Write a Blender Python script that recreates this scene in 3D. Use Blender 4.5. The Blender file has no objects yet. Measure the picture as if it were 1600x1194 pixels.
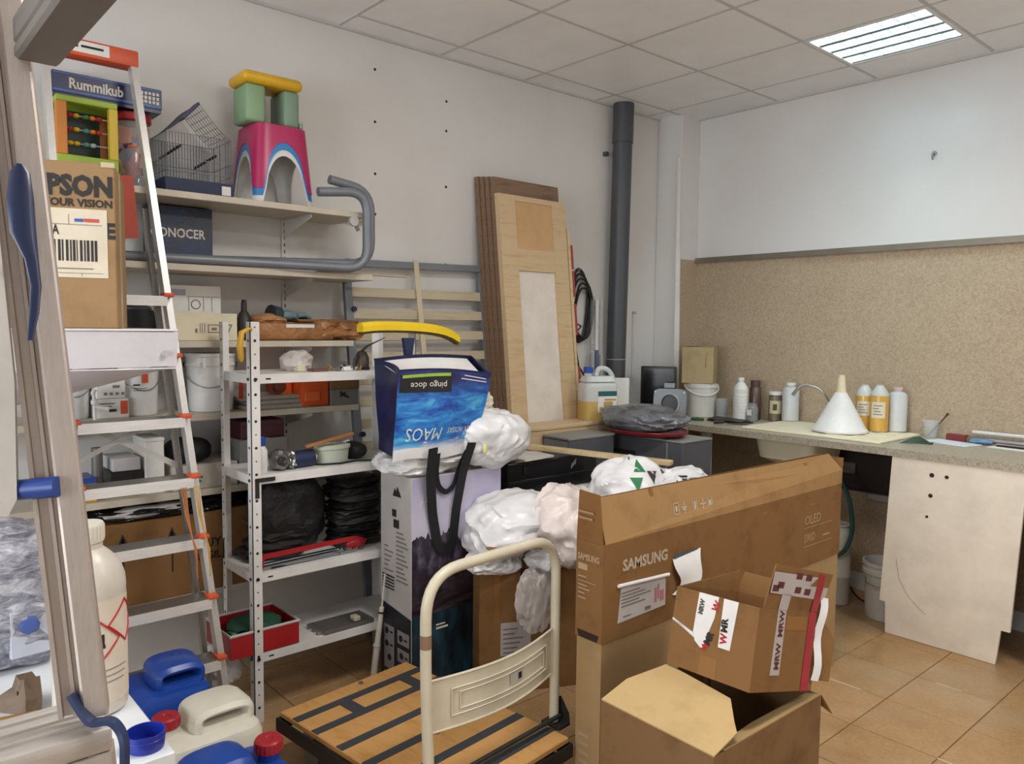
import bpy, bmesh, math, random
from mathutils import Vector, Matrix, Euler, noise
PI = math.pi
scn = bpy.context.scene
COL = scn.collection
random.seed(7)

# ------------------------------------------------------------------ camera, world, lamps, exposure
def vec(*a): return Vector(a)
cam_d = bpy.data.cameras.new('camera'); cam = bpy.data.objects.new('camera', cam_d); COL.objects.link(cam)
yaw, pitch, roll = 0.850599743, 0.0704954482, 0.0106379674
cf = Vector((-math.sin(yaw)*math.cos(pitch), math.cos(yaw)*math.cos(pitch), -math.sin(pitch)))
cr = Vector((math.cos(yaw), math.sin(yaw), 0)); cu = cr.cross(cf)
cr2 = cr*math.cos(roll)+cu*math.sin(roll); cu2 = cu*math.cos(roll)-cr*math.sin(roll)
cam.matrix_world = Matrix(((cr2.x, cu2.x, -cf.x, 3.43208631), (cr2.y, cu2.y, -cf.y, -4.52296638), (cr2.z, cu2.z, -cf.z, 1.52), (0, 0, 0, 1)))
cam_d.sensor_width = 36; cam_d.lens = 1212.506/1600*36; cam_d.clip_start = 0.02
scn.camera = cam
world = bpy.data.worlds.new('world'); scn.world = world; world.use_nodes = True
world.node_tree.nodes['Background'].inputs[0].default_value = (0.5, 0.55, 0.6, 1)
world.node_tree.nodes['Background'].inputs[1].default_value = 0.05
scn.view_settings.view_transform = 'Standard'
try: scn.view_settings.look = 'None'
except Exception: pass
scn.view_settings.exposure = 0.12
scn.view_settings.gamma = 1.0
scn.view_settings.use_curve_mapping = False
TUBE_POWER = 70.0
def lamp(name, loc, power, col, size=0.55, spread=150):
    l = bpy.data.lights.new(name, 'AREA'); l.energy = power; l.color = col; l.shape = 'SQUARE'; l.size = size
    l.spread = math.radians(spread)
    o = bpy.data.objects.new(name, l); o.location = loc; COL.objects.link(o); return o
lamp('ceiling_lamp', (2.29, -3.05, 2.93), 28, (1.0, 0.96, 0.92), spread=180)
lamp('ceiling_lamp', (4.1, -1.75, 2.93), 38, (0.98, 0.98, 1.0), spread=180)
dl = lamp('added_daylight', (2.4, -7.35, 1.75), 168, (0.93, 0.98, 1.03), spread=180)  # added fill lamp behind the camera, lifts the walls and ceiling
dl.data.shape = 'RECTANGLE'; dl.data.size = 3.0; dl.data.size_y = 2.0; dl.rotation_euler = (PI/2, 0, 0)

# ------------------------------------------------------------------ materials
def srgb(h):
    h = h.lstrip('#'); c = [int(h[i:i+2], 16)/255 for i in (0, 2, 4)]
    return tuple((x/12.92 if x <= .04045 else ((x+.055)/1.055)**2.4) for x in c)+(1.0,)
MATS = {}
class NT:
    def __init__(s, name):
        s.m = bpy.data.materials.new(name); s.m.use_nodes = True; s.t = s.m.node_tree
        s.b = s.t.nodes['Principled BSDF']
    def n(s, typ, **kw):
        nd = s.t.nodes.new(typ)
        for k, v in kw.items():
            if k.startswith('i_'): nd.inputs[k[2:].replace('_', ' ')].default_value = v
            else: setattr(nd, k, v)
        return nd
    def l(s, a, b): s.t.links.new(a, b)
    def co(s, scale=(1, 1, 1), kind='Object', rot=(0, 0, 0), loc=(0, 0, 0)):
        c = s.n('ShaderNodeTexCoord'); m = s.n('ShaderNodeMapping')
        m.inputs['Scale'].default_value = scale; m.inputs['Rotation'].default_value = rot; m.inputs['Location'].default_value = loc
        s.l(c.outputs[kind], m.inputs[0]); return m.outputs[0]
    def noise(s, co, scale, detail=4, rough=.55, dist=0):
        x = s.n('ShaderNodeTexNoise'); x.inputs['Scale'].default_value = scale; x.inputs['Detail'].default_value = detail
        x.inputs['Roughness'].default_value = rough; x.inputs['Distortion'].default_value = dist; s.l(co, x.inputs['Vector']); return x.outputs[0]
    def ramp(s, v, stops, interp='LINEAR'):
        r = s.n('ShaderNodeValToRGB'); e = r.color_ramp.elements; r.color_ramp.interpolation = interp
        while len(e) < len(stops): e.new(.5)
        for k, (p, c) in enumerate(stops): e[k].position = p; e[k].color = srgb(c) if isinstance(c, str) else c
        s.l(v, r.inputs[0]); return r.outputs[0]
    def mix(s, f, a, b, mode='MIX'):
        m = s.n('ShaderNodeMix', data_type='RGBA', blend_type=mode)
        for sock, v in ((m.inputs[0], f), (m.inputs[6], a), (m.inputs[7], b)):
            if hasattr(v, 'is_linked'): s.l(v, sock)
            elif isinstance(v, str): sock.default_value = srgb(v)
            else: sock.default_value = v
        return m.outputs[2]
    def math(s, op, a, b=None, c=None):
        m = s.n('ShaderNodeMath', operation=op)
        for i, v in enumerate((a, b, c)):
            if v is None: continue
            if hasattr(v, 'is_linked'): s.l(v, m.inputs[i])
            else: m.inputs[i].default_value = v
        return m.outputs[0]
    def sep(s, co):
        x = s.n('ShaderNodeSeparateXYZ'); s.l(co, x.inputs[0]); return x.outputs
    def bump(s, h, strength=.3, dist=.002):
        b = s.n('ShaderNodeBump'); b.inputs['Strength'].default_value = strength; b.inputs['Distance'].default_value = dist
        s.l(h, b.inputs['Height']); s.l(b.outputs[0], s.b.inputs['Normal'])
    def set(s, **kw):
        for k, v in kw.items():
            k = {'col': 'Base Color', 'rough': 'Roughness', 'metal': 'Metallic', 'trans': 'Transmission Weight', 'alpha': 'Alpha', 'ior': 'IOR',
                 'sss': 'Subsurface Weight', 'coat': 'Coat Weight', 'emis': 'Emission Strength', 'emc': 'Emission Color', 'spec': 'Specular IOR Level'}[k]
            if hasattr(v, 'is_linked'): s.l(v, s.b.inputs[k])
            elif isinstance(v, str): s.b.inputs[k].default_value = srgb(v)
            else: s.b.inputs[k].default_value = v
        return s.m
def mk(name, col, rough=.5, metal=0, var=.06, vs=6, bump=0, bs=80, bd=.001, **kw):
    """plain painted / plastic / metal surface with a slight procedural unevenness"""
    if name in MATS: return MATS[name]
    t = NT(name); co = t.co()
    c = srgb(col)
    d = tuple(max(0, x*(1-var*2.2)) for x in c[:3])+(1,); u = tuple(min(1, x*(1+var)) for x in c[:3])+(1,)
    n1 = t.noise(co, vs, 5, .6)
    t.set(col=t.ramp(n1, [(.3, d), (.55, c), (.75, u)]), metal=metal)
    t.set(rough=t.math('MULTIPLY_ADD', n1, .2, rough-.1))
    if bump: t.bump(t.noise(co, bs, 3), bump, bd)
    t.set(**kw); MATS[name] = t.m; return t.m

def cardboard(name, col, dark, sx=1.0):
    t = NT(name); co = t.co()
    n1 = t.noise(co, 7, 6, .65); n2 = t.noise(t.co(scale=(260, 260, 9)), 1, 2)
    c = t.ramp(n1, [(.25, dark), (.5, col), (.8, col)])
    t.set(col=t.mix(.10, c, t.ramp(n2, [(.35, dark), (.65, col)]), 'MULTIPLY'), rough=.72, spec=.25)
    t.bump(n2, .12, .0008); MATS[name] = t.m; return t.m
def wood(name, a, b, scale=(14, 1.2, 14), rough=.5):
    t = NT(name); co = t.co(scale=scale)
    n1 = t.noise(co, 3.2, 6, .6, .6); n2 = t.noise(t.co(scale=tuple(x*6 for x in scale)), 3, 3)
    c = t.ramp(n1, [(.3, b), (.5, a), (.72, a)])
    t.set(col=t.mix(.22, c, t.ramp(n2, [(.3, b), (.7, a)]), 'MULTIPLY'), rough=rough); t.bump(n1, .08, .001)
    MATS[name] = t.m; return t.m
def brushed(name, col, rough=.35, scale=(3, 3, 90), metal=.85):
    t = NT(name); n1 = t.noise(t.co(scale=scale), 4, 4, .7); n2 = t.noise(t.co(), 5, 5)
    c = srgb(col); d = tuple(x*.75 for x in c[:3])+(1,)
    t.set(col=t.mix(.35, t.ramp(n1, [(.3, d), (.7, c)]), t.ramp(n2, [(.3, d), (.6, c)])), metal=metal, rough=t.math('MULTIPLY_ADD', n1, .25, rough-.1))
    t.bump(n1, .05, .0005); MATS[name] = t.m; return t.m
def film(name, col, alpha, rough=.25, bs=18, trans=0, spec=.5):
    """thin translucent plastic"""
    t = NT(name); co = t.co(); n1 = t.noise(co, bs, 4, .6)
    t.set(col=col, rough=rough, alpha=t.math('MULTIPLY_ADD', n1, .35, alpha-.17), spec=spec, trans=trans); t.bump(n1, .25, .004)
    MATS[name] = t.m; return t.m

def bagmat(name, col, rough=.32):
    t = NT(name); co = t.co(); n1 = t.noise(t.co(scale=(1, 1, .45)), 13, 5, .6, 1.2); n2 = t.noise(t.co(scale=(1.6, .6, 1.5)), 8, 3, .5, .8)
    c = srgb(col); d = tuple(x*.86 for x in c[:3])+(1,)
    t.set(col=t.ramp(n2, [(.35, d), (.55, c)]), rough=rough, spec=.5, trans=.0); t.bump(t.math('ADD', n1, t.math('MULTIPLY', n2, 1.2)), .28, .010); MATS[name] = t.m; return t.m
# setting
def make_setting_mats():
    t = NT('wall_paint'); co = t.co(); n1 = t.noise(co, 1.3, 5); n2 = t.noise(co, 160, 2)
    t.set(col=t.ramp(n1, [(.3, '#d9d6d2'), (.6, '#e0dedb')]), rough=.85, spec=.3); t.bump(n2, .06, .001); MATS['wall'] = t.m
    t = NT('ceiling_tile'); co = t.co(); n1 = t.noise(co, 3.2, 3); n2 = t.noise(co, 300, 2)
    t.set(col=t.ramp(n1, [(.3, '#ebeaea'), (.65, '#f3f2f2')]), rough=.42, spec=.4); t.bump(n1, .25, .02); MATS['ceil'] = t.m
    t = NT('terracotta_tile'); co = t.co(); oi = t.n('ShaderNodeObjectInfo')
    ge = t.n('ShaderNodeNewGeometry'); mp = t.n('ShaderNodeMapping'); t.l(ge.outputs['Position'], mp.inputs[0]); wco = mp.outputs[0]
    n1 = t.noise(wco, 5.5, 6, .65); n2 = t.noise(wco, 60, 4, .7); n3 = t.noise(wco, 1.7, 4, .6)
    c = t.ramp(n1, [(.25, '#97703f'), (.5, '#ac8658'), (.72, '#b8966c')])
    c = t.mix(.25, c, t.ramp(n2, [(.35, '#845f36'), (.6, '#bd9a70')]))
    c = t.mix(t.math('MULTIPLY', t.ramp(n3, [(.42, (0, 0, 0, 1)), (.7, (1, 1, 1, 1))]), .45), c, '#b3a38c')
    hs = t.n('ShaderNodeHueSaturation'); t.l(c, hs.inputs['Color']); t.l(t.math('MULTIPLY_ADD', oi.outputs['Random'], .10, .95), hs.inputs['Value'])
    t.set(col=hs.outputs[0], rough=t.math('MULTIPLY_ADD', n1, .3, .22), spec=.45); t.bump(n2, .08, .001); MATS['tile'] = t.m
    MATS['grout'] = mk('grout', '#8d7a64', .9)
    t = NT('chipboard'); co = t.co(); n1 = t.noise(co, 95, 4, .7, .3); n2 = t.noise(co, 220, 3, .7); n3 = t.noise(co, 2.5, 3)
    c = t.ramp(n1, [(.3, '#95826c'), (.48, '#b6a289'), (.62, '#c6b59b'), (.75, '#d0c1aa')])
    c = t.mix(.35, c, t.ramp(n2, [(.3, '#786450'), (.6, '#bcaa90')]), 'MIX')
    t.set(col=t.mix(.12, c, t.ramp(n3, [(.3, '#8f7c66'), (.7, '#c6b69e')])), rough=.75, spec=.25); t.bump(n1, .1, .0008); MATS['chip'] = t.m
    t = NT('speckled_laminate'); co = t.co(); n1 = t.noise(co, 190, 3, .8); n2 = t.noise(co, 60, 3)
    c = t.ramp(n1, [(.36, '#6a6353'), (.46, '#a39a86'), (.6, '#b9b19e'), (.72, '#d6d0c2')])
    t.set(col=t.mix(.3, c, t.ramp(n2, [(.4, '#8f8672'), (.6, '#bdb5a2')])), rough=.4); MATS['lam'] = t.m
make_setting_mats()
MATS['wallw'] = MATS['wall']
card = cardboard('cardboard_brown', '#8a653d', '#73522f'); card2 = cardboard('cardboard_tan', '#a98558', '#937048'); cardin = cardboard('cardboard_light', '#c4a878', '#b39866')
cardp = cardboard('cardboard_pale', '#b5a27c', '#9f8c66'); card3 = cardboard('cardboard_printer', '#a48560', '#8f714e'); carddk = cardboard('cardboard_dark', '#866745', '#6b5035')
pine = wood('pine', '#d8c09b', '#c6a87c'); pinel = wood('pine_light', '#d8c39b', '#c5aa7c'); slatw = wood('slat_wood', '#cbbfa6', '#b8a98c'); oakdk = wood('brown_wood', '#8f735c', '#725844')
deckw = wood('deck_ply', '#d4a566', '#c4924f', scale=(3, 10, 10)); oldw = wood('old_wood', '#7d6650', '#5b4837', scale=(10, 10, 2))
alu = brushed('aluminium', '#b4b1ad', .36, scale=(60, 4, 60)); alur = brushed('aluminium_rail', '#c9bcb2', .42, scale=(70, 70, 1.5), metal=.55); alus = brushed('aluminium_step', '#d2cbc3', .45, scale=(40, 3, 40), metal=.3); alun = brushed('aluminium_lit', '#eceae6', .35, scale=(40, 3, 40), metal=.25); alul = brushed('aluminium_ladder', '#cfccc8', .36, scale=(70, 70, 1.5), metal=.6); chrome = mk('chrome', '#d0d2d4', .14, 1, var=.02)
steelg = mk('steel_grey_paint', '#7b8087', .4, .2); zinc = mk('zinc', '#9a9da0', .4, .8)
white_m = mk('white_enamel', '#dcdad6', .38, bump=0); white_p = mk('white_plastic', '#e6e5e2', .35); cream_p = mk('cream_plastic', '#ded6c4', .4); cream_l = mk('cream_laminate', '#efe6d6', .45)
white_t = mk('white_table_laminate', '#e4e7ea', .3); boardm = mk('shelf_board_laminate', '#c9bfad', .5); greyp = mk('grey_pipe', '#4a4d52', .42); greylt = mk('light_grey', '#b9b8b6', .5)
black_p = mk('black_plastic', '#17181b', .38); black_m = mk('black_matte', '#141416', .7); ink = mk('black_ink', '#22201f', .7, var=0); inkg = mk('grey_ink', '#77736e', .7, var=0); inkw = mk('white_ink', '#d8d2c8', .6, var=0); inkt = mk('tan_ink', '#cbb594', .7, var=0)
red_p = mk('red_plastic', '#a11f25', .35); redt = mk('red_tape', '#a4283a', .35); orange_p = mk('orange_plastic', '#d8552a', .4); orangeb = mk('orange_case', '#d2541c', .42); blue_p = mk('blue_plastic', '#1e48a0', .3, sss=.0); navy_p = mk('navy_plastic', '#25345a', .4); navy_d = mk('navy_dark', '#1f2a4a', .5)
yellow_p = mk('yellow_plastic', '#d9a91d', .4); yellow_f = mk('yellow_foam', '#e5c21c', .55); green_t = mk('sage_plastic', '#82a07a', .45); lime = mk('lime_wood', '#9db63a', .5); green_d = mk('green_plastic', '#1f5a36', .4); green_h = mk('green_hose', '#1d4744', .4)
magenta = mk('magenta_plastic', '#b02a5c', .32); blue_s = mk('sky_blue_plastic', '#2f7fc0', .35); stoolw = mk('stool_white', '#d7d6d2', .4); beige_m = mk('beige_enamel', '#cfc7b0', .35); grip = mk('rubber_grip', '#3a3c3f', .85, bump=.3, bs=300)
paper = mk('paper', '#e2e0db', .75); paperc = mk('paper_cream', '#ddd3b8', .75); tapew = mk('white_tape', '#e6e4e2', .35); tapebr = mk('brown_tape', '#94683a', .3); dgrey = mk('dark_grey_carton', '#55565b', .55); dgreyt = mk('grey_carton_lid', '#8d8a84', .6)
bag_w = bagmat('white_bag', '#e2e1e1'); bag_g = mk('grey_bag', '#6b6c70', .22, var=.3, vs=9, bump=.9, bs=18, bd=.014)
hdpe = mk('hdpe_white', '#d3ccc0', .35); hdpe_t = film('hdpe_clear', '#dfe2e0', .72, .3, 3); orange_l = mk('amber_liquid', '#cfa24a', .25, var=.04); straw_l = mk('straw_liquid', '#c3a55f', .3, var=.04)
clear = film('clear_plastic', '#d8dcde', .28, .12, 6); glassm = film('glass_clear', '#cdd4d4', .30, .06, 4); bagt = film('translucent_bag', '#dcd5cf', .62, .22, 14)
# ------------------------------------------------------------------ mesh helpers
def rotm(r): return Euler(r, 'XYZ').to_matrix()
class B:
    def __init__(s): s.bm = bmesh.new()
    def add(s, verts, faces):
        vs = [s.bm.verts.new(v) for v in verts]
        for f in faces:
            try: s.bm.faces.new([vs[i] for i in f])
            except ValueError: pass
        return vs
    def box(s, a, b, bev=0, seg=1, rot=None, piv=None):
        """axis box between corners a and b, optional bevel; optional rotation about piv"""
        t = bmesh.new(); r = bmesh.ops.create_cube(t, size=1)
        c = [(a[i]+b[i])/2 for i in range(3)]; d = [abs(b[i]-a[i]) for i in range(3)]
        for v in t.verts: v.co = Vector((v.co.x*d[0]+c[0], v.co.y*d[1]+c[1], v.co.z*d[2]+c[2]))
        if bev: bmesh.ops.bevel(t, geom=list(t.edges), offset=min(bev, min(d)*.45), segments=seg, affect='EDGES', profile=.5)
        if rot is not None:
            m = rotm(rot); p = Vector(piv if piv is not None else c)
            for v in t.verts: v.co = p+m@(v.co-p)
        s.merge(t); return s
    def merge(s, t):
        me = bpy.data.meshes.new('tmp'); t.to_mesh(me); t.free(); s.bm.from_mesh(me); bpy.data.meshes.remove(me)
    def loft(s, rings, cap=True, close=True, loop=False):
        vs = [[s.bm.verts.new(p) for p in r] for r in rings]; n = len(rings[0]); m = len(vs)
        for i in range(m if loop else m-1):
            A, C = vs[i], vs[(i+1) % m]
            for j in range(n if close else n-1):
                try: s.bm.faces.new((A[j], A[(j+1) % n], C[(j+1) % n], C[j]))
                except ValueError: pass
        if cap and close and not loop:
            s.bm.faces.new(vs[0][::-1]); s.bm.faces.new(vs[-1])
        return s
    def tube(s, pts, r, n=8, loop=False, up=None, sec=None):
        pts = [Vector(p) for p in pts]; rings = []; m = len(pts); prev = None
        for i, p in enumerate(pts):
            if loop: d = (pts[(i+1) % m]-pts[i-1]).normalized()
            else: d = (pts[min(i+1, m-1)]-pts[max(i-1, 0)]).normalized()
            if prev is None:
                h = Vector(up) if up else (Vector((0, 0, 1)) if abs(d.z) < .9 else Vector((1, 0, 0)))
                a = d.cross(h).normalized()
            else: a = (prev-d*prev.dot(d)).normalized()
            prev = a; b = d.cross(a); rr = r[i] if isinstance(r, (list, tuple)) else r
            if sec: rings.append([p+a*u*rr+b*v*rr for u, v in sec])
            else: rings.append([p+a*math.cos(k*2*PI/n)*rr+b*math.sin(k*2*PI/n)*rr for k in range(n)])
        return s.loft(rings, loop=loop)
    def cyl(s, p0, p1, r0, r1=None, n=16): return s.tube([p0, p1], [r0, r0 if r1 is None else r1], n)
    def lathe(s, prof, n=24, o=(0, 0, 0), sx=1, sy=1, cap=True):
        o = Vector(o)
        return s.loft([[o+Vector((max(r, 1e-4)*math.cos(k*2*PI/n)*sx, max(r, 1e-4)*math.sin(k*2*PI/n)*sy, z)) for k in range(n)] for r, z in prof], cap=cap)
    def prism(s, poly, off):
        """polygon (3-D points) pushed along vector off"""
        off = Vector(off); P = [Vector(p) for p in poly]; n = len(P)
        a = [s.bm.verts.new(p) for p in P]; b = [s.bm.verts.new(p+off) for p in P]
        s.bm.faces.new(a[::-1]); s.bm.faces.new(b)
        for i in range(n): s.bm.faces.new((a[i], a[(i+1) % n], b[(i+1) % n], b[i]))
        return s
    def grid(s, f, nu, nv, thick=None):
        """sheet: f(u,v) for u,v in 0..1"""
        V = [[s.bm.verts.new(f(i/nu, j/nv)) for j in range(nv+1)] for i in range(nu+1)]
        for i in range(nu):
            for j in range(nv): s.bm.faces.new((V[i][j], V[i+1][j], V[i+1][j+1], V[i][j+1]))
        if thick:
            s.bm.normal_update(); bmesh.ops.solidify(s.bm, geom=list(s.bm.faces), thickness=thick)
        return s
    def rbox(s, c, size, r=.03, n=6, taper=1, zr=None):
        """rounded upright block: rounded-rectangle rings, soft top and bottom"""
        zr = zr if zr is not None else r; x, y, h = size
        def ring(sc, z, ins):
            R = []
            for (sxn, syn, a0) in ((1, 1, 0), (-1, 1, 90), (-1, -1, 180), (1, -1, 270)):
                for k in range(n+1):
                    a = math.radians(a0+90*k/n)
                    R.append(Vector((c[0]+sxn*(x/2*sc-r)+math.cos(a)*(r-ins), c[1]+syn*(y/2*sc-r)+math.sin(a)*(r-ins), c[2]+z)))
            return R
        rings = []
        for k in range(4):
            a = k/3*PI/2; rings.append(ring(1, zr*(1-math.sin(a)), min(zr, r*.95)*(1-math.cos(a)) if True else 0))
        rings = [ring(1, zr*(1-math.sin(k/3*PI/2)), min(zr, r*.95)*(1-math.sin(k/3*PI/2))) for k in range(4)]
        rings += [ring(taper, h-zr*(1-math.cos(k/3*PI/2)) if False else h-zr+zr*math.sin(k/3*PI/2), min(zr, r*.95)*(1-math.cos(k/3*PI/2))) for k in range(4)]
        return s.loft(rings)
    def blob(s, c, rad, seed=1, amp=.15, freq=2.5, sub=4, power=2.4, ridge=.6, floor=None, soft=False):
        t = bmesh.new(); bmesh.ops.create_icosphere(t, subdivisions=sub, radius=1); o = Vector((seed*7.31, seed*3.17, seed*5.71))
        for v in t.verts:
            d = v.co.normalized()
            k = (abs(d.x)**power+abs(d.y)**power+abs(d.z)**power)**(-1/power)
            q = d*freq+o
            a = noise.fractal(q, .9, 2.1, 4)*.7
            rg = 1-abs(noise.noise(q*1.9+Vector((3, 1, 2))))*2.4
            rg2 = 1-abs(noise.noise(Vector((q.x*.8+q.y*1.7, q.y*.6-q.z*1.9, q.z+q.x))*2.2))*2.6
            f = k*(1+amp*a+amp*ridge*(.6*rg+.5*rg2)*.5)
            if soft:
                q2 = q*.75+noise.noise_vector(q*.7)*.55
                r1 = 1-abs(noise.noise(Vector((q2.x*1.3, q2.y*1.3, q2.z*.8))))*2.2; r2 = 1-abs(noise.noise(Vector((q2.x*.9+q2.z*1.6, q2.y*2.4, q2.z*1.1))*1.3))*2.4
                r3 = 1-abs(noise.noise(Vector((q2.x*3.1, q2.y*1.1+q2.z*2.6, q2.z*1.4))))*2.4; f = k*(1+amp*1.1*noise.noise(q*.6)+amp*.55*r1+amp*.22*r2+amp*.07*r3)
            p = Vector((d.x*rad[0]*f+c[0], d.y*rad[1]*f+c[1], d.z*rad[2]*f+c[2]))
            if floor is not None and p.z < floor: p.z = floor+(p.z-floor)*.05
            v.co = p
        s.merge(t); return s
def inv_of(parent):
    m = Matrix.Identity(4); o = parent
    while o is not None: m = o.matrix_basis @ m; o = o.parent
    return m.inverted()
def link_mesh(name, bm, mat, smooth):
    bmesh.ops.recalc_face_normals(bm, faces=list(bm.faces))
    if smooth:
        for f in bm.faces: f.smooth = True
        for e in bm.edges:
            if len(e.link_faces) == 2 and e.calc_face_angle(0) > smooth: e.smooth = False
    me = bpy.data.meshes.new(name); bm.to_mesh(me); bm.free(); me.materials.append(mat)
    o = bpy.data.objects.new(name, me); COL.objects.link(o); return o
def props(o, label=None, cat=None, group=None, kind=None):
    if label: o['label'] = label
    if cat: o['category'] = cat
    if group: o['group'] = group
    if kind: o['kind'] = kind
    return o
def part(name, b, mat, parent, w=True, smooth=.6, label=None, kind=None):
    """one mesh under its thing; w: vertices given in room coordinates"""
    if w: b.bm.transform(inv_of(parent))
    o = link_mesh(name, b.bm, mat, smooth); o.parent = parent
    return props(o, label, kind=kind)
def single(name, b, mat, label, cat, group=None, kind=None, smooth=.6, base=True):
    """a thing that is one mesh; its origin goes to its base"""
    if base:
        xs = [v.co for v in b.bm.verts]; o3 = Vector(((min(v.x for v in xs)+max(v.x for v in xs))/2, (min(v.y for v in xs)+max(v.y for v in xs))/2, min(v.z for v in xs)))
        b.bm.transform(Matrix.Translation(-o3))
    o = link_mesh(name, b.bm, mat, smooth)
    if base: o.location = o3
    return props(o, label, cat, group, kind)
def thing(name, label, cat, loc=(0, 0, 0), rot=(0, 0, 0), group=None):
    o = bpy.data.objects.new(name, None); o.empty_display_size = .05; COL.objects.link(o)
    o.location = loc; o.rotation_euler = rot
    return props(o, label, cat, group)
def struct(name, b, mat, parent=None, smooth=.6):
    o = link_mesh(name, b.bm, mat, smooth)
    if parent: o.parent = parent
    else: o['kind'] = 'structure'
    return o
def copy_tree(o, parent=None, label=None):
    c = o.copy(); COL.objects.link(c)
    if parent: c.parent = parent
    if label: c['label'] = label
    for ch in [x for x in bpy.data.objects if x.parent == o]: copy_tree(ch, c)
    return c
def rp(poly, step=4, rad=.02):
    """round the corners of a planar open/closed path of 3-D points"""
    P = [Vector(p) for p in poly]; out = [P[0]]
    for i in range(1, len(P)-1):
        a, b, c = P[i-1], P[i], P[i+1]; r = min(rad, (a-b).length*.48, (c-b).length*.48)
        p0 = b+(a-b).normalized()*r; p1 = b+(c-b).normalized()*r
        for k in range(step+1):
            t = k/step; out.append(p0*(1-t)**2+b*2*t*(1-t)+p1*t*t)
    out.append(P[-1]); return out
def text(parent, s, size, mat, o, right, up, name='lettering', bold=0, sx=1.0, w=True, align='LEFT', lift=.0008, kind=None, curve=None):
    """flat print: text laid on a surface; o = baseline origin"""
    cu_ = bpy.data.curves.new('print', 'FONT'); cu_.body = s; cu_.size = size; cu_.offset = bold; cu_.align_x = align; cu_.resolution_u = 2
    ob = bpy.data.objects.new('print', cu_); me = bpy.data.meshes.new_from_object(ob)
    bpy.data.objects.remove(ob); bpy.data.curves.remove(cu_)
    R = Vector(right).normalized(); U = Vector(up).normalized(); N = R.cross(U); o = Vector(o)
    bm = bmesh.new(); bm.from_mesh(me); bpy.data.meshes.remove(me)
    for v in bm.verts:
        x, y = v.co.x*sx, v.co.y
        if curve: v.co = Vector(curve(x, y))
        else: v.co = o+R*x+U*y+N*lift
    if w: bm.transform(inv_of(parent))
    for f in bm.faces: f.smooth = False
    me = bpy.data.meshes.new(name); bm.to_mesh(me); bm.free(); me.materials.append(mat)
    ob = bpy.data.objects.new(name, me); COL.objects.link(ob); ob.parent = parent
    return props(ob, kind=kind)
def patch(o, right, up, rects, lift=.0008, thick=.0006):
    """flat printed rectangles (x0,y0,x1,y1) on a surface, joined"""
    R = Vector(right).normalized(); U = Vector(up).normalized(); N = R.cross(U); o = Vector(o); b = B()
    for x0, y0, x1, y1 in rects:
        P = [o+R*x+U*y+N*lift for x, y in ((x0, y0), (x1, y0), (x1, y1), (x0, y1))]; b.prism(P, N*thick)
    return b
def quad(P, N, thick=.0006):
    return B().prism(P, Vector(N)*thick)

# ------------------------------------------------------------------ the room
struct('floor', B().box((-.1, -7, -.08), (5.3, .1, -.006)), MATS['grout'])
floor = bpy.data.objects['floor']
tb = B().box((-.156, -.156, -.012), (.156, .156, 0), .0015); tile0 = None
xs = [2.12-.316*k for k in range(6, -7, -1)]
tile_mesh = link_mesh('floor_tile', tb.bm, MATS['tile'], None); first = True
for i in range(-7, 7):
    for j in range(-12, 5):
        x0, x1 = 2.12+.316*i, 2.12+.316*(i+1); y0, y1 = -1.29+.316*j, -1.29+.316*(j+1)
        x0c, y1c = max(x0, .002), min(y1, -.002)
        if x1-x0c < .02 or y1c-y0 < .02: continue
        o = tile_mesh if first else tile_mesh.copy()
        if not first: COL.objects.link(o)
        first = False; o.parent = floor
        o.location = ((x0c+x1)/2, (y0+y1c)/2, 0); o.scale = ((x1-x0c)/.316, (y1c-y0)/.316, 1)
for a, c in (((1.882, -1.297), (2.018, -1.288)), ((2.435, -1.613), (2.49, -1.606)), ((2.20, -.98), (2.30, -.972))): part('grout_line', B().box((a[0], a[1], .0003), (c[0], c[1], .0012)), mk('grout_pale', '#c9b9a4', .8), floor)
struct('wall_left', B().box((-.12, -7, 0), (0, .12, 3.12)), MATS['wall'])
struct('wall_back', B().box((0, 0, 0), (5.3, .12, 3.12)), MATS['wall'])
struct('wall_right', B().box((5.2, -7, 0), (5.32, 0, 3.12)), MATS['wall'])
struct('wall_front', B().box((0, -7.12, 0), (.9, -7, 3.12)).box((3.9, -7.12, 0), (5.2, -7, 3.12)).box((.9, -7.12, 2.55), (3.9, -7, 3.12)).box((.9, -7.12, 0), (3.9, -7, .55)), MATS['wall'])
wf = struct('added_window', B().box((.9, -7.1, .55), (.96, -7.02, 2.55)).box((3.84, -7.1, .55), (3.9, -7.02, 2.55)).box((.96, -7.1, 2.49), (3.84, -7.02, 2.55)).box((.96, -7.1, .55), (3.84, -7.02, .61)).box((2.37, -7.1, .61), (2.43, -7.02, 2.49)), white_m)  # unseen window, added as an outlet for the fill lamp outside
for x in (.96, 2.43): part('pane', B().box((x, -7.065, .61), (x+1.41, -7.06, 2.49)), mk('added_window_glass', '#dfe6e8', .05, alpha=.1), wf)
struct('wall_corner', B().box((0, -.2, 0), (.2, 0, 3.12), .004), MATS['wall'])
struct('ceiling', B().box((0, -7, 3.1), (5.2, 0, 3.18)).box((3.185, -7, 2.95), (5.2, 0, 2.965)).box((0, -7, 2.95), (3.185, -2.645, 2.965)), MATS['ceil'])
ceil = bpy.data.objects['ceiling']
CX = [0, .18, .785, 1.395, 1.985, 2.585, 3.185]; CY = [0, -.325, -.85, -1.445, -2.045, -2.645]
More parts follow.
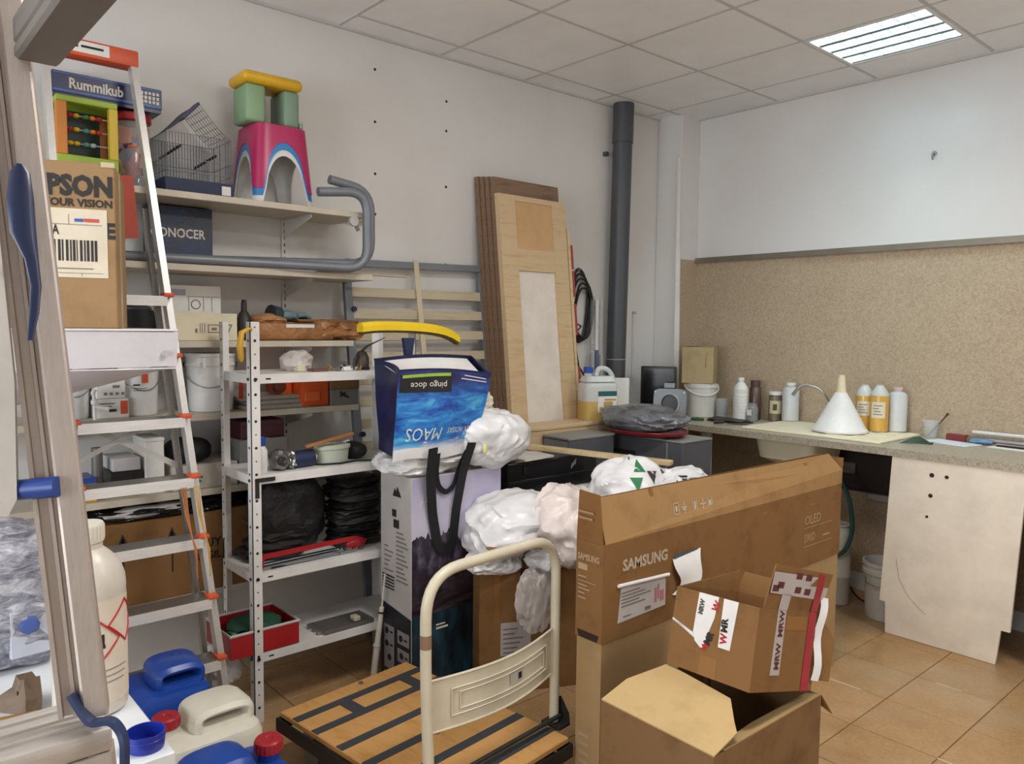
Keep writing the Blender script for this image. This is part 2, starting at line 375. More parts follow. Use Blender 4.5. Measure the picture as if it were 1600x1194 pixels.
for i in range(6):
    for j in range(5):
        if i == 3 and j == 1: continue
        x0, x1, y0, y1 = CX[i]+.009, CX[i+1]-.009, CY[j+1]+.010, CY[j]-.010
        rs = random.Random(i*17+j); a = rs.uniform(-.004, .009); kx, ky = rs.uniform(-1, 1), rs.uniform(-1, 1)
        b = B().grid(lambda u, v: Vector((x0+(x1-x0)*u, y0+(y1-y0)*v, 2.953+a*16*u*(1-u)*v*(1-v)*(1+kx*(u-.5)+ky*(v-.5)))), 4, 4, .006)
        part('ceiling_panel', b, MATS['ceil'], ceil)
gridm = mk('ceiling_grid_paint', '#c9c7c6', .45)
for x in CX[1:]: part('grid_bar', B().box((x-.008, -2.65, 2.945), (x+.008, 0, 2.95)), gridm, ceil)
for y in CY[1:]:
    for i in range(6): part('grid_bar', B().box((CX[i]+.008, y-.007, 2.946), (CX[i+1]-.008, y+.007, 2.951)), gridm, ceil)
part('edge_trim', B().box((0, -7, 2.938), (.018, -.2, 2.95)), gridm, ceil); part('edge_trim', B().box((.2, -.018, 2.938), (5.2, 0, 2.95)), gridm, ceil)
# small fixings in the walls
wl = bpy.data.objects['wall_left']
for (y, z) in ((-2.44, 2.79), (-2.44, 2.535), (-2.44, 2.28), (-2.44, 2.08), (-2.44, 1.83), (-2.0, 2.72), (-2.0, 2.565), (-2.0, 2.27), (-2.0, 1.855)):
    part('screw_hole', B().cyl((0, y, z), (.0015, y, z), .007, n=10), ink, wl)
wb = bpy.data.objects['wall_back']
part('wall_hook', B().tube([(1.718, 0, 2.48), (1.718, -.02, 2.475), (1.718, -.03, 2.46), (1.718, -.022, 2.445)], .004, 6).cyl((1.718, 0, 2.48), (1.718, -.004, 2.48), .014, n=12), zinc, wb)
# chipboard cladding with its rail, on the back wall and round the corner pillar
cl = thing('wall_cladding', 'speckled brown chipboard cladding on the back wall behind the sink', 'wall panel', (2.6, -.006, .1))
part('board', B().box((.2, -.012, .1), (5.2, 0, 2.0)), MATS['chip'], cl); part('board', B().box((.2, -.2, .1), (.21, -.012, 1.99)), MATS['chip'], cl)
rail_m = mk('rail_metal', '#8f877a', .4, .6)
struct('trim_1', B().box((.212, -.03, 1.985), (5.2, -.0, 2.003)).box((.212, -.034, 1.972), (5.2, -.028, 2.006)), rail_m)
struct('trim_2', B().prism([(.2, -.215, .62), (.235, -.2, .62), (.2, -.2, 2.66), (.188, -.215, 2.66)], (0, -.008, 0)), white_m)
struct('baseboard_back', B().box((.2, -.02, 0), (5.2, 0, .1)), mk('baseboard_white', '#d8d6d0', .5))
# grey drain pipe in the corner
pp_ = thing('drain_pipe', 'dark grey vertical pipe from floor to ceiling in the corner', 'pipe', (.09, -.68, 0))
part('pipe', B().cyl((.085, -.71, 0), (.088, -.665, 2.95), .062, n=24), greyp, pp_)
part('collar', B().cyl((.0878, -.669, 2.70), (.088, -.665, 2.95), .0665, n=24), greyp, pp_)
part('joint_ring', B().tube([(.086+.0625*math.cos(a*PI/12), -.69+.0625*math.sin(a*PI/12), 1.32) for a in range(24)], .003, 6, loop=True), greylt, pp_)
part('clip', B().box((.001, -.76, 2.62), (.03, -.735, 2.645)), greyp, pp_)
cd = thing('cable_duct', 'short pale cable duct on the wall above the monitor', 'duct', (.01, -.42, .9))
part('duct', B().box((0, -.436, .9), (.014, -.412, 1.62), .002), white_m, cd); part('end_cap', B().box((0, -.438, 1.615), (.016, -.41, 1.635), .002), greylt, cd)
# recessed luminaire
def luminaire(x0, x1, y0, y1, z, label):
    t = thing('ceiling_luminaire', label, 'ceiling light', ((x0+x1)/2, (y0+y1)/2, z))
    rf = mk('reflector', '#dfe3e6', .25, .0, var=.01)
    part('housing', B().box((x0+.012, y0+.012, z+.105), (x1-.012, y1-.012, z+.11)).box((x0+.012, y0+.012, z), (x0+.014, y1-.012, z+.105)).box((x1-.014, y0+.012, z), (x1-.012, y1-.012, z+.105)).box((x0+.014, y0+.012, z), (x1-.014, y0+.014, z+.105)).box((x0+.014, y1-.014, z), (x1-.014, y1-.012, z+.105)), rf, t)
    fr = mk('luminaire_frame', '#e8e8e6', .4)
    part('frame', B().box((x0+.006, y0+.006, z-.004), (x1-.006, y0+.024, z+.002)).box((x0+.006, y1-.024, z-.004), (x1-.006, y1-.006, z+.002)).box((x0+.006, y0+.024, z-.004), (x0+.024, y1-.024, z+.002)).box((x1-.024, y0+.024, z-.004), (x1-.006, y1-.024, z+.002)), fr, t)
    em = NT('lamp_tube'); em.set(col='#ffffff', emc=(.72, .97, 1.03, 1), emis=TUBE_POWER)
    n = 4; h = (y1-y0-.048)/n
    for k in range(n):
        yc = y0+.024+h*(k+.5)
        part('lamp_tube', B().cyl((x0+.03, yc, z+.08), (x1-.03, yc, z+.08), .013, n=12), em.m, t)
    lv = mk('louvre_aluminium', '#6f7b82', .32, .0, var=.02)
    for k in range(n+1):
        yc = y0+.024+h*k
        part('louvre_blade', B().prism([(x0+.024, yc-.016, z+.001), (x0+.024, yc+.016, z+.001), (x0+.024, yc+.003, z+.058), (x0+.024, yc-.003, z+.058)], (x1-x0-.048, 0, 0)), lv, t)
    m = 7
    for k in range(1, m):
        xc = x0+.024+(x1-x0-.048)*k/m
        for q in range(n):
            ya, yb = y0+.024+h*q+.006, y0+.024+h*(q+1)-.006
            part('cross_blade', B().prism([(xc-.002, ya, z+.012), (xc+.002, ya, z+.012), (xc+.001, ya, z+.056), (xc-.001, ya, z+.056)], (0, yb-ya, 0)), lv, t)
    return t
luminaire(CX[3], CX[4], CY[2], CY[1], 2.948, 'recessed square fluorescent ceiling light with silver louvre')
# ------------------------------------------------------------------ wall shelving on the left wall
def rail_up(y, label):
    t = thing('shelf_upright', label, 'shelf rail', (.006, y, .3))
    part('rail', B().box((.0005, y-.0125, .3), (.012, y+.0125, 2.03)), white_m, t)
    b = B()
    for k in range(54):
        z = .33+k*.031; b.box((.0122, y-.0025, z), (.0128, y+.0025, z+.016))
    part('slot_row', b, ink, t, smooth=None, kind='stuff')
rail_up(-2.93, 'white slotted shelf upright on the wall right of the dark blue book box')
rail_up(-3.86, 'white slotted shelf upright on the wall behind the step ladder')
def board(z, y0, y1, d, label, th=.026, br=(-2.93, -3.86)):
    t = thing('shelf_board', label, 'shelf', (d/2, (y0+y1)/2, z-th), group='boards of the wall shelving')
    part('board', B().box((.014, y0, z-th), (d, y1, z), .002), boardm, t)
    for y in br:
        part('bracket', B().prism([(.013, y-.0, z-th-.0005), (d-.03, y, z-th-.0005), (d-.03, y, z-th-.016), (.03, y, z-th-.075), (.013, y, z-th-.09)], (0, .003, 0)), white_m, t)
    return t
board(2.03, -4.45, -2.675, .31, 'topmost wall shelf board, carrying the toys, birdcage and stacked stools')
board(1.752, -4.45, -2.64, .31, 'second wall shelf board from the top, under the bent grey tubes')
board(1.452, -4.45, -2.735, .30, 'wall shelf board carrying the white boxes and brown paper parcels')
board(1.160, -4.45, -2.71, .30, 'wall shelf board carrying the white buckets and the orange case')
board(.855, -4.45, -2.72, .30, 'wall shelf board at knee height above the big fragile carton', br=(-3.86,))
board(.435, -4.45, -2.9, .29, 'lowest wall shelf board, under the big fragile carton', br=())

# --- top board: toys
t = thing('abacus_box', 'green and orange wooden bead abacus cube on the top shelf', 'toy', (.1, -3.77, 2.03))
x0, x1, y0, y1, zb, zt = .02, .21, -3.885, -3.68, 2.0305, 2.34
part('top_panel', B().box((x0, y0, zt-.022), (x1, y1, zt), .003), lime, t); part('base_panel', B().box((x0, y0, zb+.0), (x1, y1, zb+.1), .003), lime, t)
yel = mk('yellow_wood', '#d3b52f', .5); orw = mk('orange_wood', '#cf7f2b', .5)
part('post', B().box((x1-.03, y0, zb+.1), (x1, y0+.035, zt-.022), .002), orw, t, label='orange post'); part('post', B().box((x1-.03, y1-.03, zb+.1), (x1, y1, zt-.022), .002), yel, t, label='yellow post')
part('post', B().box((x0, y0, zb+.1), (x0+.03, y0+.03, zt-.022), .002), yel, t); part('post', B().box((x0, y1-.03, zb+.1), (x0+.03, y1, zt-.022), .002), orw, t)
part('back_panel', B().box((x0+.03, y0+.03, zb+.1), (x0+.05, y1-.03, zt-.022)), mk('dark_green_panel', '#1d2a22', .6), t)
bc = [mk('bead_red', '#b02c20', .4), mk('bead_yellow', '#dcb32c', .4), mk('bead_teal', '#4c8d8a', .4), mk('bead_orange', '#d8742a', .4), mk('bead_grey', '#9fb5b8', .4), mk('bead_green', '#4c7b36', .4)]
for r, (z, seq) in enumerate(((zt-.062, [0, 1, 5, 3, 0]), (zt-.112, [0, 1, 2, 3, 0]), (zt-.162, [1, 1, 2, 4]))):
    rod = part('rod', B().cyl((x1-.03, y0+.03, z), (x1-.03, y1-.03, z), .002, n=6), greylt, t)
    for k, ci in enumerate(seq):
        yy = y0+.05+k*.021+(.012 if k > 1 else 0)
        part('bead', B().lathe([(0, -.009), (.009, -.006), (.012, 0), (.009, .006), (0, .009)], 10, (x1-.03, yy, z)), bc[ci], rod)
# game box
t = thing('board_game_box', 'dark blue board game box lying on the abacus cube', 'game box', (.1, -3.7, 2.342))
gx = mk('game_box_blue', '#151f4c', .35, var=.15, vs=12)
part('tray', B().box((.012, -3.885, 2.342), (.172, -3.512, 2.36)), gx, t); part('lid', B().box((.01, -3.888, 2.355), (.175, -3.51, 2.432), .002), gx, t)
part('band', patch((.1755, -3.885, 2.355), (0, 1, 0), (0, 0, 1), [(.0, .006, .372, .012), (.0, .068, .372, .072)]), mk('band_blue', '#3f6bb0', .4), t)
text(t, 'Rummikub', .052, inkw, (.1755, -3.835, 2.377), (0, 1, 0), (0, 0, 1), bold=.0015, sx=.82)
rr = random.Random(3); rc = [(.295+.0145*i+rr.uniform(0, .002), .016+.016*j+rr.uniform(0, .003), .306+.0145*i, .029+.016*j) for i in range(5) for j in range(3)]
part('printed_tiles', patch((.1755, -3.885, 2.355), (0, 1, 0), (0, 0, 1), rc), inkw, t, kind='stuff', smooth=None)
# toy canister
t = thing('toy_canister', 'clear canister of coloured pieces with a red lid, beside the birdcage', 'canister', (.1, -3.605, 2.03))
part('lid', B().lathe([(.0, .272), (.07, .272), (.074, .276), (.074, .298), (.068, .304), (0, .304)], 28, (.1, -3.605, 2.03)), red_p, t)
part('jar', B().lathe([(.058, .002), (.066, .01), (.067, .25), (.06, .27)], 28, (.1, -3.605, 2.03), cap=False), glassm, t)
pcs = [mk('block_red', '#a3262f', .4), mk('block_blue', '#27407f', .4), mk('block_orange', '#d06a35', .4), mk('block_yellow', '#d6b13a', .4), mk('block_purple', '#4c2c5e', .4)]
rr = random.Random(11)
for k in range(44):
    a = rr.uniform(0, 2*PI); r = .042; z = 2.065+.2*(k+.5)/44
    part('toy_block', B().box((-.016, -.016, -.03), (.016, .016, .03), .002, rot=(rr.uniform(-.5, .5), rr.uniform(-.5, .5), rr.uniform(0, 3))), pcs[(2 if k > 34 else rr.randrange(5))], t, w=False).location = (r*math.cos(a), r*math.sin(a), z-2.03)
# orange panel standing on a ladder step
# birdcage
t = thing('birdcage', 'grey wire birdcage with a navy base tray on the top shelf', 'birdcage', (.13, -3.39, 2.03))
X0, X1, Y0, Y1 = .03, .235, -3.515, -3.262; zb = 2.085
def taper(b): return b
part('base_tray', B().loft([[(X0-.006, Y0-.006, 2.0305), (X1+.006, Y0-.006, 2.0305), (X1+.006, Y1+.006, 2.0305), (X0-.006, Y1+.006, 2.0305)], [(X0-.016, Y0-.012, 2.09), (X1+.012, Y0-.012, 2.09), (X1+.012, Y1+.012, 2.09), (X0-.016, Y1+.012, 2.09)]]), navy_d, t)
part('sticker', quad([(X1+.0125, Y1-.045, 2.042), (X1+.0125, Y1-.008, 2.042), (X1+.0135, Y1-.008, 2.078), (X1+.0135, Y1-.045, 2.078)], (1, 0, 0)), paper, t)
wire = mk('cage_wire', '#64676c', .4, .5)
ze = 2.268; zr = 2.395; ym = -3.39
def roofz(y, k=1):
    u = min(1, abs(y-ym)/((Y1-Y0)/2)); return ze+(zr-ze)*(1-u)**1.25
b = B(); n = 22
for k in range(n+1):
    y = Y0+(Y1-Y0)*k/n
    for x in (X0, X1): b.cyl((x, y, zb), (x, y, ze if x == X0 else ze), .0013, n=5)
m = 16
for k in range(1, m):
    x = X0+(X1-X0)*k/m
    for y in (Y0, Y1): b.cyl((x, y, zb), (x, y, ze), .0011, n=5)
for z in (2.12, 2.17, ze): b.tube([(X0, Y0, z), (X1, Y0, z), (X1, Y1, z), (X0, Y1, z)], .0018, 5, loop=True)
part('wire_bars', b, wire, t, smooth=None, kind='stuff')
b = B()
for k in range(9):
    x = X0+(X1-X0)*k/8
    b.tube([(x, Y0+(Y1-Y0)*q/14, roofz(Y0+(Y1-Y0)*q/14)) for q in range(15)], .0013, 5)
for q in range(1, 14):
    y = Y0+(Y1-Y0)*q/14; b.cyl((X0, y, roofz(y)), (X1, y, roofz(y)), .0011, n=5)
part('roof_bars', b, wire, t, smooth=None, kind='stuff')
part('ridge', B().prism([(X1-.06, ym-.06, roofz(ym-.06)+.003), (X1-.06, ym, zr+.004), (X1-.06, ym+.006, zr-.006), (X1-.06, ym-.055, roofz(ym-.06)-.004)], (.064, 0, 0)), navy_d, t)
for y, dz in ((-3.48, .02), (-3.34, .0)):
    part('perch', B().cyl((X0+.01, y, 2.175+dz), (X1-.01, y+.02, 2.2+dz), .0055, n=8), mk('perch_dark', '#2a2522', .6), t)
# stacked stools
def stool(name, mat, label, z0, grow):
    """child's stool: soft square seat, four splayed legs, arched openings"""
    cx, cy = .155, -3.05; t = thing(name, label, 'stool', (cx, cy, z0), group='nested plastic stools')
    sx, sy, h = .145, .14, .275
    th = .0045
    def P(a, v):  # outer shell around, v 0 bottom..1 top
        sp = 1.0-.17*v; R = []
        c, s_ = math.cos(a), math.sin(a); k = (abs(c)**5+abs(s_)**5)**(-1/5)
        return Vector((cx+c*k*sx*sp, cy+s_*k*sy*sp, z0+h*v))
    # leg/arch skirt: for each angle the skirt reaches down to arch height
    n = 96; outer = []; inner = []
    def arch(a):
        c, s_ = math.cos(a), math.sin(a); k = (abs(c)**5+abs(s_)**5)**(-1/5); x, y = c*k, s_*k
        q = y if abs(x) > abs(y) else x   # position along side -1..1
        w = .66
        if abs(q) >= w: return 0.0
        return .70*math.sqrt(max(0, 1-(q/w)**2))**.8+.03
    V = 8; b = B(); rows = []
    for k in range(n):
        a = 2*PI*k/n; lo = arch(a); rows.append([P(a, lo+(0.93-lo)*j/V) for j in range(V+1)]+[P(a, .985)*1.0])
    vs = [[b.bm.verts.new(p) for p in r] for r in rows]
    for k in range(n):
        A, C = vs[k], vs[(k+1) % n]
        for j in range(len(A)-1): b.bm.faces.new((A[j], C[j], C[j+1], A[j+1]))
    top = [b.bm.verts.new(Vector((cx+(v[-1].co.x-cx)*.93, cy+(v[-1].co.y-cy)*.93, z0+h))) for v in vs]
    for k in range(n): b.bm.faces.new((vs[k][-1], vs[(k+1) % n][-1], top[(k+1) % n], top[k]))
    b.bm.faces.new(top); b.bm.normal_update(); bmesh.ops.recalc_face_normals(b.bm, faces=list(b.bm.faces))
    bmesh.ops.solidify(b.bm, geom=list(b.bm.faces), thickness=th)
    part('stool_shell', b, mat, t, smooth=.8); return t
stool('plastic_stool', stoolw, 'white plastic stool, lowest of the nested stools on the top shelf', 2.0305, 0)
stool('plastic_stool', blue_s, 'blue plastic stool nested between the white and magenta stools', 2.056, 0)
stool('plastic_stool', magenta, 'magenta plastic stool, topmost of the three nested stools', 2.086, 0)
t = thing('toy_stool', 'sage green toy stool with yellow top standing on the magenta stool', 'toy stool', (.15, -3.1, 2.363))
def blk(a, b_, mat, name, bev=.012, **k): return part(name, B().box(a, b_, bev, 3), mat, t, **k)
zq = 2.362
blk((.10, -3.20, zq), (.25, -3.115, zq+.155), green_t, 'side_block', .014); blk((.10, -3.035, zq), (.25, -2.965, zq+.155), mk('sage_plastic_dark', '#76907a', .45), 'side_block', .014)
part('seat', B().box((.085, -3.215, zq+.1555), (.265, -2.952, zq+.205), .024, 4), yellow_p, t); part('foot_lip', B().box((.10, -2.9645, zq), (.25, -2.948, zq+.03), .006), green_t, t)
# --- second board
t = thing('book_box', 'dark blue printed box with white title on the second shelf', 'box', (.1, -3.41, 1.752))
part('box', B().box((.03, -3.55, 1.8), (.12, -3.3, 1.998), .002), mk('book_blue', '#152a4c', .35, var=.5, vs=9), t)
text(t, 'CONOCER', .052, inkw, (.1205, -3.548, 1.872), (0, 1, 0), (0, 0, 1), bold=.001, sx=.84)
part('globe_print', B().tube([(.1208, -3.425+.018*math.cos(a*PI/8), 1.89+.018*math.sin(a*PI/8)) for a in range(16)], .0012, 4, loop=True), mk('print_orange', '#c9a25c', .6), t)
b = B()
for k in range(3): b.tube([(.1207, -3.43+(.055+.018*k)*math.cos(a*PI/12), 1.895+(.055+.014*k)*math.sin(a*PI/12)) for a in range(24)], .0007, 4, loop=True)
b.tube([(.1207, -3.425, 1.93), (.1207, -3.43, 1.96), (.1207, -3.415, 1.985)], .001, 4)
part('printed_lines', b, mk('print_blue', '#4f86b0', .6), t, smooth=None, kind='stuff')
# bent grey tubes
def bent(o, label, pts, r=.0125):
    t = thing('bent_tube_frame', label, 'tube frame', o)
    part('tube', B().tube(rp(pts, 6, .10), r, 12), steelg, t); return t
bent((.2, -3.2, 1.752), 'grey bent steel tube frame lying on the second shelf, outer one', [(.12, -4.3, 1.774), (.27, -3.5, 1.774), (.36, -2.70, 1.774), (.36, -2.70, 2.115), (.345, -2.93, 2.09)], .020)
bent((.2, -3.2, 1.752), 'grey bent steel tube frame, inner one passing round the shelf end', [(.06, -4.3, 1.774), (.21, -3.5, 1.774), (.315, -2.655, 1.80), (.315, -2.655, 2.13), (.315, -2.86, 2.155)], .020)
t = thing('tube_clamp', 'round grey clamp where the bent tube meets the top shelf', 'clamp', (.33, -2.73, 1.97)); part('disc', B().cyl((.312, -2.745, 1.985), (.33, -2.745, 1.985), .022, n=20), greylt, t); part('stem', B().cyl((.318, -2.735, 1.975), (.318, -2.72, 1.945), .009, n=8), steelg, t)
single('wooden_strip', B().box((.02, -2.72, 2.031), (.05, -2.48, 2.05), .002), pinel, 'thin pale wooden strip sticking out past the top shelf end', 'wood strip')
single('wooden_strip', B().box((.25, -2.9, 1.7525), (.29, -2.42, 1.758), .001), pinel, 'thin pale wooden strip sticking out past the second shelf end', 'wood strip')
# --- third board
t = thing('appliance_carton', 'white printed carton standing behind the cream carton', 'carton', (.1, -3.38, 1.452))
part('box', B().box((.02, -3.49, 1.4525), (.15, -3.28, 1.678), .002), paper, t)
part('printed_drawing', patch((.1505, -3.485, 1.56), (0, 1, 0), (0, 0, 1), [(.0, .075, .06, .1), (.065, .07, .2, .074), (.07, .012, .074, .07), (.13, .012, .134, .07), (.165, .012, .168, .07)]), mk('print_grey', '#a7a9b0', .7), t, kind='stuff', smooth=None)
part('printed_dial', B().tube([(.151, -3.385+.018*math.cos(a*PI/8), 1.6+.018*math.sin(a*PI/8)) for a in range(16)], .002, 5, loop=True), inkg, t)
text(t, 'MODEL', .001, inkg, (.1505, -3.48, 1.64), (0, 1, 0), (0, 0, 1)) if False else None
t = thing('cream_carton', 'cream carton printed with a 7 in front of the white carton', 'carton', (.2, -3.38, 1.452))
part('box', B().box((.155, -3.515, 1.4525), (.27, -3.26, 1.563), .002), paperc, t)
text(t, '7', .05, inkg, (.2705, -3.305, 1.485), (0, 1, 0), (0, 0, 1))
part('printed_icons', patch((.2705, -3.43, 1.485), (0, 1, 0), (0, 0, 1), [(.0, .0, .008, .016), (.018, .0, .02, .038), (.026, 0, .028, .038), (.036, 0, .038, .038), (.05, 0, .1, .003), (.05, .03, .1, .033), (.05, 0, .053, .03), (.097, 0, .1, .03), (.065, .01, .085, .02)]), inkg, t, kind='stuff', smooth=None)
t = thing('spray_can', 'dark cone shaped nozzle bottle behind the brown parcels', 'bottle', (.17, -3.19, 1.452))
part('bottle', B().lathe([(.03, .0), (.032, .01), (.032, .09), (.02, .115), (.012, .125), (.012, .16), (.0, .162)], 16, (.17, -3.19, 1.4525)), mk('dark_bottle', '#3a3733', .5), t); part('cap', B().cyl((.17, -3.19, 1.613), (.17, -3.19, 1.625), .01, n=10), black_p, t)
pk = mk('kraft_paper', '#99683a', .4, var=.3, vs=9, bump=.9, bs=26, bd=.01)
b = B().box((.04, -3.19, 1.453), (.3, -2.83, 1.53), .014, 3); t = thing('kraft_parcel', 'brown paper wrapped flat parcel, left of two on the shelf', 'parcel', (.17, -3.0, 1.452)); part('wrapping', b, pk, t); part('label', quad([(.301, -3.06, 1.508), (.301, -2.93, 1.508), (.301, -2.93, 1.523), (.301, -3.06, 1.523)], (1, 0, 0)), paper, t); part('folded_end', B().blob((.2, -3.1, 1.54), (.08, .07, .025), 5, .3, 2, 3), mk('kraft_light', '#bb8a5c', .45), t)
b = B().blob((.17, -2.8, 1.497), (.125, .125, .045), 3, .22, 2.2, 4, power=5); t = thing('kraft_parcel', 'crumpled shiny brown paper parcel at the shelf end', 'parcel', (.17, -2.8, 1.452)); part('wrapping', b, pk, t); part('flat_top', B().box((.06, -2.99, 1.533), (.27, -2.69, 1.545), .004), carddk, t)
t = thing('work_glove', 'teal grey work glove lying on the brown parcels', 'glove', (.2, -3.01, 1.535), (0, 0, .2))
gl = mk('teal_glove', '#6f8a90', .7, bump=.4, bs=60); part('palm', B().blob((0, 0, .026), (.045, .05, .022), 8, .2, 2, 3), gl, t, w=False)
for k in range(4): part('finger', B().tube([(-.03+.02*k, .03, .026), (-.034+.022*k, .075, .03), (-.034+.022*k, .105, .016)], [.011, .0105, .009], 8), gl, t, w=False)
part('cuff', B().tube([(0, -.04, .026), (0, -.085, .03)], [.036, .042], 12), mk('dark_cuff', '#2d3a44', .7), t, w=False)
t = thing('lidded_pot', 'dark grey round lidded pot on the shelf behind the ladder', 'pot', (.15, -3.66, 1.452))
part('pot', B().lathe([(.05, 0), (.07, .01), (.072, .09), (.06, .12), (0, .12)], 20, (.15, -3.615, 1.4525)), black_m, t); part('lid', B().lathe([(.055, .121), (.055, .13), (.02, .15), (.02, .165), (0, .165)], 20, (.15, -3.615, 1.4525)), mk('dark_lid', '#3b3a40', .5), t)
single('white_packet', B().box((.2, -3.545, 1.4525), (.23, -3.525, 1.60), .003), white_p, 'narrow white packet upright behind the ladder rail', 'packet')
# --- fourth board
def bucket(name, label, x, y, z, r, h, mat, lidmat=None, sticker=None, handle=True, rimh=.0, group=None, open_=False, hd=1, cat='bucket'):
    t = thing(name, label, cat, (x, y, z), group=group)
    pr = [(r*.86, .0), (r*.9, .004), (r*.985, h*.78), (r*1.03, h*.785), (r*1.03, h*.83), (r*.995, h*.835), (r, h*.94), (r*1.05, h*.945), (r*1.05, h)]
    if open_: part('body', B().lathe(pr+[(r*.97, h), (r*.83, .012), (0, .012)], 28, cap=True), mat, t, w=False)
    else: part('body', B().lathe(pr+[(0, h)], 28), mat, t, w=False)
    if lidmat: part('lid', B().lathe([(r*1.06, h+.0005), (r*1.07, h+.012), (r*.95, h+.016), (0, h+.012)], 28), lidmat, t, w=False)
    if handle:
        part('handle', B().tube([(r*1.07*math.cos(a)*1.0, r*1.07*math.sin(a), h*.8-hd*h*.36*math.sin((a+PI/2)/PI*PI) if False else h*.8-hd*h*.38*math.cos(a)) for a in [(-PI/2)+PI*k/12 for k in range(13)]], .0022, 6), zinc, t, w=False)
        for s_ in (-1, 1): part('handle_lug', B().cyl((0, s_*r*1.03, h*.8), (0, s_*r*1.09, h*.8), .012, n=10), black_p, t, w=False)
    return t
t = bucket('plastic_bucket', 'large white plastic bucket with wire handle beside the shelf post', .18, -3.34, 1.1605, .096, .24, white_p); t.rotation_euler = (0, 0, -.4)
part('danger_label', quad([(.28, -3.262, 1.21), (.272, -3.24, 1.21), (.275, -3.24, 1.29), (.283, -3.262, 1.29)], (1, .35, 0)), mk('label_red', '#b8452c', .6), t)
part('white_mark', quad([(.279, -3.405, 1.345), (.279, -3.395, 1.345), (.281, -3.395, 1.385), (.281, -3.405, 1.385)], (1, 0, 0)), paper, t)
t = bucket('plastic_bucket', 'white plastic bucket with hazard sticker behind the ladder', .17, -3.62, 1.1605, .075, .235, white_p)
part('hazard_label', quad([(.249, -3.628, 1.29), (.249, -3.605, 1.29), (.249, -3.605, 1.325), (.249, -3.628, 1.325)], (1, 0, 0)), orange_p, t); part('printed_lines', patch((.2485, -3.66, 1.26), (0, 1, 0), (0, 0, 1), [(0, .02, .025, .026), (0, .008, .05, .01), (0, .0, .045, .002)], lift=.002), ink, t, kind='stuff', smooth=None)
t = bucket('plastic_bucket', 'small white plastic bucket leftmost on the shelf behind the ladder', .16, -3.86, 1.1605, .07, .2, white_p)
t = thing('product_carton', 'small white carton stacked on another behind the ladder', 'carton', (.2, -3.735, 1.235)); part('box', B().box((.13, -3.785, 1.2355), (.24, -3.685, 1.315), .002), paper, t); part('printed_icons', patch((.2405, -3.78, 1.24), (0, 1, 0), (0, 0, 1), [(.02, .008, .03, .018), (.04, .008, .05, .018), (.06, .008, .07, .018), (.08, .008, .09, .018), (.05, .035, .075, .045), (.01, .06, .06, .064)]), inkg, t, kind='stuff', smooth=None)
t = thing('product_carton', 'small white carton with orange hazard label, under another carton', 'carton', (.2, -3.735, 1.16)); part('box', B().box((.12, -3.79, 1.1605), (.245, -3.675, 1.2345), .002), paper, t); part('hazard_label', quad([(.2455, -3.705, 1.175), (.2455, -3.68, 1.175), (.2455, -3.68, 1.225), (.2455, -3.705, 1.225)], (1, 0, 0)), orange_p, t); part('printed_lines', patch((.2455, -3.785, 1.165), (0, 1, 0), (0, 0, 1), [(.04, .02, .065, .03), (.005, .05, .06, .053), (.005, .04, .05, .043)]), ink, t, kind='stuff', smooth=None)
t = thing('water_tap', 'small white tap standing in front of the white cartons', 'tap', (.27, -3.8, 1.16)); part('valve_body', B().cyl((.27, -3.8, 1.161), (.27, -3.8, 1.215), .006, n=8).lathe([(.006, 0), (.012, .006), (.012, .018), (.006, .024)], 10, (.27, -3.8, 1.215)), white_p, t); part('spout', B().tube([(.27, -3.8, 1.21), (.275, -3.775, 1.205), (.275, -3.755, 1.2)], [.006, .007, .009], 8), white_p, t); part('lever', B().tube([(.27, -3.8, 1.238), (.272, -3.805, 1.262), (.272, -3.798, 1.275)], [.005, .008, .009], 8), white_p, t)
for k, (z, dy) in enumerate(((1.1605, 0), (1.1795, .012), (1.1985, -.012))):
    single('ceramic_tile', B().box((.06, -3.235+dy, z), (.28-.01*k, -2.945+dy, z+.018), .002), mk('tile_grey', '#a49d92', .5), ('bottom', 'middle', 'top')[k]+' slab of the flat grey tile stack beside the orange case', 'tile', group='stack of flat grey tiles')
t = thing('tool_case', 'bright orange plastic case under the metal shelf', 'tool case', (.2, -2.94, 1.16)); part('shell', B().box((.1, -2.985, 1.1605), (.285, -2.85, 1.283), .012, 2), orangeb, t); part('rear_half', B().box((.06, -3.05, 1.18), (.2, -2.986, 1.283), .01, 2), orangeb, t)
part('reel', B().cyl((.2, -3.06, 1.25), (.24, -3.06, 1.25), .026, n=18), mk('dark_orange', '#5a2416', .5), t); part('latch', B().box((.285, -2.97, 1.185), (.29, -2.90, 1.225), .002), mk('orange_light', '#e06a30', .45), t)
t = thing('grey_brown_carton', 'small grey carton with a black mark right of the orange case', 'carton', (.2, -2.76, 1.16)); part('box', B().box((.11, -2.845, 1.1605), (.29, -2.705, 1.232), .002), mk('mat_grey', '#7b7772', .6), t); part('lid', B().box((.105, -2.848, 1.2325), (.293, -2.702, 1.288), .003), carddk, t); part('printed_mark', B().tube([(.291, -2.80, 1.22), (.291, -2.785, 1.205), (.291, -2.76, 1.195)], .005, 6).tube([(.291, -2.80, 1.2), (.291, -2.775, 1.215)], .005, 6), ink, t)
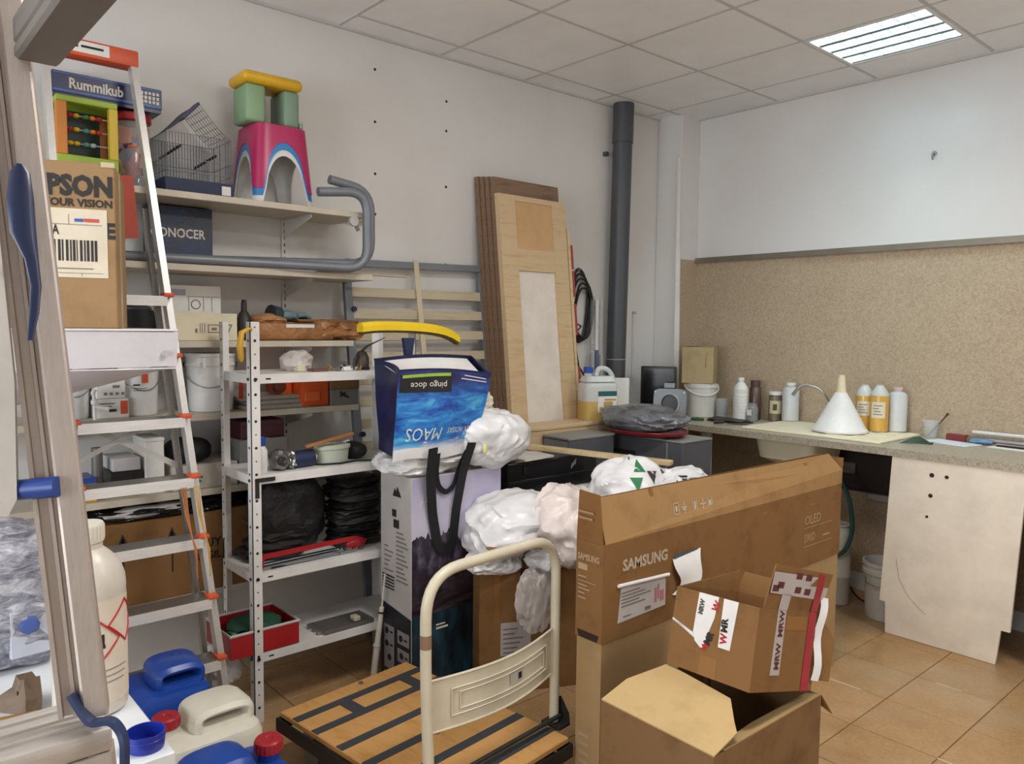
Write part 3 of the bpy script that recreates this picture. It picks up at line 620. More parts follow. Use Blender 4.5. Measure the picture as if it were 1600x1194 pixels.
# --- fifth board
t = thing('black_bag', 'black rounded bag on the low shelf behind the white post', 'bag', (.18, -3.43, .96)); part('shell', B().blob((.18, -3.44, 1.005), (.1, .085, .05), 12, .08, 1.2, 3, power=2.6), black_m, t)
t = thing('cream_carton', 'long cream carton with a small green label on the low shelf', 'carton', (.18, -3.4, .855)); part('box', B().box((.05, -3.53, .8555), (.28, -3.27, .955), .003), mk('pale_card', '#b9b0a2', .6), t); part('label', quad([(.2805, -3.47, .875), (.2805, -3.41, .875), (.2805, -3.41, .91), (.2805, -3.47, .91)], (1, 0, 0)), mk('label_green', '#a9b59b', .6), t); part('printed_lines', patch((.2815, -3.465, .878), (0, 1, 0), (0, 0, 1), [(0, .022, .05, .03), (.008, .006, .045, .014)]), mk('print_teal', '#3c6a72', .6), t, kind='stuff', smooth=None)
t = thing('dark_red_box', 'dark red flat box on the low shelf beside the bottle', 'box', (.18, -3.19, 1.03)); part('box', B().box((.06, -3.25, 1.04), (.27, -3.06, 1.115), .003), mk('maroon', '#46171b', .5), t); part('lid_seam', B().box((.2702, -3.25, 1.09), (.2712, -3.06, 1.094)), ink, t)
t = thing('grey_carton', 'plain pale grey carton under the dark red box', 'carton', (.18, -3.18, .855)); part('box', B().box((.05, -3.262, .8555), (.285, -3.05, 1.038), .003), mk('grey_card', '#8b8883', .65), t); part('tape', B().box((.05, -3.17, 1.0382), (.285, -3.13, 1.0386)), tapew, t)
t = thing('printer_cartridge', 'black and white cartridge box behind the ladder brace', 'box', (.18, -3.68, .86)); part('box', B().box((.08, -3.75, .905), (.25, -3.63, .955), .004), black_p, t); part('label_block', B().box((.09, -3.74, .9555), (.252, -3.64, 1.005), .003), mk('pale_label', '#c3c1c2', .5), t); part('stand', B().box((.1, -3.76, .856), (.24, -3.62, .9045)), mk('cream_card2', '#b5aa95', .6), t)
t = thing('white_canister', 'plain white carton upright behind the ladder rail', 'carton', (.18, -3.59, .856)); part('box', B().box((.1, -3.625, .856), (.26, -3.555, 1.06), .002), paper, t); part('lid', B().box((.098, -3.627, 1.0602), (.262, -3.553, 1.075), .002), paper, t)
t = thing('blue_yellow_tin', 'small blue and yellow box on the low shelf behind the ladder', 'box', (.2, -3.85, .856)); part('box', B().box((.13, -3.88, .856), (.27, -3.80, .925), .002), yellow_p, t); part('lid', B().box((.128, -3.882, .9255), (.272, -3.798, .945), .002), blue_p, t)
single('grey_tube', B().cyl((.22, -3.785, .856), (.22, -3.785, 1.05), .02, n=14), mk('dull_steel', '#6c6864', .5, .3), 'dull grey upright cylinder behind the ladder brace', 'cylinder')
# --- lowest board: fragile carton, film roll
t = thing('fragile_carton', 'long brown carton printed with arrows behind the ladder', 'carton', (.15, -3.53, .435))
part('box', B().box((.02, -3.84, .4355), (.285, -3.2, .76), .003), card, t)
text(t, 'MUY', .05, ink, (.2855, -3.45, .615), (0, 1, 0), (0, 0, 1), bold=.001); text(t, 'FRAGIL', .044, ink, (.2855, -3.475, .565), (0, 1, 0), (0, 0, 1), bold=.001, sx=.9)
for y, z0, z1 in ((-3.72, .56, .70), (-3.54, .54, .70), (-3.215, .5, .68)):
    part('printed_arrow', B().box((.2855, y-.003, z0), (.2862, y+.003, z1)).prism([(.2855, y-.016, z1-.02), (.2855, y+.016, z1-.02), (.2855, y, z1+.02)], (.0007, 0, 0)), ink, t)
t = thing('film_roll', 'black plastic film bundle on top of the fragile carton', 'plastic film', (.2, -3.55, .762))
part('bundle', B().blob((.16, -3.5, .788), (.13, .3, .026), 21, .2, 3, 4, power=4), mk('black_film', '#1d1c1d', .18, var=.3, bump=.8, bs=30, bd=.01), t); part('clear_wrap', B().blob((.24, -3.6, .79), (.05, .17, .024), 22, .25, 3, 3, power=3), bagt, t)

# ------------------------------------------------------------------ white metal shelving unit
t = thing('metal_shelf_unit', 'white perforated metal shelving unit with four shelves', 'shelving', (.5, -3.08, 0))
UX0, UX1, UY0, UY1 = .35, .65, -3.365, -2.635
def post(x, y, sx, sy, zt):
    p = part('post', B().box((x, y, 0), (x+.003*sx, y+.036*sy, zt)).box((x, y, 0), (x+.036*sx, y+.003*sy, zt)), white_m, t, smooth=None)
    b = B()
    for k in range(15):
        z = .06+k*.1
        if z > zt-.02: break
        if sx < 0: b.cyl((x+.0002, y+.018*sy, z), (x+.001, y+.018*sy, z), .0055, n=8)
        if sy > 0: b.cyl((x+.018*sx, y-.0002, z), (x+.018*sx, y-.001, z), .0055, n=8)
        if sx > 0 and sy > 0: b.cyl((x+.018*sx, y-.0002, z+.05), (x+.018*sx, y-.001, z+.05), .003, n=6)
        if sx < 0: b.cyl((x+.0002, y+.018*sy, z+.05), (x+.001, y+.018*sy, z+.05), .003, n=6)
    q = part('hole_row', b, ink, p, smooth=None, kind='stuff')
post(UX1, UY0, -1, 1, 1.53); post(UX1, UY1, -1, -1, 1.53); post(UX0, UY0, 1, 1, 1.53); post(UX0, UY1, 1, -1, 1.53)
for z in (1.335, .955, .578, .268):
    s = part('shelf', B().box((UX0+.004, UY0+.004, z-.003), (UX1-.004, UY1-.004, z)).box((UX0+.004, UY0+.004, z-.035), (UX0+.0065, UY1-.004, z-.0031)).box((UX1-.0065, UY0+.004, z-.035), (UX1-.004, UY1-.004, z-.0031)).box((UX0+.0066, UY0+.004, z-.035), (UX1-.0066, UY0+.0065, z-.0031)).box((UX0+.0066, UY1-.0065, z-.035), (UX1-.0066, UY1-.004, z-.0031)), white_m, t, smooth=None)
    part('bolt', B().cyl((UX1+.0005, UY0+.018, z-.018), (UX1+.005, UY0+.018, z-.018), .007, n=6), black_p, s)
    part('bolt', B().cyl((UX1-.018, UY0-.0005, z-.018), (UX1-.018, UY0-.005, z-.018), .006, n=6), black_p, s)
    part('slot', B().box((UX1-.004, UY0+.06, z-.021), (UX1-.0032, UY0+.08, z-.015), .001), ink, s)
part('corner_bracket', B().prism([(UX1+.0006, UY0+.012, .945), (UX1+.0006, UY0+.09, .945), (UX1+.0006, UY0+.09, .930), (UX1+.0006, UY0+.027, .930), (UX1+.0006, UY0+.027, .87), (UX1+.0006, UY0+.012, .87)], (.004, 0, 0)), mk('dark_steel', '#3c3b3a', .4, .6), t)
part('clip', B().prism([(UX0+.01, UY0-.001, .58), (UX0+.02, UY0-.001, .58), (UX0+.02, UY0-.001, .66), (UX0+.015, UY0-.001, .66)], (0, -.003, 0)), mk('dark_steel', '#3c3b3a'), t)
# on the shelves
def small(name, b, m, label, cat, group=None): return single(name, b, m, label, cat, group)
S1, S2, S3, S4 = 1.3355, .9555, .5785, .2685
t = thing('foil_bag', 'crumpled clear bag of small parts on the top metal shelf', 'bag', (.5, -3.13, S1)); part('bag', B().blob((.5, -3.11, S1+.035), (.05, .06, .045), 31, .35, 2.5, 3, floor=S1), bagt, t); part('card', B().box((.53, -3.14, S1), (.56, -3.1, S1+.028), .002, rot=(0, 0, .3)), paperc, t)
small('metal_plate', B().box((.55, -3.09, S1), (.6, -3.02, S1+.012), .002, rot=(0, 0, .2)), mk('dark_red_metal', '#7a5550', .5, .3), 'flat reddish metal part beside the crumpled bag', 'metal part')
rr = random.Random(5); kinds = [('brass_fitting', mk('brass', '#b08b45', .35, .8)), ('steel_fitting', zinc), ('dark_bolt', mk('dark_steel', '#3c3b3a')), ('white_fitting', white_p)]
for k in range(12):
    y = -3.0+k*.0145; x = .53+.06*rr.random(); nm, mm = kinds[k % 4]
    b = B()
    if k % 3 == 0: b.lathe([(.007, 0), (.01, .002), (.01, .012), (.006, .014), (.006, .022), (0, .022)], 8, (x, y, S1))
    elif k % 3 == 1: b.cyl((x, y, S1+.007), (x+.03, y+.012, S1+.007), .0065, n=8).cyl((x, y, S1+.01), (x-.006, y-.003, S1+.01), .01, n=6)
    else: b.tube([(x, y, S1+.006), (x+.02, y+.004, S1+.006), (x+.026, y+.006, S1+.02)], .005, 6)
    single(nm, b, mm, ['brass','steel','dark','white'][k % 4]+' fitting on the top metal shelf, '+['first','second','third','fourth','fifth','sixth','seventh','eighth','ninth','tenth','eleventh','last'][k]+' loose part from the left', 'hardware', 'small fittings on the top metal shelf')
small('white_switch', B().box((.57, -2.955, S1), (.61, -2.915, S1+.016), .003), white_p, 'small white plastic block among the fittings on the metal shelf', 'plastic block')
t = thing('oil_can', 'dark metal oil can with a thin spout behind the blue bag', 'oil can', (.56, -2.845, S1)); oc = mk('oil_can_metal', '#4a413c', .45, .4)
part('can', B().lathe([(.026, 0), (.03, .004), (.03, .05), (.018, .075), (.006, .08), (0, .08)], 18, (.56, -2.845, S1)), oc, t); part('spout', B().tube([(.56, -2.845, S1+.078), (.565, -2.82, S1+.1), (.575, -2.74, S1+.135)], [.006, .004, .002], 8), oc, t); part('handle', B().tube([(.575, -2.87, S1+.06), (.585, -2.895, S1+.045), (.585, -2.9, S1+.01), (.58, -2.88, S1+.004)], .005, 6), oc, t)
t = thing('yellow_hose_piece', 'curved yellow plastic piece hooked on the white shelf post', 'plastic piece', (.645, -3.4, 1.4)); part('curve', B().tube([(.655, -3.378, 1.50), (.66, -3.4, 1.49), (.66, -3.408, 1.44), (.655, -3.402, 1.40), (.65, -3.398, 1.385)], [.008, .011, .012, .011, .006], 8), mk('yellow_dull', '#d2a437', .5), t); part('hook', B().tube([(.655, -3.378, 1.50), (.65, -3.36, 1.505), (.64, -3.36, 1.49)], .006, 6), mk('yellow_dull', '#d2a437'), t)
t = thing('glue_bottle', 'white bottle with blue cap beside the white shelf post', 'bottle', (.6, -3.305, S2)); part('bottle', B().lathe([(.02, 0), (.022, .004), (.022, .085), (.014, .1), (.012, .104), (0, .104)], 18, (.6, -3.305, S2)), white_p, t); part('cap', B().lathe([(.0155, .1045), (.0155, .135), (.013, .138), (0, .138)], 18, (.6, -3.305, S2)), blue_p, t); part('label', B().lathe([(.0223, .02), (.0225, .022), (.0225, .06), (.0223, .062)], 18, (.6, -3.305, S2), cap=False), paper, t)
t = thing('foil_roll', 'crumpled silver foil roll beside the white bottle', 'foil', (.58, -3.22, S2)); part('foil', B().blob((.58, -3.225, S2+.038), (.05, .035, .038), 41, .35, 3, 3, floor=S2), mk('foil', '#8e8c8a', .22, .8, bump=.6, bs=40, bd=.005), t); part('core_hole', B().cyl((.625, -3.235, S2+.04), (.632, -3.236, S2+.04), .018, n=14), ink, t)
t = thing('tape_roll_navy', 'navy blue roll lying on the second metal shelf', 'roll', (.58, -3.13, S2)); part('roll', B().cyl((.585, -3.175, S2+.034), (.575, -3.085, S2+.034), .034, n=20), navy_d, t); part('foil_end', B().blob((.59, -3.185, S2+.036), (.03, .022, .036), 44, .4, 3, 3, floor=S2), mk('foil', '#8e8c8a'), t); part('core', B().cyl((.575, -3.0845, S2+.034), (.574, -3.07, S2+.03), .016, n=12), white_p, t)
t = thing('plastic_tub', 'pale oval plastic tub with lid on the second metal shelf', 'tub', (.56, -2.99, S2)); mt = mk('tub_plastic', '#b9bfae', .4); part('tub', B().lathe([(.05, 0), (.058, .004), (.063, .06)], 24, (.56, -2.985, S2), sx=.8, sy=1.15), mt, t); part('lid', B().lathe([(.068, .0605), (.068, .072), (.062, .076), (0, .078)], 24, (.56, -2.985, S2), sx=.8, sy=1.15), mt, t)
small('wooden_stick', B().box((-.0, -.11, -.006), (.02, .11, .006), .002, rot=(.22, 0, .05), piv=(0, 0, 0)).bm and (lambda b: (b.bm.transform(Matrix.Translation((.585, -3.015, S2+.1))), b)[1])(B().box((0, -.11, -.006), (.02, .11, .006), .002, rot=(.16, 0, .05), piv=(0, 0, 0))), mk('stick_wood', '#a36f42', .5), 'thin brown wooden stick resting on the plastic tub', 'wood stick')
t = thing('black_torch', 'black tool with a white tube at the end of the second metal shelf', 'tool', (.5, -2.87, S2)); part('body', B().blob((.5, -2.86, S2+.035), (.08, .05, .035), 47, .15, 2, 3, floor=S2), black_m, t); part('white_tube', B().cyl((.5, -2.93, S2+.055), (.48, -2.865, S2+.068), .008, n=10), white_p, t)
single('black_strap', B().tube([(.55, -3.1, S2+.004), (.6, -3.05, S2+.004), (.62, -2.98, S2+.004), (.6, -2.9, S2+.004), (.63, -2.84, S2+.004)], .004, 6), black_m, 'black flat strap lying along the second metal shelf edge', 'strap')
# third shelf: saw, rods, stacked bags and papers
t = thing('red_hacksaw', 'long red saw frame lying across the third metal shelf', 'saw', (.6, -3.1, S3)); part('frame', B().tube(rp([(.62, -3.32, S3+.012), (.62, -3.32, S3+.055), (.6, -2.9, S3+.055), (.59, -2.85, S3+.03)], 3, .02), .009, 8, sec=[(-1, -.6), (1, -.6), (1, .6), (-1, .6)]), red_p, t); part('blade', B().box((.618, -3.32, S3+.004), (.6195, -2.9, S3+.014)), zinc, t); part('handle', B().blob((.59, -2.9, S3+.03), (.02, .045, .025), 50, .1, 1.5, 3), red_p, t)
for k in range(5):
    x = .555+.016*k
    single('metal_rod', B().cyl((x, -3.34+.015*k, S3+.005), (x-.02, -2.92-.01*k, S3+.005), .0045, n=8), zinc if k % 2 else black_m, ['black rod farthest back','shiny rod second from the back','black rod in the middle','shiny rod second from the front','black rod nearest the front'][k]+' among the thin rods on the third metal shelf', 'rod', 'thin rods on the third metal shelf')
t = thing('spring_chain', 'small pile of shiny chain at the right of the third metal shelf', 'chain', (.6, -2.95, S3)); rr = random.Random(9); b = B()
for k in range(26):
    x, y, z = .6+rr.uniform(-.03, .03), -2.93+rr.uniform(-.06, .06), S3+.006+rr.uniform(0, .014); a = rr.uniform(0, 3)
    b.tube([(x+.007*math.cos(q*PI/4)*math.cos(a), y+.007*math.cos(q*PI/4)*math.sin(a), z+.005*math.sin(q*PI/4)) for q in range(8)], .0016, 5, loop=True)
part('links', b, zinc, t, smooth=None, kind='stuff')
dk = [mk('dark_paper', '#231f1b', .8, bump=.5, bs=20), mk('dark_bag', '#171618', .45, bump=.8, bs=18, bd=.01), mk('grey_sheet', '#2f2b28', .7)]
for k in range(9):
    z = S3+.0+k*.032; rr = random.Random(k)
    b = B().blob((.47+rr.uniform(-.005, .005), -2.84+rr.uniform(-.008, .006), z+.016), (.085, .10, .018), 60+k, .2, 2.2, 3, power=6)
    single('folded_sack', b, dk[1] if k % 3 else dk[2], ['lowest','second from the bottom','third from the bottom','fourth from the bottom','middle one','fourth from the top','third from the top','second from the top','topmost'][k]+' of the dark sack stack on the third metal shelf', 'sack', 'stack of dark folded sacks')
for k in range(4):
    b = B().blob((.44, -3.2+.02*k, S3+.02+k*.036), (.085, .12-.01*k, .02), 80+k, .25, 2, 3, power=5)
    single('folded_cloth', b, dk[0], ['lowest','second from the bottom','second from the top','topmost'][k]+' of the dark cloth pile on the third metal shelf', 'cloth', 'pile of dark folded cloths')
single('long_board', B().box((.38, -3.3, S3+.16), (.48, -2.98, S3+.172), .002, rot=(.12, 0, 0)), mk('dull_board', '#453d34', .6), 'dull narrow board lying slanted on the dark cloths', 'board')
single('black_sack', B().blob((.445, -3.13, S3+.17), (.072, .15, .15), 88, .16, 2.4, 4, power=3, soft=True), mk('dark_bag', '#171618'), 'big black plastic sack at the back of the third metal shelf', 'sack')
# lowest shelf: red crate, aluminium profiles
t = thing('red_crate', 'red plastic crate with a broken rim on the lowest metal shelf', 'crate', (.55, -3.27, S4))
def openbox(a, b_, th=.004):
    (x0, y0, z0), (x1, y1, z1) = a, b_
    return B().box((x0, y0, z0), (x1, y1, z0+th)).box((x0, y0, z0+th), (x0+th, y1, z1)).box((x1-th, y0, z0+th), (x1, y1, z1)).box((x0+th, y0, z0+th), (x1-th, y0+th, z1)).box((x0+th, y1-th, z0+th), (x1-th, y1, z1))
rc = openbox((.40, -3.452, S4+.003), (.645, -3.18, S4+.088)); part('tray', rc, red_p, t); part('white_rim', B().tube([(.40, -3.452, S4+.092), (.645, -3.452, S4+.092), (.645, -3.18, S4+.092), (.40, -3.18, S4+.092)], .006, 6, loop=True), mk('rim_pale', '#bdb4ae', .6), t)
single('green_bottle', B().lathe([(.03, 0), (.034, .01), (.034, .14), (.014, .17), (.014, .2), (0, .2)], 16).bm and (lambda b: (b.bm.transform(Matrix.Translation((.55, -3.42, S4+.045))@Euler((-1.45, 0, .25)).to_matrix().to_4x4()), b)[1])(B().lathe([(.03, 0), (.034, .01), (.034, .14), (.014, .17), (.014, .2), (0, .2)], 16)), green_d, 'green bottle lying in the red crate', 'bottle')
single('green_cloth', B().blob((.52, -3.31, S4+.07), (.08, .10, .04), 55, .25, 2, 3), mk('green_fabric', '#1e4a35', .7), 'crumpled dark green cloth in the red crate', 'cloth')
single('white_bag', B().blob((.50, -3.44, .20), (.07, .065, .065), 57, .3, 2.2, 4, soft=True), bag_w, 'crumpled white bag hanging under the red crate', 'bag')
for k in range(6):
    x = .53+.02*k
    b = B().box((x, -3.09+.02*(k % 2), S4+.003), (x+.016, -2.84, S4+.006)).box((x, -3.09+.02*(k % 2), S4+.0062), (x+.002, -2.84, S4+.02)).box((x+.014, -3.09+.02*(k % 2), S4+.0062), (x+.016, -2.84, S4+.02))
    single('aluminium_profile', b, alu, ['rearmost','second from the back','third from the back','third from the front','second from the front','frontmost'][k]+' aluminium channel profile on the lowest metal shelf', 'metal profile', 'aluminium profiles on the lowest shelf', smooth=None)
single('masonry_chip', B().box((.6, -2.93, S4+.021), (.64, -2.9, S4+.04), .003), mk('chip_stone', '#b5aa93', .8), 'small pale stone chip on the profiles', 'stone chip')
# ------------------------------------------------------------------ counter, sink and what stands there
CZ = .95
t = thing('kitchen_counter', 'speckled laminate kitchen counter along the back wall with a cream sink', 'counter', (1.6, -.33, 0))
wt = B(); HX0, HX1, HY0, HY1 = .985, 1.375, -.545, -.105
V_ = [(.16, -.66), (3.3, -.66), (3.3, -.0125), (.212, -.0125), (.212, -.2), (.16, -.2), (HX0, HY0), (HX1, HY0), (HX1, HY1), (HX0, HY1)]
vt = [wt.bm.verts.new((x, y, CZ)) for x, y in V_]; vb = [wt.bm.verts.new((x, y, CZ-.036)) for x, y in V_]
for f in ((0, 1, 7, 6), (1, 2, 8, 7), (2, 3, 9, 8), (3, 4, 6, 9), (4, 5, 0, 6)):
    wt.bm.faces.new([vt[q] for q in f]); wt.bm.faces.new([vb[q] for q in f][::-1])
for lp in ((0, 1, 2, 3, 4, 5), (9, 8, 7, 6)):
    for q in range(len(lp)): wt.bm.faces.new((vb[lp[q]], vb[lp[(q+1) % len(lp)]], vt[lp[(q+1) % len(lp)]], vt[lp[q]]))
part('worktop', wt, MATS['lam'], t, smooth=None)
part('leg', B().cyl((.72, -.58, 0), (.72, -.58, CZ-.037), .034, n=20), mk('leg_white', '#c9c6be', .4), t)
part('leg', B().cyl((3.2, -.58, 0), (3.2, -.58, CZ-.037), .034, n=20), mk('leg_white', '#c9c6be'), t)
part('drain_tube', B().cyl((1.27, -.3, .4), (1.27, -.3, .77), .02, n=12), greylt, t)
ck = mk('sink_cream', '#ece2c6', .55, var=.02)
t = thing('kitchen_sink', 'cream composite sink with drainer let into the speckled counter', 'sink', (1.33, -.32, CZ))
bx0, bx1, by0, by1 = 1.0, 1.36, -.53, -.12
b = B()
b.box((.95, -.57, CZ+.0005), (bx0, -.06, CZ+.012), .003).box((bx1, -.57, CZ+.0005), (1.74, -.06, CZ+.012), .003).box((bx0, -.57, CZ+.0005), (bx1, by0, CZ+.012), .003).box((bx0, by1, CZ+.0005), (bx1, -.06, CZ+.012), .003)
part('rim', b, ck, t)
def rr_ring(x0, x1, y0, y1, z, r=.06, n=5):
    P = []
    for cx, cy, a0 in ((x1-r, y1-r, 0), (x0+r, y1-r, 90), (x0+r, y0+r, 180), (x1-r, y0+r, 270)):
        for k in range(n+1):
            a = math.radians(a0+90*k/n); P.append(Vector((cx+r*math.cos(a), cy+r*math.sin(a), z)))
    return P
bw = B().loft([rr_ring(bx0, bx1, by0, by1, CZ+.012, .03), rr_ring(bx0+.012, bx1-.012, by0+.012, by1-.012, CZ-.03), rr_ring(bx0+.03, bx1-.03, by0+.03, by1-.03, .80), rr_ring(bx0+.07, bx1-.07, by0+.07, by1-.07, .775), rr_ring(bx0+.06, bx1-.06, by0+.06, by1-.06, .765), rr_ring(bx0+.015, bx1-.015, by0+.015, by1-.015, .79), rr_ring(bx0-.004, bx1+.004, by0-.004, by1+.004, CZ-.04)], cap=True)
part('bowl', bw, ck, t, smooth=.7)
part('drain', B().cyl((1.18, -.32, .7755), (1.18, -.32, .779), .03, n=18), chrome, t)
for k in range(6): part('drainer_rib', B().box((1.42, -.5+.07*k, CZ+.0121), (1.70, -.488+.07*k, CZ+.016), .002), ck, t)
t = thing('tap', 'chrome swan neck tap behind the white funnel', 'tap', (1.25, -.085, CZ+.012))
part('base', B().lathe([(.026, 0), (.026, .012), (.018, .018), (.018, .05), (0, .052)], 18, (1.25, -.085, CZ+.0125)), chrome, t)
part('spout', B().tube(rp([(1.25, -.085, CZ+.06), (1.245, -.10, CZ+.13), (1.20, -.15, CZ+.235), (1.12, -.22, CZ+.255), (1.085, -.25, CZ+.185)], 5, .08), .0105, 10), chrome, t)
# items on the counter, left to right
t = thing('paint_pail', 'white plastic pail on the counter under the small brown carton', 'pail', (.44, -.25, CZ))
part('body', B().lathe([(.088, 0), (.092, .004), (.104, .19), (.11, .192), (.11, .215), (.102, .215), (.09, .02), (0, .02)], 28, (.44, -.25, CZ+.0005)), mk('pail_white', '#d9d7d0', .4), t)
part('lid', B().lathe([(.100, .2155), (.1, .219), (0, .219)], 28, (.44, -.25, CZ)), mk('pail_white', '#d9d7d0'), t)
part('handle', B().tube([(.44+.66*.111*math.cos(a)+.75*.116*math.sin(a), -.25+.75*.111*math.cos(a)-.66*.116*math.sin(a), CZ+.207-.062*math.sin(a)) for a in [PI*k/14 for k in range(15)]], .0045, 6), white_p, t)
t = thing('small_carton', 'small plain brown carton on top of the white pail', 'carton', (.42, -.24, CZ+.22))
part('box', B().box((-.1, -.1, .0), (.1, .1, .235), .003), cardp, t, w=False); part('flap', B().box((-.1, -.1, .2355), (.0, .1, .239), .001, rot=(0, -.12, 0), piv=(-.1, 0, .2355)), cardp, t, w=False); part('flap', B().box((.005, -.1, .2355), (.1, .1, .2385), .001), cardp, t, w=False); part('stain', B().tube([(.06, -.101, .2), (.05, -.101, .14), (.055, -.101, .1)], .0015, 5), carddk, t, w=False)
t.rotation_euler = (0, 0, .45)
t = thing('ribbed_glass', 'clear ribbed plastic beaker beside the white pail', 'beaker', (.584, -.22, CZ)); b = B().lathe([(.03, 0), (.031, .002), (.038, .125), (.035, .125), (.028, .006), (0, .006)], 24, (.584, -.22, CZ+.0005)); part('beaker', b, glassm, t)
part('rib_row', (lambda b: ([b.cyl((.584+.0315*math.cos(k*PI/9), -.22+.0315*math.sin(k*PI/9), CZ+.004), (.584+.0385*math.cos(k*PI/9), -.22+.0385*math.sin(k*PI/9), CZ+.122), .0016, n=5) for k in range(18)], b)[1])(B()), glassm, t, kind='stuff', smooth=None)
t = thing('jar_top', 'small green jar lid lying on the counter before the pail', 'lid', (.56, -.45, CZ)); part('disc', B().lathe([(.036, 0), (.04, .002), (.04, .012), (.034, .014), (0, .014)], 20, (.56, -.45, CZ+.0005)), green_d, t); part('knob', B().cyl((.56, -.45, CZ+.0145), (.56, -.45, CZ+.019), .012, n=10), green_d, t)
t = thing('black_tray', 'thin black folded sheet lying on the counter left of the sink', 'sheet', (.72, -.4, CZ)); part('sheet', B().box((.6, -.42, CZ+.0005), (.86, -.29, CZ+.006), .002, rot=(0, 0, -.1)), black_m, t); part('upper_sheet', B().box((.62, -.43, CZ+.0125), (.84, -.31, CZ+.018), .002, rot=(.03, .03, .12)), mk('dark_sheet', '#2c2a28', .5), t)
t = thing('trowel', 'dark handled trowel lying at the counter edge left of the sink', 'trowel', (.86, -.45, CZ)); part('blade', B().prism([(.80, -.5, CZ+.004), (.9, -.42, CZ+.004), (.86, -.38, CZ+.004)], (0, 0, .003)), mk('rusty_steel', '#6b5a48', .6, .5), t); part('handle', B().tube([(.79, -.5, CZ+.016), (.74, -.54, CZ+.014)], [.009, .012], 8), black_p, t)
def bottle(name, label, x, y, z, r, h, mat, capm, kind='bottle', ribs=0, neck=.35, group=None, sy=1.0, liquid=None, lab=None, shoulder=.72):
    t = thing(name, label, kind, (x, y, z), group=group)
    pr = [(r*.9, .0), (r, .006)]
    if ribs:
        for k in range(ribs):
            z0 = .006+(h*shoulder-.006)*(k+.15)/ribs; dz = (h*shoulder-.006)/ribs
            pr += [(r, z0), (r, z0+dz*.72), (r*.93, z0+dz*.8), (r*.93, z0+dz*.88)]
    pr += [(r, h*shoulder), (r*.9, h*(shoulder+.07)), (r*neck*1.15, h*.9), (r*neck, h*.91), (r*neck, h*.93), (0, h*.93)]
    part('body', B().lathe(pr, 24, sy=sy), mat, t, w=False)
    if capm: part('cap', B().lathe([(r*neck*1.25, h*.9305), (r*neck*1.25, h*.99), (r*neck*1.1, h), (0, h)], 16, sy=1), capm, t, w=False)
    if liquid: part('liquid', B().lathe([(r*1.006, .004), (r*1.008, .006), (r*1.008, h*liquid[1]), (r*1.003, h*liquid[1]+.001)], 24, sy=sy, cap=False), liquid[0], t, w=False)
    if lab:
        m, z0, z1, a0, a1 = lab
        part('label', B().loft([[Vector((r*1.02*math.cos(a0+(a1-a0)*k/8), r*1.02*math.sin(a0+(a1-a0)*k/8)*sy, zz)) for k in range(9)] for zz in (h*z0, h*z1)], cap=False, close=False), m, t, w=False)
        bb = B()
        for q in range(4):
            zz = h*(z0+(z1-z0)*(.2+.18*q)); aa, ab = a0+(a1-a0)*(.15+.05*(q % 2)), a0+(a1-a0)*(.8-.12*(q % 3))
            bb.loft([[Vector((r*1.03*math.cos(aa+(ab-aa)*k/5), r*1.03*math.sin(aa+(ab-aa)*k/5)*sy, z3)) for k in range(6)] for z3 in (zz, zz+h*.018)], cap=False, close=False)
        part('small_print', bb, inkg, t, w=False, kind='stuff', smooth=None)
    return t
FA = -1.0  # angle on a bottle that faces the room
bottle('ribbed_bottle', 'white ribbed plastic bottle standing on the counter left of the sink', .73, -.24, CZ+.0005, .046, .27, white_p, white_p, ribs=9)
t = thing('brown_jar', 'tall brown glass jar behind the small clear jar', 'jar', (.775, -.14, CZ)); part('glass', B().lathe([(.034, 0), (.036, .004), (.036, .2), (.026, .215), (0, .215)], 18, (.765, -.13, CZ+.0005)), mk('brown_glass', '#5a463c', .25), t); part('cap', B().lathe([(.03, .216), (.03, .25), (0, .252)], 18, (.765, -.13, CZ)), mk('brown_cap', '#4f3c33', .5), t)
t = thing('clear_jar', 'small clear glass jar with a label before the brown jar', 'jar', (.80, -.21, CZ)); part('glass', B().lathe([(.034, 0), (.038, .004), (.038, .085), (.026, .1), (.028, .112), (0, .112)], 20, (.80, -.22, CZ+.0005)), glassm, t); part('contents', B().lathe([(.033, .003), (.036, .006), (.036, .055), (0, .056)], 18, (.80, -.22, CZ)), mk('jar_contents', '#6a625a', .6), t); part('label', B().box((.79, -.262, CZ+.04), (.82, -.2585, CZ+.075)), paper, t)
t = thing('labelled_jar', 'glass jar with white lid and a pictured label near the wall', 'jar', (.87, -.09, CZ)); part('glass', B().lathe([(.036, 0), (.04, .004), (.04, .15), (.036, .165), (0, .165)], 20, (.88, -.085, CZ+.0005)), mk('jar_brownish', '#786a56', .3), t); part('lid', B().lathe([(.042, .1655), (.042, .182), (.038, .186), (0, .186)], 20, (.88, -.085, CZ)), white_p, t); part('label', B().loft([[Vector((.88+.0412*math.cos(a), -.085+.0412*math.sin(a), CZ+z)) for a in [-2.0+.25*k for k in range(9)]] for z in (.05, .13)], cap=False, close=False), mk('label_cream', '#cfc6a0', .6), t); part('picture', B().loft([[Vector((.88+.042*math.cos(a), -.085+.042*math.sin(a), CZ+z)) for a in [-1.4+.2*k for k in range(4)]] for z in (.07, .11)], cap=False, close=False), mk('label_dark', '#4a4638', .6), t)
bottle('white_bottle', 'plain translucent white bottle between the labelled jar and the tap', .985, -.09, CZ+.013, .05, .235, mk('bottle_greywhite', '#cfd2d3', .35), white_p, neck=.45, shoulder=.78)
t = thing('funnel', 'large white plastic funnel standing upside down on the sink drainer', 'funnel', (1.43, -.36, CZ+.017))
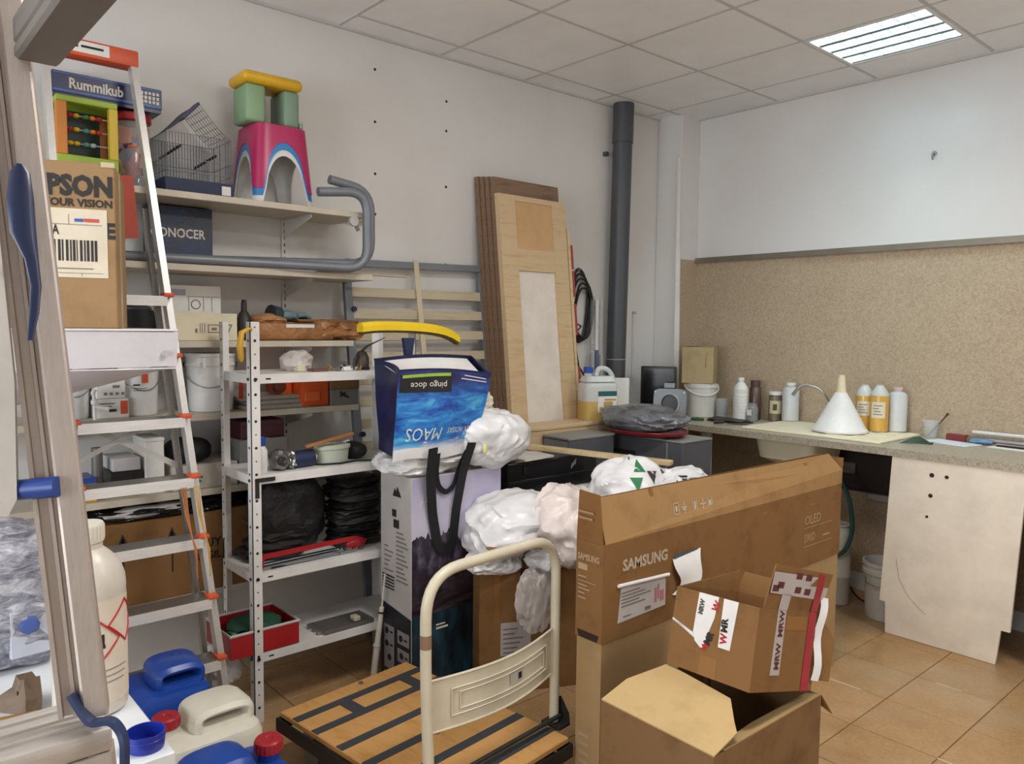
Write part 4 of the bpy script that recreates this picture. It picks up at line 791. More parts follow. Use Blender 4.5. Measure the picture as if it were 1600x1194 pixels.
part('cone', B().lathe([(.142, 0), (.145, .003), (.145, .012), (.135, .02), (.03, .215), (.026, .215), (.128, .015), (.136, .0)], 40, (1.43, -.36, CZ+.0175)), white_p, t); part('spout', B().lathe([(.030, .2151), (.026, .222), (.018, .31), (.013, .31), (.02, .222), (.022, .2151)], 24, (1.43, -.36, CZ+.0175)), mk('spout_cream', '#ddd0ad', .4), t)
lb = mk('label_paper', '#dcd3bd', .6)
gO = 'bottles of amber liquid on the sink drainer'
bottle('amber_bottle', 'labelled bottle of amber liquid partly behind the funnel, left of the two', 1.475, -.17, CZ+.0175, .045, .27, hdpe_t, None, liquid=(orange_l, .7), lab=(lb, .3, .6, -2.1, -.5), neck=.42, group=gO)
bottle('amber_bottle', 'labelled bottle of amber liquid right of its twin, in full view', 1.565, -.185, CZ+.0175, .047, .275, hdpe_t, None, liquid=(orange_l, .72), lab=(lb, .28, .6, -2.1, -.5), neck=.42, group=gO)
bottle('white_bottle', 'translucent white bottle with pinkish cap at the right of the amber bottles', 1.625, -.095, CZ+.0175, .05, .245, mk('bottle_greywhite', '#cfd2d3'), mk('cap_pink', '#d8b8b4', .4), neck=.4, shoulder=.78)
# right of the sink
t = thing('green_clip', 'dark green triangular tool lying right of the sink', 'tool', (1.84, -.4, CZ)); part('wedge', B().prism([(1.78, -.44, CZ+.0005), (1.885, -.36, CZ+.0005), (1.83, -.385, CZ+.034)], (.02, .03, 0)), mk('dark_green', '#28432f', .5), t); part('tip', B().cyl((1.89, -.365, CZ+.006), (1.91, -.35, CZ+.006), .006, n=8), mk('dark_green', '#28432f'), t)
single('paper_sheet', B().box((1.84, -.30, CZ+.0005), (2.07, -.16, CZ+.006), .001, rot=(0, 0, -.25)), mk('paper_blueish', '#d8dfe6', .6), 'bright white booklet lying on the counter right of the sink', 'booklet')
t = thing('clear_cup', 'clear plastic cup holding a thin brush near the wall', 'cup', (1.82, -.08, CZ)); part('cup', B().lathe([(.03, 0), (.042, .09), (.04, .09), (.028, .004), (0, .004)], 22, (1.80, -.085, CZ+.0005)), clear, t); part('rim', B().tube([(1.80+.042*math.cos(k*PI/10), -.085+.042*math.sin(k*PI/10), CZ+.0905) for k in range(20)], .002, 5, loop=True), mk('cup_rim', '#cfd3d6', .3), t)
single('paint_brush', B().tube([(1.787, -.085, CZ+.008), (1.86, -.065, CZ+.115), (1.874, -.061, CZ+.137)], [.003, .004, .007], 8), mk('dark_brush', '#453a36', .5), 'thin dark brush leaning in the clear cup', 'brush')
t = thing('red_box', 'dark red narrow box on the counter against the wall', 'box', (1.93, -.1, CZ)); part('box', B().box((1.89, -.125, CZ+.0005), (1.985, -.085, CZ+.035), .002), mk('dark_red_card', '#7a2228', .5), t); part('tail', B().box((1.985, -.12, CZ+.0005), (2.06, -.09, CZ+.028), .002), mk('olive_card', '#6c664a', .5), t)
single('blue_cloth', B().blob((2.06, -.13, CZ+.014), (.05, .035, .014), 71, .25, 2, 3, floor=CZ+.0005), mk('blue_cloth', '#6f8fb5', .7), 'small crumpled pale blue cloth on the counter', 'cloth')
single('white_curtain_rod', B().cyl((1.99, -.045, CZ+.048), (2.9, -.045, CZ+.048), .01, n=10), white_m, 'long white rod lying along the wall at the right of the counter', 'rod')
single('grey_rod', B().cyl((1.995, -.065, CZ+.012), (2.9, -.06, CZ+.012), .012, n=10), zinc, 'long grey rod lying on the counter under the white rod', 'rod')
single('wooden_ruler', B().box((2.12, -.135, CZ+.0005), (2.8, -.11, CZ+.006), .001, rot=(0, 0, -.06)), mk('pale_stick', '#cfae9a', .5), 'long pale pinkish stick on the counter beside the rods', 'stick')
single('black_rod', B().cyl((2.14, -.165, CZ+.006), (2.8, -.19, CZ+.006), .0055, n=8), black_p, 'thin black rod on the counter at the far right', 'rod')
single('paper_sheet', B().box((2.12, -.26, CZ+.0005), (2.5, -.2, CZ+.004), .001, rot=(0, 0, -.08)), paper, 'white paper sheets at the far right of the counter', 'paper')
# cream end panel leaning at the counter, dark carcass added beyond for the shade, things under the counter
t = thing('cabinet_panel', 'cream laminate cabinet panel with notched bottom corners under the counter', 'panel', (2.07, -.6, 0))
def PL(x, z, d=0): return (x, -.572-.08*z/.93+d-.0, z)
b = B().prism([PL(1.808, .002), PL(2.302, .002), PL(2.322, .172), PL(2.358, .172), PL(2.408, .913), PL(1.838, .913), PL(1.780, .165), PL(1.808, .165)], (0, .016, 0)); part('board', b, cream_l, t)
for (x, z, r) in ((2.02, .845, .011), (2.085, .845, .009), (2.015, .745, .010), (2.0, .64, .007)): part('screw_hole', B().cyl(PL(x, z, -.0004), PL(x, z, -.0016), r, n=10), ink, t)
part('scratch', B().tube([PL(1.86, .4, -.0005), PL(1.875, .3, -.0005), PL(1.92, .22, -.0005), PL(2.0, .15, -.0005)], .0012, 5), mk('scratch_grey', '#9b9384', .6), t)
t = thing('shade_carcass', 'dark carcass added for the shade under the right end of the counter', 'cabinet', (2.75, -.3, 0)); dkb = mk('carcass_shade', '#2b2623', .6); part('side_panel', B().box((2.5, -.55, .06), (2.52, -.04, .9)), dkb, t); part('side_panel', B().box((3.1, -.55, .06), (3.12, -.04, .9)), dkb, t); part('base_panel', B().box((2.521, -.55, .06), (3.099, -.04, .08)), dkb, t); part('back_panel', B().box((2.521, -.045, .081), (3.099, -.04, .9)), dkb, t); part('plinth', B().box((2.5, -.52, 0), (3.12, -.5, .0595)), dkb, t)  # dark carcass added where the space beyond the panel lies in shadow
single('small_bottle', B().lathe([(.04, 0), (.055, .01), (.05, .09), (.02, .12), (0, .12)], 18, (2.45, -.42, .0)), white_p, 'small white bottle standing in the dark beside the cream panel', 'bottle')
t = thing('shade_batten', 'dark brown board on the wall, also standing for the shadow under the counter', 'board', (1.9, -.03, .6)); part('board', B().box((.9, -.034, .6), (2.49, -.013, .912)), mk('board_shade_brown', '#33261f', .6), t); part('lower_rail', B().box((.9, -.04, .585), (2.49, -.013, .5995)), mk('board_shade_brown', '#33261f'), t)  # dark board whose colour also carries the shadow below the worktop
t = thing('wall_socket', 'pale socket box on the dark board under the counter', 'socket', (1.345, -.045, .68)); part('plate', B().box((1.31, -.06, .685), (1.385, -.0345, .75), .006), mk('socket_grey', '#7d766c', .5), t); part('cover', B().box((1.32, -.064, .695), (1.375, -.0605, .74), .002), mk('socket_grey', '#7d766c'), t)
t = thing('junction_box', 'small pale trunking box on the chipboard wall under the counter', 'box', (1.52, -.03, .54)); part('body', B().box((1.455, -.045, .545), (1.60, -.0125, .584), .004), mk('trunking', '#b7b0b0', .5), t); part('cover', B().box((1.46, -.048, .55), (1.595, -.0455, .58), .001), mk('trunking', '#b7b0b0'), t)
t = thing('water_cylinder', 'tall white ringed container on the floor under the counter', 'container', (1.43, -.33, 0)); wc = mk('cyl_white', '#c4c3bb', .45)
part('body', B().lathe([(.068, .0), (.073, .006), (.073, .15), (.076, .155), (.076, .165), (.073, .17), (.073, .30), (.077, .305), (.077, .318), (.073, .323), (.073, .40), (.06, .43), (.058, .44)], 26, (1.43, -.33, .0), cap=False).lathe([(.058, .405), (0, .404)], 26, (1.43, -.33, 0), cap=False), wc, t); part('rim', B().tube([(1.43+.06*math.cos(k*PI/10), -.33+.06*math.sin(k*PI/10), .443) for k in range(20)], .005, 6, loop=True), wc, t)
single('green_hose', B().tube(rp([(1.30, -.30, .76), (1.40, -.32, .755), (1.49, -.33, .60), (1.53, -.36, .42), (1.50, -.40, .30), (1.40, -.42, .25), (1.30, -.40, .26)], 6, .1), .012, 10), green_h, 'dark green hose hanging from the sink in a loop under the counter', 'hose', base=True)
t = thing('white_bin', 'open white plastic bucket on the floor beside the cream panel', 'bucket', (1.72, -.33, 0)); part('body', B().lathe([(.092, 0), (.096, .005), (.108, .24), (.116, .243), (.116, .262), (.11, .265), (.112, .285), (.118, .288), (.118, .305), (.108, .305), (.09, .012), (0, .012)], 32, (1.715, -.36, 0)), mk('bin_white', '#cfccc4', .4), t); part('handle', B().tube([(1.715-.118, -.36+.0, .25), (1.66, -.475, .2), (1.715, -.482, .19), (1.80, -.45, .21), (1.832, -.37, .25)], .003, 6), zinc, t)
single('black_cable', B().tube(rp([(1.44, -.24, .12), (1.5, -.26, .05), (1.57, -.3, .03), (1.6, -.22, .01), (1.56, -.12, .01)], 5, .05), .006, 8), black_p, 'black cable curled on the floor behind the white bucket', 'cable')
# left end of the counter
t = thing('computer_monitor', 'black flat monitor standing at the left end of the counter', 'monitor', (.27, -.42, CZ))
m4 = Matrix.Translation((.275, -.5, CZ))
part('screen', B().box((-.115, -.012, .05), (.115, .022, .325), .008, 2), black_p, t, w=False); part('bezel_panel', B().box((-.1, -.0135, .075), (.1, -.0122, .31)), mk('screen_black', '#0c0d10', .15), t, w=False); part('neck', B().box((-.025, .0225, .01), (.025, .04, .15), .004), black_p, t, w=False); part('foot', B().lathe([(.075, .0005), (.075, .008), (.02, .014), (0, .014)], 22), black_p, t, w=False); part('port_slot', B().box((-.02, -.0142, .27), (.06, -.0136, .276)), inkg, t, w=False)
t.location = (.255, -.46, CZ); t.rotation_euler = (0, 0, .55)
t = thing('clear_housing', 'grey translucent plastic housing with a round ring, before the monitor', 'plastic part', (.38, -.5, CZ), (-.12, 0, .55)); gp = mk('smoky_plastic', '#84888d', .2)
def ringplate(w, h, r, th=.02):
    n = 32; o_, i_ = [], []
    for k in range(n):
        a = 2*PI*k/n; c, s_ = math.cos(a), math.sin(a); kk = (abs(c)**6+abs(s_)**6)**(-1/6)
        o_.append((c*kk*w/2, s_*kk*h/2+h/2)); i_.append((c*r*.9, s_*r+h*.47))
    return B().loft([[Vector((x, 0, z)) for x, z in o_], [Vector((x*.95, -th, (z-h/2)*.95+h/2)) for x, z in o_], [Vector((x*1.12, -th, (z-h*.47)*1.12+h*.47)) for x, z in i_], [Vector((x, -th-.006, z)) for x, z in i_], [Vector((x, 0, z)) for x, z in i_]], cap=False, loop=True)
part('frame', ringplate(.215, .19, .06), gp, t, w=False); part('ring', B().tube([(.058*math.cos(k*PI/14), -.028, .089+.064*math.sin(k*PI/14)) for k in range(28)], .005, 6, loop=True), mk('ring_pale', '#b9bdc2', .25), t, w=False)
part('hole_back', B().cyl((0, .001, .089), (0, .003, .089), .06, n=24), mk('dark_lens', '#3a3b3c', .3), t, w=False); part('top_tab', B().box((-.04, -.014, .191), (.03, -.002, .225), .003), gp, t, w=False)
for sx in (-.092, .09): part('corner_pin', B().cyl((sx, -.021, .165), (sx, -.026, .165), .008, n=10), mk('ring_pale', '#b9bdc2'), t, w=False)
single('white_board', B().box((-.055, -.01, 0), (.055, .01, .215), .004).bm and (lambda b: (b.bm.transform(Matrix.Translation((.44, -1.06, 1.006))@Euler((.0, .0, .9)).to_matrix().to_4x4()), b)[1])(B().box((-.055, -.014, 0), (.055, .014, .225), .004)), white_p, 'white flat block standing behind the jug of straw coloured liquid', 'block')
# ------------------------------------------------------------------ dark cartons, jug, pine box, trays
single('storage_carton', B().box((.45, -1.32, .0), (1.08, -1.07, .40), .004), card, 'plain brown carton on the floor under the big dark grey carton', 'carton')
t = thing('dark_grey_carton', 'long dark grey carton carrying the red tray and grey bag', 'carton', (.76, -1.2, .4)); part('body', B().box((.41, -1.335, .401), (1.10, -1.085, .945), .003), dgrey, t); part('lid', B().box((.407, -1.338, .9455), (1.103, -1.082, .955), .002), dgreyt, t); part('edge_strip', B().box((1.0, -1.3365, .41), (1.008, -1.3352, .94)), dgreyt, t); part('hand_slot', B().box((.62, -1.3365, .85), (.80, -1.3352, .872), .001), ink, t)
t = thing('red_tray', 'dark red round tray under the crumpled grey bag', 'tray', (.8, -1.27, .955)); part('tray', B().lathe([(.10, .0), (.17, .004), (.215, .018), (.22, .03), (.212, .03), (.16, .01), (0, .008)], 40, (.82, -1.27, .9555), sx=1.05, sy=.82), mk('dark_red_tray', '#7d1a26', .3), t); part('rim', B().tube([(.82+.228*math.cos(k*PI/18), -1.27+.178*math.sin(k*PI/18), .9865) for k in range(36)], .0045, 6, loop=True), mk('dark_red_tray', '#7d1a26'), t)
single('grey_plastic_bag', B().blob((.79, -1.28, 1.042), (.235, .155, .07), 90, .15, 2.2, 5, power=2.4, soft=True), bag_g, 'crumpled shiny grey plastic bag lying on the dark red tray', 'bag')
single('storage_carton', B().box((.55, -1.76, .0), (.72, -1.42, .57), .004), carddk, 'plain brown carton under the small dark grey box', 'carton')
t = thing('small_grey_box', 'small dark grey lidded box left of the big grey carton', 'box', (.635, -1.6, .57)); part('body', B().box((.545, -1.77, .571), (.73, -1.43, .955), .003), dgrey, t); part('lid', B().box((.542, -1.773, .9555), (.733, -1.427, .968), .002), dgreyt, t); part('front_face', B().box((.552, -1.7725, .58), (.722, -1.7705, .95)), mk('mid_grey_card', '#7d7f86', .5), t)
t = thing('pine_box', 'low pine wooden box against the leaning doors under the jug', 'wooden box', (.45, -1.45, 0)); part('front_board', B().box((.505, -1.95, .55), (.53, -1.02, .985), .003), pine, t); part('front_board', B().box((.505, -1.95, .0), (.53, -1.02, .5485), .003), pine, t); part('top_board', B().box((.36, -1.95, .9855), (.535, -1.02, 1.005), .003), pine, t); part('side_board', B().box((.485, -1.95, 0), (.5045, -1.93, .985)), pine, t); part('side_board', B().box((.485, -1.04, 0), (.5045, -1.02, .985)), pine, t)
t = thing('liquid_jug', 'clear jug of straw coloured liquid with a blue cap and label', 'jug', (.46, -1.27, 1.006), (0, 0, -.38))
part('body', B().rbox((0, 0, 0), (.14, .20, .215), .03), hdpe_t, t, w=False); part('liquid', B().rbox((0, 0, .002), (.1415, .2015, .13), .03), straw_l, t, w=False)
part('shoulder', B().loft([rr_ring(-.066, .066, -.096, .096, .2155, .03), rr_ring(-.045, .045, -.08, .08, .245, .02)]), hdpe_t, t, w=False)
part('neck', B().cyl((0, -.06, .2455), (0, -.06, .262), .022, n=16), hdpe_t, t, w=False); part('cap', B().lathe([(.028, .2625), (.028, .292), (.025, .296), (0, .296)], 20, (0, -.06, 0)), blue_p, t, w=False)
part('handle', B().tube(rp([(0, -.01, .246), (0, .0, .29), (0, .06, .285), (0, .095, .24), (0, .098, .18)], 4, .03), .014, 10), hdpe_t, t, w=False)
part('label', B().box((.0712, -.03, .045), (.0718, .085, .16)), paper, t, w=False, label='white label with dark teal band'); part('label_band', B().box((.0719, -.03, .135), (.0724, .085, .163)), mk('teal_band', '#1f5a5e', .5), t, w=False)
part('label_print', patch((.0719, -.03, .045), (0, 1, 0), (0, 0, 1), [(.01, .01, .03, .03), (.035, .03, .09, .06), (.04, .065, .11, .075), (.01, .004, .11, .008)], lift=0), mk('label_tan', '#b89a58', .6), t, w=False, kind='stuff', smooth=None)
# trays
single('storage_carton', B().box((.48, -2.24, .0), (.82, -1.75, .70), .004), card2, 'brown carton under the stacked black trays', 'carton')
t = thing('white_lid_carton', 'white topped brown carton peeping out under the black trays', 'carton', (.68, -2.0, .7)); part('body', B().box((.47, -2.26, .701), (.87, -1.70, .745), .002), card3, t); part('lid', B().box((.465, -2.262, .7455), (.875, -1.69, .757), .002), white_p, t)
tb_m = mk('tray_black', '#14161a', .32)
def tray(z, h, label, x0=.45, x1=.835, y0=-2.265, y1=-1.68):
    t = thing('black_tray', label, 'tray', ((x0+x1)/2, (y0+y1)/2, z), group='stacked black trays'); th = .006
    part('shell', openbox((x0, y0, z), (x1, y1, z+h), th), tb_m, t); part('rim', B().box((x1+.0005, y0, z+h-.012), (x1+.008, y1, z+h), .002), tb_m, t)
    return t
tray(.758, .066, 'black plastic tray with a rim, lower of the two stacked'); t = tray(.8255, .08, 'black plastic tray with three slits, upper of the two stacked')
for k in range(3): part('slit', B().prism([(.8355, -1.86+.012*k, .845+.008*k), (.8355, -1.853+.012*k, .845+.008*k), (.8355, -1.848+.012*k, .868+.01*k), (.8355, -1.855+.012*k, .868+.01*k)], (.0008, 0, 0)), greylt, t)
part('handle_lug', B().box((.8355, -2.17, .85), (.845, -2.13, .89), .003), tb_m, t)
single('white_sheet', B().prism([(.62, -2.17, .9065), (.47, -1.94, .9065), (.85, -1.99, .915), (.87, -2.19, .915)], (0, 0, .008)), mk('sheet_greywhite', '#cfcdc6', .5), 'pale grey flat board lying across the black trays', 'board')
single('pine_plank', (lambda b: (b.bm.transform(Matrix.Translation((.93, -1.84, .926))@Euler((0, .03, .4)).to_matrix().to_4x4()), b)[1])(B().box((-.42, -.03, -.01), (.40, .03, .01), .002)), pinel, 'narrow pale pine plank lying across the black trays', 'plank')
single('storage_carton', B().box((1.14, -2.05, .0), (1.62, -1.45, .80), .004), card, 'brown carton behind the tall television carton, under the patterned bag', 'carton')
# patterned bag
t = thing('patterned_bag', 'white plastic bag with green and black triangles behind the television carton', 'bag', (1.45, -2.1, .8))
part('bag', B().blob((1.40, -2.10, .865), (.15, .18, .125), 95, .16, 2.0, 5, power=1.9, soft=True), bag_w, t); part('bag_neck', B().blob((1.52, -1.93, .885), (.1, .11, .055), 96, .35, 3, 4, soft=True), bag_w, t)
gr = mk('print_green', '#2f7a4a', .5); bk = mk('print_black', '#2b2b2b', .5)
# ------------------------------------------------------------------ leaning bed frame, doors, cables on the left wall
from mathutils.bvhtree import BVHTree
def drape(parent, ob, tris, d, mat, name='printed_shape', n=5, lift=.0015, kind=None, back=1.0):
    """print triangles onto a curved part: each is subdivided and cast along d onto the mesh (room coordinates)"""
    M = inv_of(ob); mi = M.inverted(); bt = BVHTree.FromPolygons([mi@v.co for v in ob.data.vertices], [p.vertices[:] for p in ob.data.polygons])
    d = Vector(d).normalized(); b = B()
    for tri in tris:
        A, C, D = [Vector(p) for p in tri]; idx = {}
        for i in range(n+1):
            for j in range(n+1-i):
                p = A+(C-A)*(i/n)+(D-A)*(j/n); h = bt.ray_cast(p-d*back, d)
                if h[0] is not None: idx[i, j] = b.bm.verts.new(h[0]-d*lift)
        for i in range(n):
            for j in range(n-i):
                for f in (((i, j), (i+1, j), (i, j+1)), ((i+1, j), (i+1, j+1), (i, j+1))):
                    if all(q in idx for q in f): b.bm.faces.new([idx[q] for q in f])
    return part(name, b, mat, parent, kind=kind)
t_b = [o for o in bpy.data.objects if o.name == 'patterned_bag'][0]; bagm = [o for o in bpy.data.objects if o.parent == t_b and o.name.startswith('bag')][0]; neckm = [o for o in bpy.data.objects if o.parent == t_b and 'neck' in o.name][0]
def uvp(u, v): return Vector((1.40, -2.10, .885))+Vector((.62, .78, 0))*u+Vector((0, 0, 1))*v
dv = (-.76, .6, -.2)
for (u, v, s, f, m) in ((.02, .075, .05, 1, gr), (.0, .0, .055, -1, gr), (.075, .03, .05, -1, bk), (.10, -.03, .05, 1, gr), (.06, -.06, .05, -1, gr), (.13, .06, .04, -1, bk), (-.01, .12, .04, -1, gr), (.15, 0, .045, -1, gr)):
    drape(t_b, bagm, [(uvp(u-s*.5, v-s*.5*f), uvp(u+s*.5, v-s*.5*f), uvp(u, v+s*.6*f))], dv, m, 'printed_triangle')
for (u, v, s, f) in ((.17, .0, .035, 1), (.2, .02, .035, -1), (.22, -.01, .03, 1), (.24, .01, .03, -1)):
    drape(t_b, neckm, [(uvp(u-s*.5, v-s*.5*f), uvp(u+s*.5, v-s*.5*f), uvp(u, v+s*.6*f))], dv, bk, 'printed_triangle')

t = thing('bed_base', 'grey steel bed base with wooden slats leaning on the left wall', 'bed frame', (.2, -2.2, 0))
def bx(z): return .045+(1.83-z)*.13
def bp(y, z, d=0): return Vector((bx(z)+d, y, z))
def bar(y0, z0, y1, z1, w, m, name, d=0, th=.022, **k):
    if abs(y1-y0) > abs(z1-z0): P = [bp(y0, z0-w/2, d), bp(y1, z1-w/2, d), bp(y1, z1+w/2, d), bp(y0, z0+w/2, d)]
    else: P = [bp(y0-w/2, z0, d), bp(y0+w/2, z0, d), bp(y1+w/2, z1, d), bp(y1-w/2, z1, d)]
    return part(name, B().prism(P, Vector((th, 0, .003))), m, t, **k)
bar(-2.64, 1.822, -1.80, 1.836, .034, steelg, 'frame_bar'); bar(-2.64, .02, -1.80, .02, .034, steelg, 'frame_bar')
bar(-2.64, .04, -2.64, 1.804, .04, steelg, 'frame_bar'); bar(-1.80, .04, -1.80, 1.816, .04, steelg, 'frame_bar')
for k in range(15): bar(-2.618, 1.68-.106*k, -1.822, 1.682-.106*k, .046, slatw, 'slat', d=.004, th=.012)
part('strap', B().prism([bp(-2.255, 1.86, .024), bp(-2.225, 1.86, .024), bp(-2.20, .9, .02), bp(-2.23, .9, .02)], (.004, 0, 0)), mk('strap_cream', '#cfc2a4', .6), t)
part('bolt', B().cyl(bp(-2.62, 1.60, .024), bp(-2.62, 1.60, .036), .013, n=10), navy_d, t); part('bolt', B().cyl(bp(-2.62, 1.0, .024), bp(-2.62, 1.0, .036), .013, n=10), navy_d, t)
# doors
def dx(z): return .19+(2.34-z)*.11
def door(name, label, off, y0, y1, zt, m, glass=False, th=.034):
    t = thing(name, label, 'door', (dx(0)-off, (y0+y1)/2, 0), group='doors leaning on the left wall'); sh = .12
    def P(y, z, d=0): return Vector((dx(z)-off+d, y, z))
    def pan(nm, ya, yb, za, zb, d0, th_, mm): return part(nm, B().prism([P(ya, za, d0), P(yb, za, d0), P(yb, zb, d0), P(ya, zb, d0)], (-th_, 0, 0)), mm, t)
    if not glass:
        pan('leaf', y0, y1, .002, zt, 0, th-.002, m); return t
    pan('stile', y0, y0+.115, .002, zt, 0, th, m); pan('stile', y1-.105, y1, .002, zt, 0, th, m)
    pan('top_rail', y0+.1155, y1-.1055, zt-.03, zt, 0, th, m); pan('mid_rail', y0+.1155, y1-.1055, 1.83, 1.95, 0, th, m); pan('bottom_rail', y0+.1155, y1-.1055, .002, .98, 0, th, m)
    pan('upper_panel', y0+.1155, y1-.1055, 1.9505, zt-.0305, -.004, .02, mk('pine_panel', '#c9a272', .5)); pan('lower_panel', y0+.1155, y1-.1055, .9805, 1.8295, -.012, .008, mk('greige_panel', '#e8dfd3', .35))
    part('shadow_gap', B().box((0, 0, 0), (.001, .001, .001)), m, t) if False else None
    return t
names = ['backmost brown door of the stack leaning on the left wall', 'third brown door from the front in the leaning stack', 'second brown door from the front in the leaning stack', 'brown door directly behind the pale pine door, its top showing above it']
for k in range(4): door('wooden_door', names[k], .036*(4-k)+.002, -1.815+.006*k, -1.325+.006*k, 2.345-.004*k, oakdk)
door('wooden_door', 'pale pine door with greige panel, frontmost of the leaning stack', 0, -1.80, -1.30, 2.24, pine, True)
for k, (z0, z1) in enumerate(((1.86, 2.0), (1.70, 1.85), (1.48, 1.66), (1.16, 1.30), (1.0, 1.12))):
    y = -1.273
    single('red_tape_strip', B().prism([(dx(z0), y, z0), (dx(z0), y+.02, z0), (dx(z1), y+.02, z1), (dx(z1), y, z1)], (-.012, 0, 0)), mk('red_strip', '#9c3a3a', .5), ('topmost', 'second', 'third', 'fourth', 'lowest')[k]+' of the red strips along the right edge of the pine door, counted downwards', 'strip', 'red strips beside the pine door')
single('edge_board', B().prism([(dx(0)-.05, -1.293, 0), (dx(0)+.0, -1.293, 0), (dx(2.1)+.0, -1.293, 2.1), (dx(2.1)-.05, -1.293, 2.1)], (0, .02, 0)), pinel, 'thin pale strip standing at the right edge of the pine door', 'wood strip')
t = thing('cable_coil', 'black cable coil hanging on the wall right of the doors', 'cable', (.03, -.98, 1.2))
cm = mk('cable_black', '#1d1e20', .45)
for k in range(5):
    a0 = .9+.05*k; dy, dz = .075+.010*(k % 3), .23-.018*k
    part('loop', B().tube([(.018+.008*k+.006*math.sin(a*3), -.975+dy*math.cos(a)+.004*k, 1.66-.012*k+dz*math.sin(a)) for a in [2*PI*q/24 for q in range(24)]], .0075, 7, loop=True), cm, t)
part('tie', B().tube([(.012, -1.04, 1.52), (.06, -1.03, 1.50), (.065, -1.0, 1.53), (.02, -1.0, 1.55)], .006, 6, loop=True), cm, t); part('loose_end', B().tube([(.04, -1.03, 1.5), (.035, -1.01, 1.38), (.03, -.98, 1.28), (.03, -.93, 1.22)], .006, 7), cm, t); part('hook', B().cyl((.001, -.99, 1.875), (.05, -.99, 1.885), .006, n=8), zinc, t)
for k, (y, z0, z1, m, l) in enumerate(((-.885, 1.16, 1.72, clear, 'clear plastic tube standing against the wall, left of three by the pipe'), (-.845, 1.18, 1.70, white_p, 'white thin tube standing against the wall, middle of three by the pipe'), (-.80, 1.15, 1.71, clear, 'clear plastic tube standing against the wall, right of three nearest the pipe'))):
    t = thing('plastic_tube', l, 'tube', (.05, y, 0)); part('tube', B().cyl((.06, y, .002), (.05, y, z1), .014, n=12), m, t); part('insert', B().cyl((.058, y, z0+.05), (.056, y, z0+.2), .0145, n=10), mk('insert_blue', '#5a6c8e', .4) if k == 1 else greylt, t)
# ------------------------------------------------------------------ squeegee, tall product box, bags
t = thing('floor_squeegee', 'yellow foam squeegee head on a navy pole standing head up', 'squeegee', (.661, -2.69, 0))
hp = [(.685, -2.926+.486*k/12, 1.516-.020*k/12+.010*math.sin(PI*k/12)-.03*abs((k-5)/7)**5) for k in range(13)]
part('foam_head', B().loft([[Vector((p[0]+dx_, p[1], p[2]+dz_)) for dx_, dz_ in ((-.03, -.016), (-.025, .012), (-.008, .022), (.012, .020), (.026, .006), (.024, -.016))] for p in hp]), yellow_f, t)
part('rubber_edge', B().loft([[Vector((p[0]+dx_, p[1], p[2]+dz_)) for dx_, dz_ in ((-.012, -.0165), (.014, -.0165), (.014, -.026), (-.012, -.026))] for p in hp]), mk('dark_rubber', '#4b4217', .6), t)
part('socket', B().loft([[Vector((.675+dx_*.010, -2.69+w, z)) for dx_, w in ((-1, -a), (1, -a), (1, a), (-1, a))] for z, a in ((1.470, .027), (1.44, .022), (1.38, .014))]), navy_d, t); part('pole', B().cyl((.673, -2.69, 1.40), (.661, -2.69, .0), .0095, n=12), navy_d, t)
t = thing('cream_pole', 'tapered cream pole with black rings between the metal shelf and tall box', 'pole', (.72, -2.87, 0))
part('section', B().cyl((.70, -2.885, .0), (.715, -2.868, .2), .014, .0135, 12), mk('pole_cream', '#c9c5b6', .45), t); part('section', B().cyl((.715, -2.868, .2), (.728, -2.853, .36), .0125, .010, 12), mk('pole_cream', '#c9c5b6'), t); part('thin_rod', B().cyl((.728, -2.853, .36), (.737, -2.843, .5), .004, n=8), mk('pole_cream', '#c9c5b6'), t)
part('ring', B().cyl((.726, -2.855, .335), (.7265, -2.8545, .342), .0125, n=12), black_p, t); part('ring', B().cyl((.714, -2.869, .195), (.7145, -2.8685, .201), .0155, n=12), greylt, t)
def scene_mat():
    t = NT('mountain_print'); co = t.co(); s = t.sep(co); y, z = s[1], s[2]
    n = t.noise(t.co(scale=(0, 7, 0)), 1.6, 6, .6); n2 = t.noise(t.co(scale=(1, 9, 5)), 3, 5, .65); n3 = t.noise(t.co(scale=(1, 3, 22)), 2, 4, .6)
    hz = t.math('ADD', t.math('MULTIPLY_ADD', n, .30, .48), t.math('MULTIPLY', t.math('SUBTRACT', .24, y), .12))
    sky = t.ramp(z, [(.5, '#b5b0c6'), (.72, '#c6c2d5'), (.9, '#b0abc4')])
    rock = t.ramp(n2, [(.3, '#1c1822'), (.5, '#3a3442'), (.68, '#6b6272')])
    m = t.math('GREATER_THAN', hz, z); c = t.mix(m, sky, rock)
    low = t.ramp(n3, [(.35, '#120f16'), (.6, '#3a3038'), (.75, '#6d5a54')]); lf = t.ramp(z, [(.42, (1, 1, 1, 1)), (.56, (0, 0, 0, 1))])
    c = t.mix(lf, c, low)
    teal = t.ramp(t.noise(t.co(scale=(1, 8, 3)), 2, 4), [(.35, '#0b1018'), (.6, '#1a3a48'), (.75, '#2c5866')]); tf = t.math('LESS_THAN', z, .352)
    t.set(col=t.mix(tf, c, teal), rough=.35); return t.m
GX, GY, GH = .90, -2.823, .919
t = thing('appliance_box', 'tall printed appliance box with a mountain picture under the blue bag', 'box', (.786, GY+.23, 0))
part('box', B().box((.672, GY, .001), (GX, GY+.464, GH), .002), mk('box_grey', '#b9b4b0', .5), t)
pm = scene_mat()
o = part('picture_print', B().box((GX+.0004, GY+.002, .004), (GX+.0012, GY+.462, GH-.003)), pm, t, smooth=None)
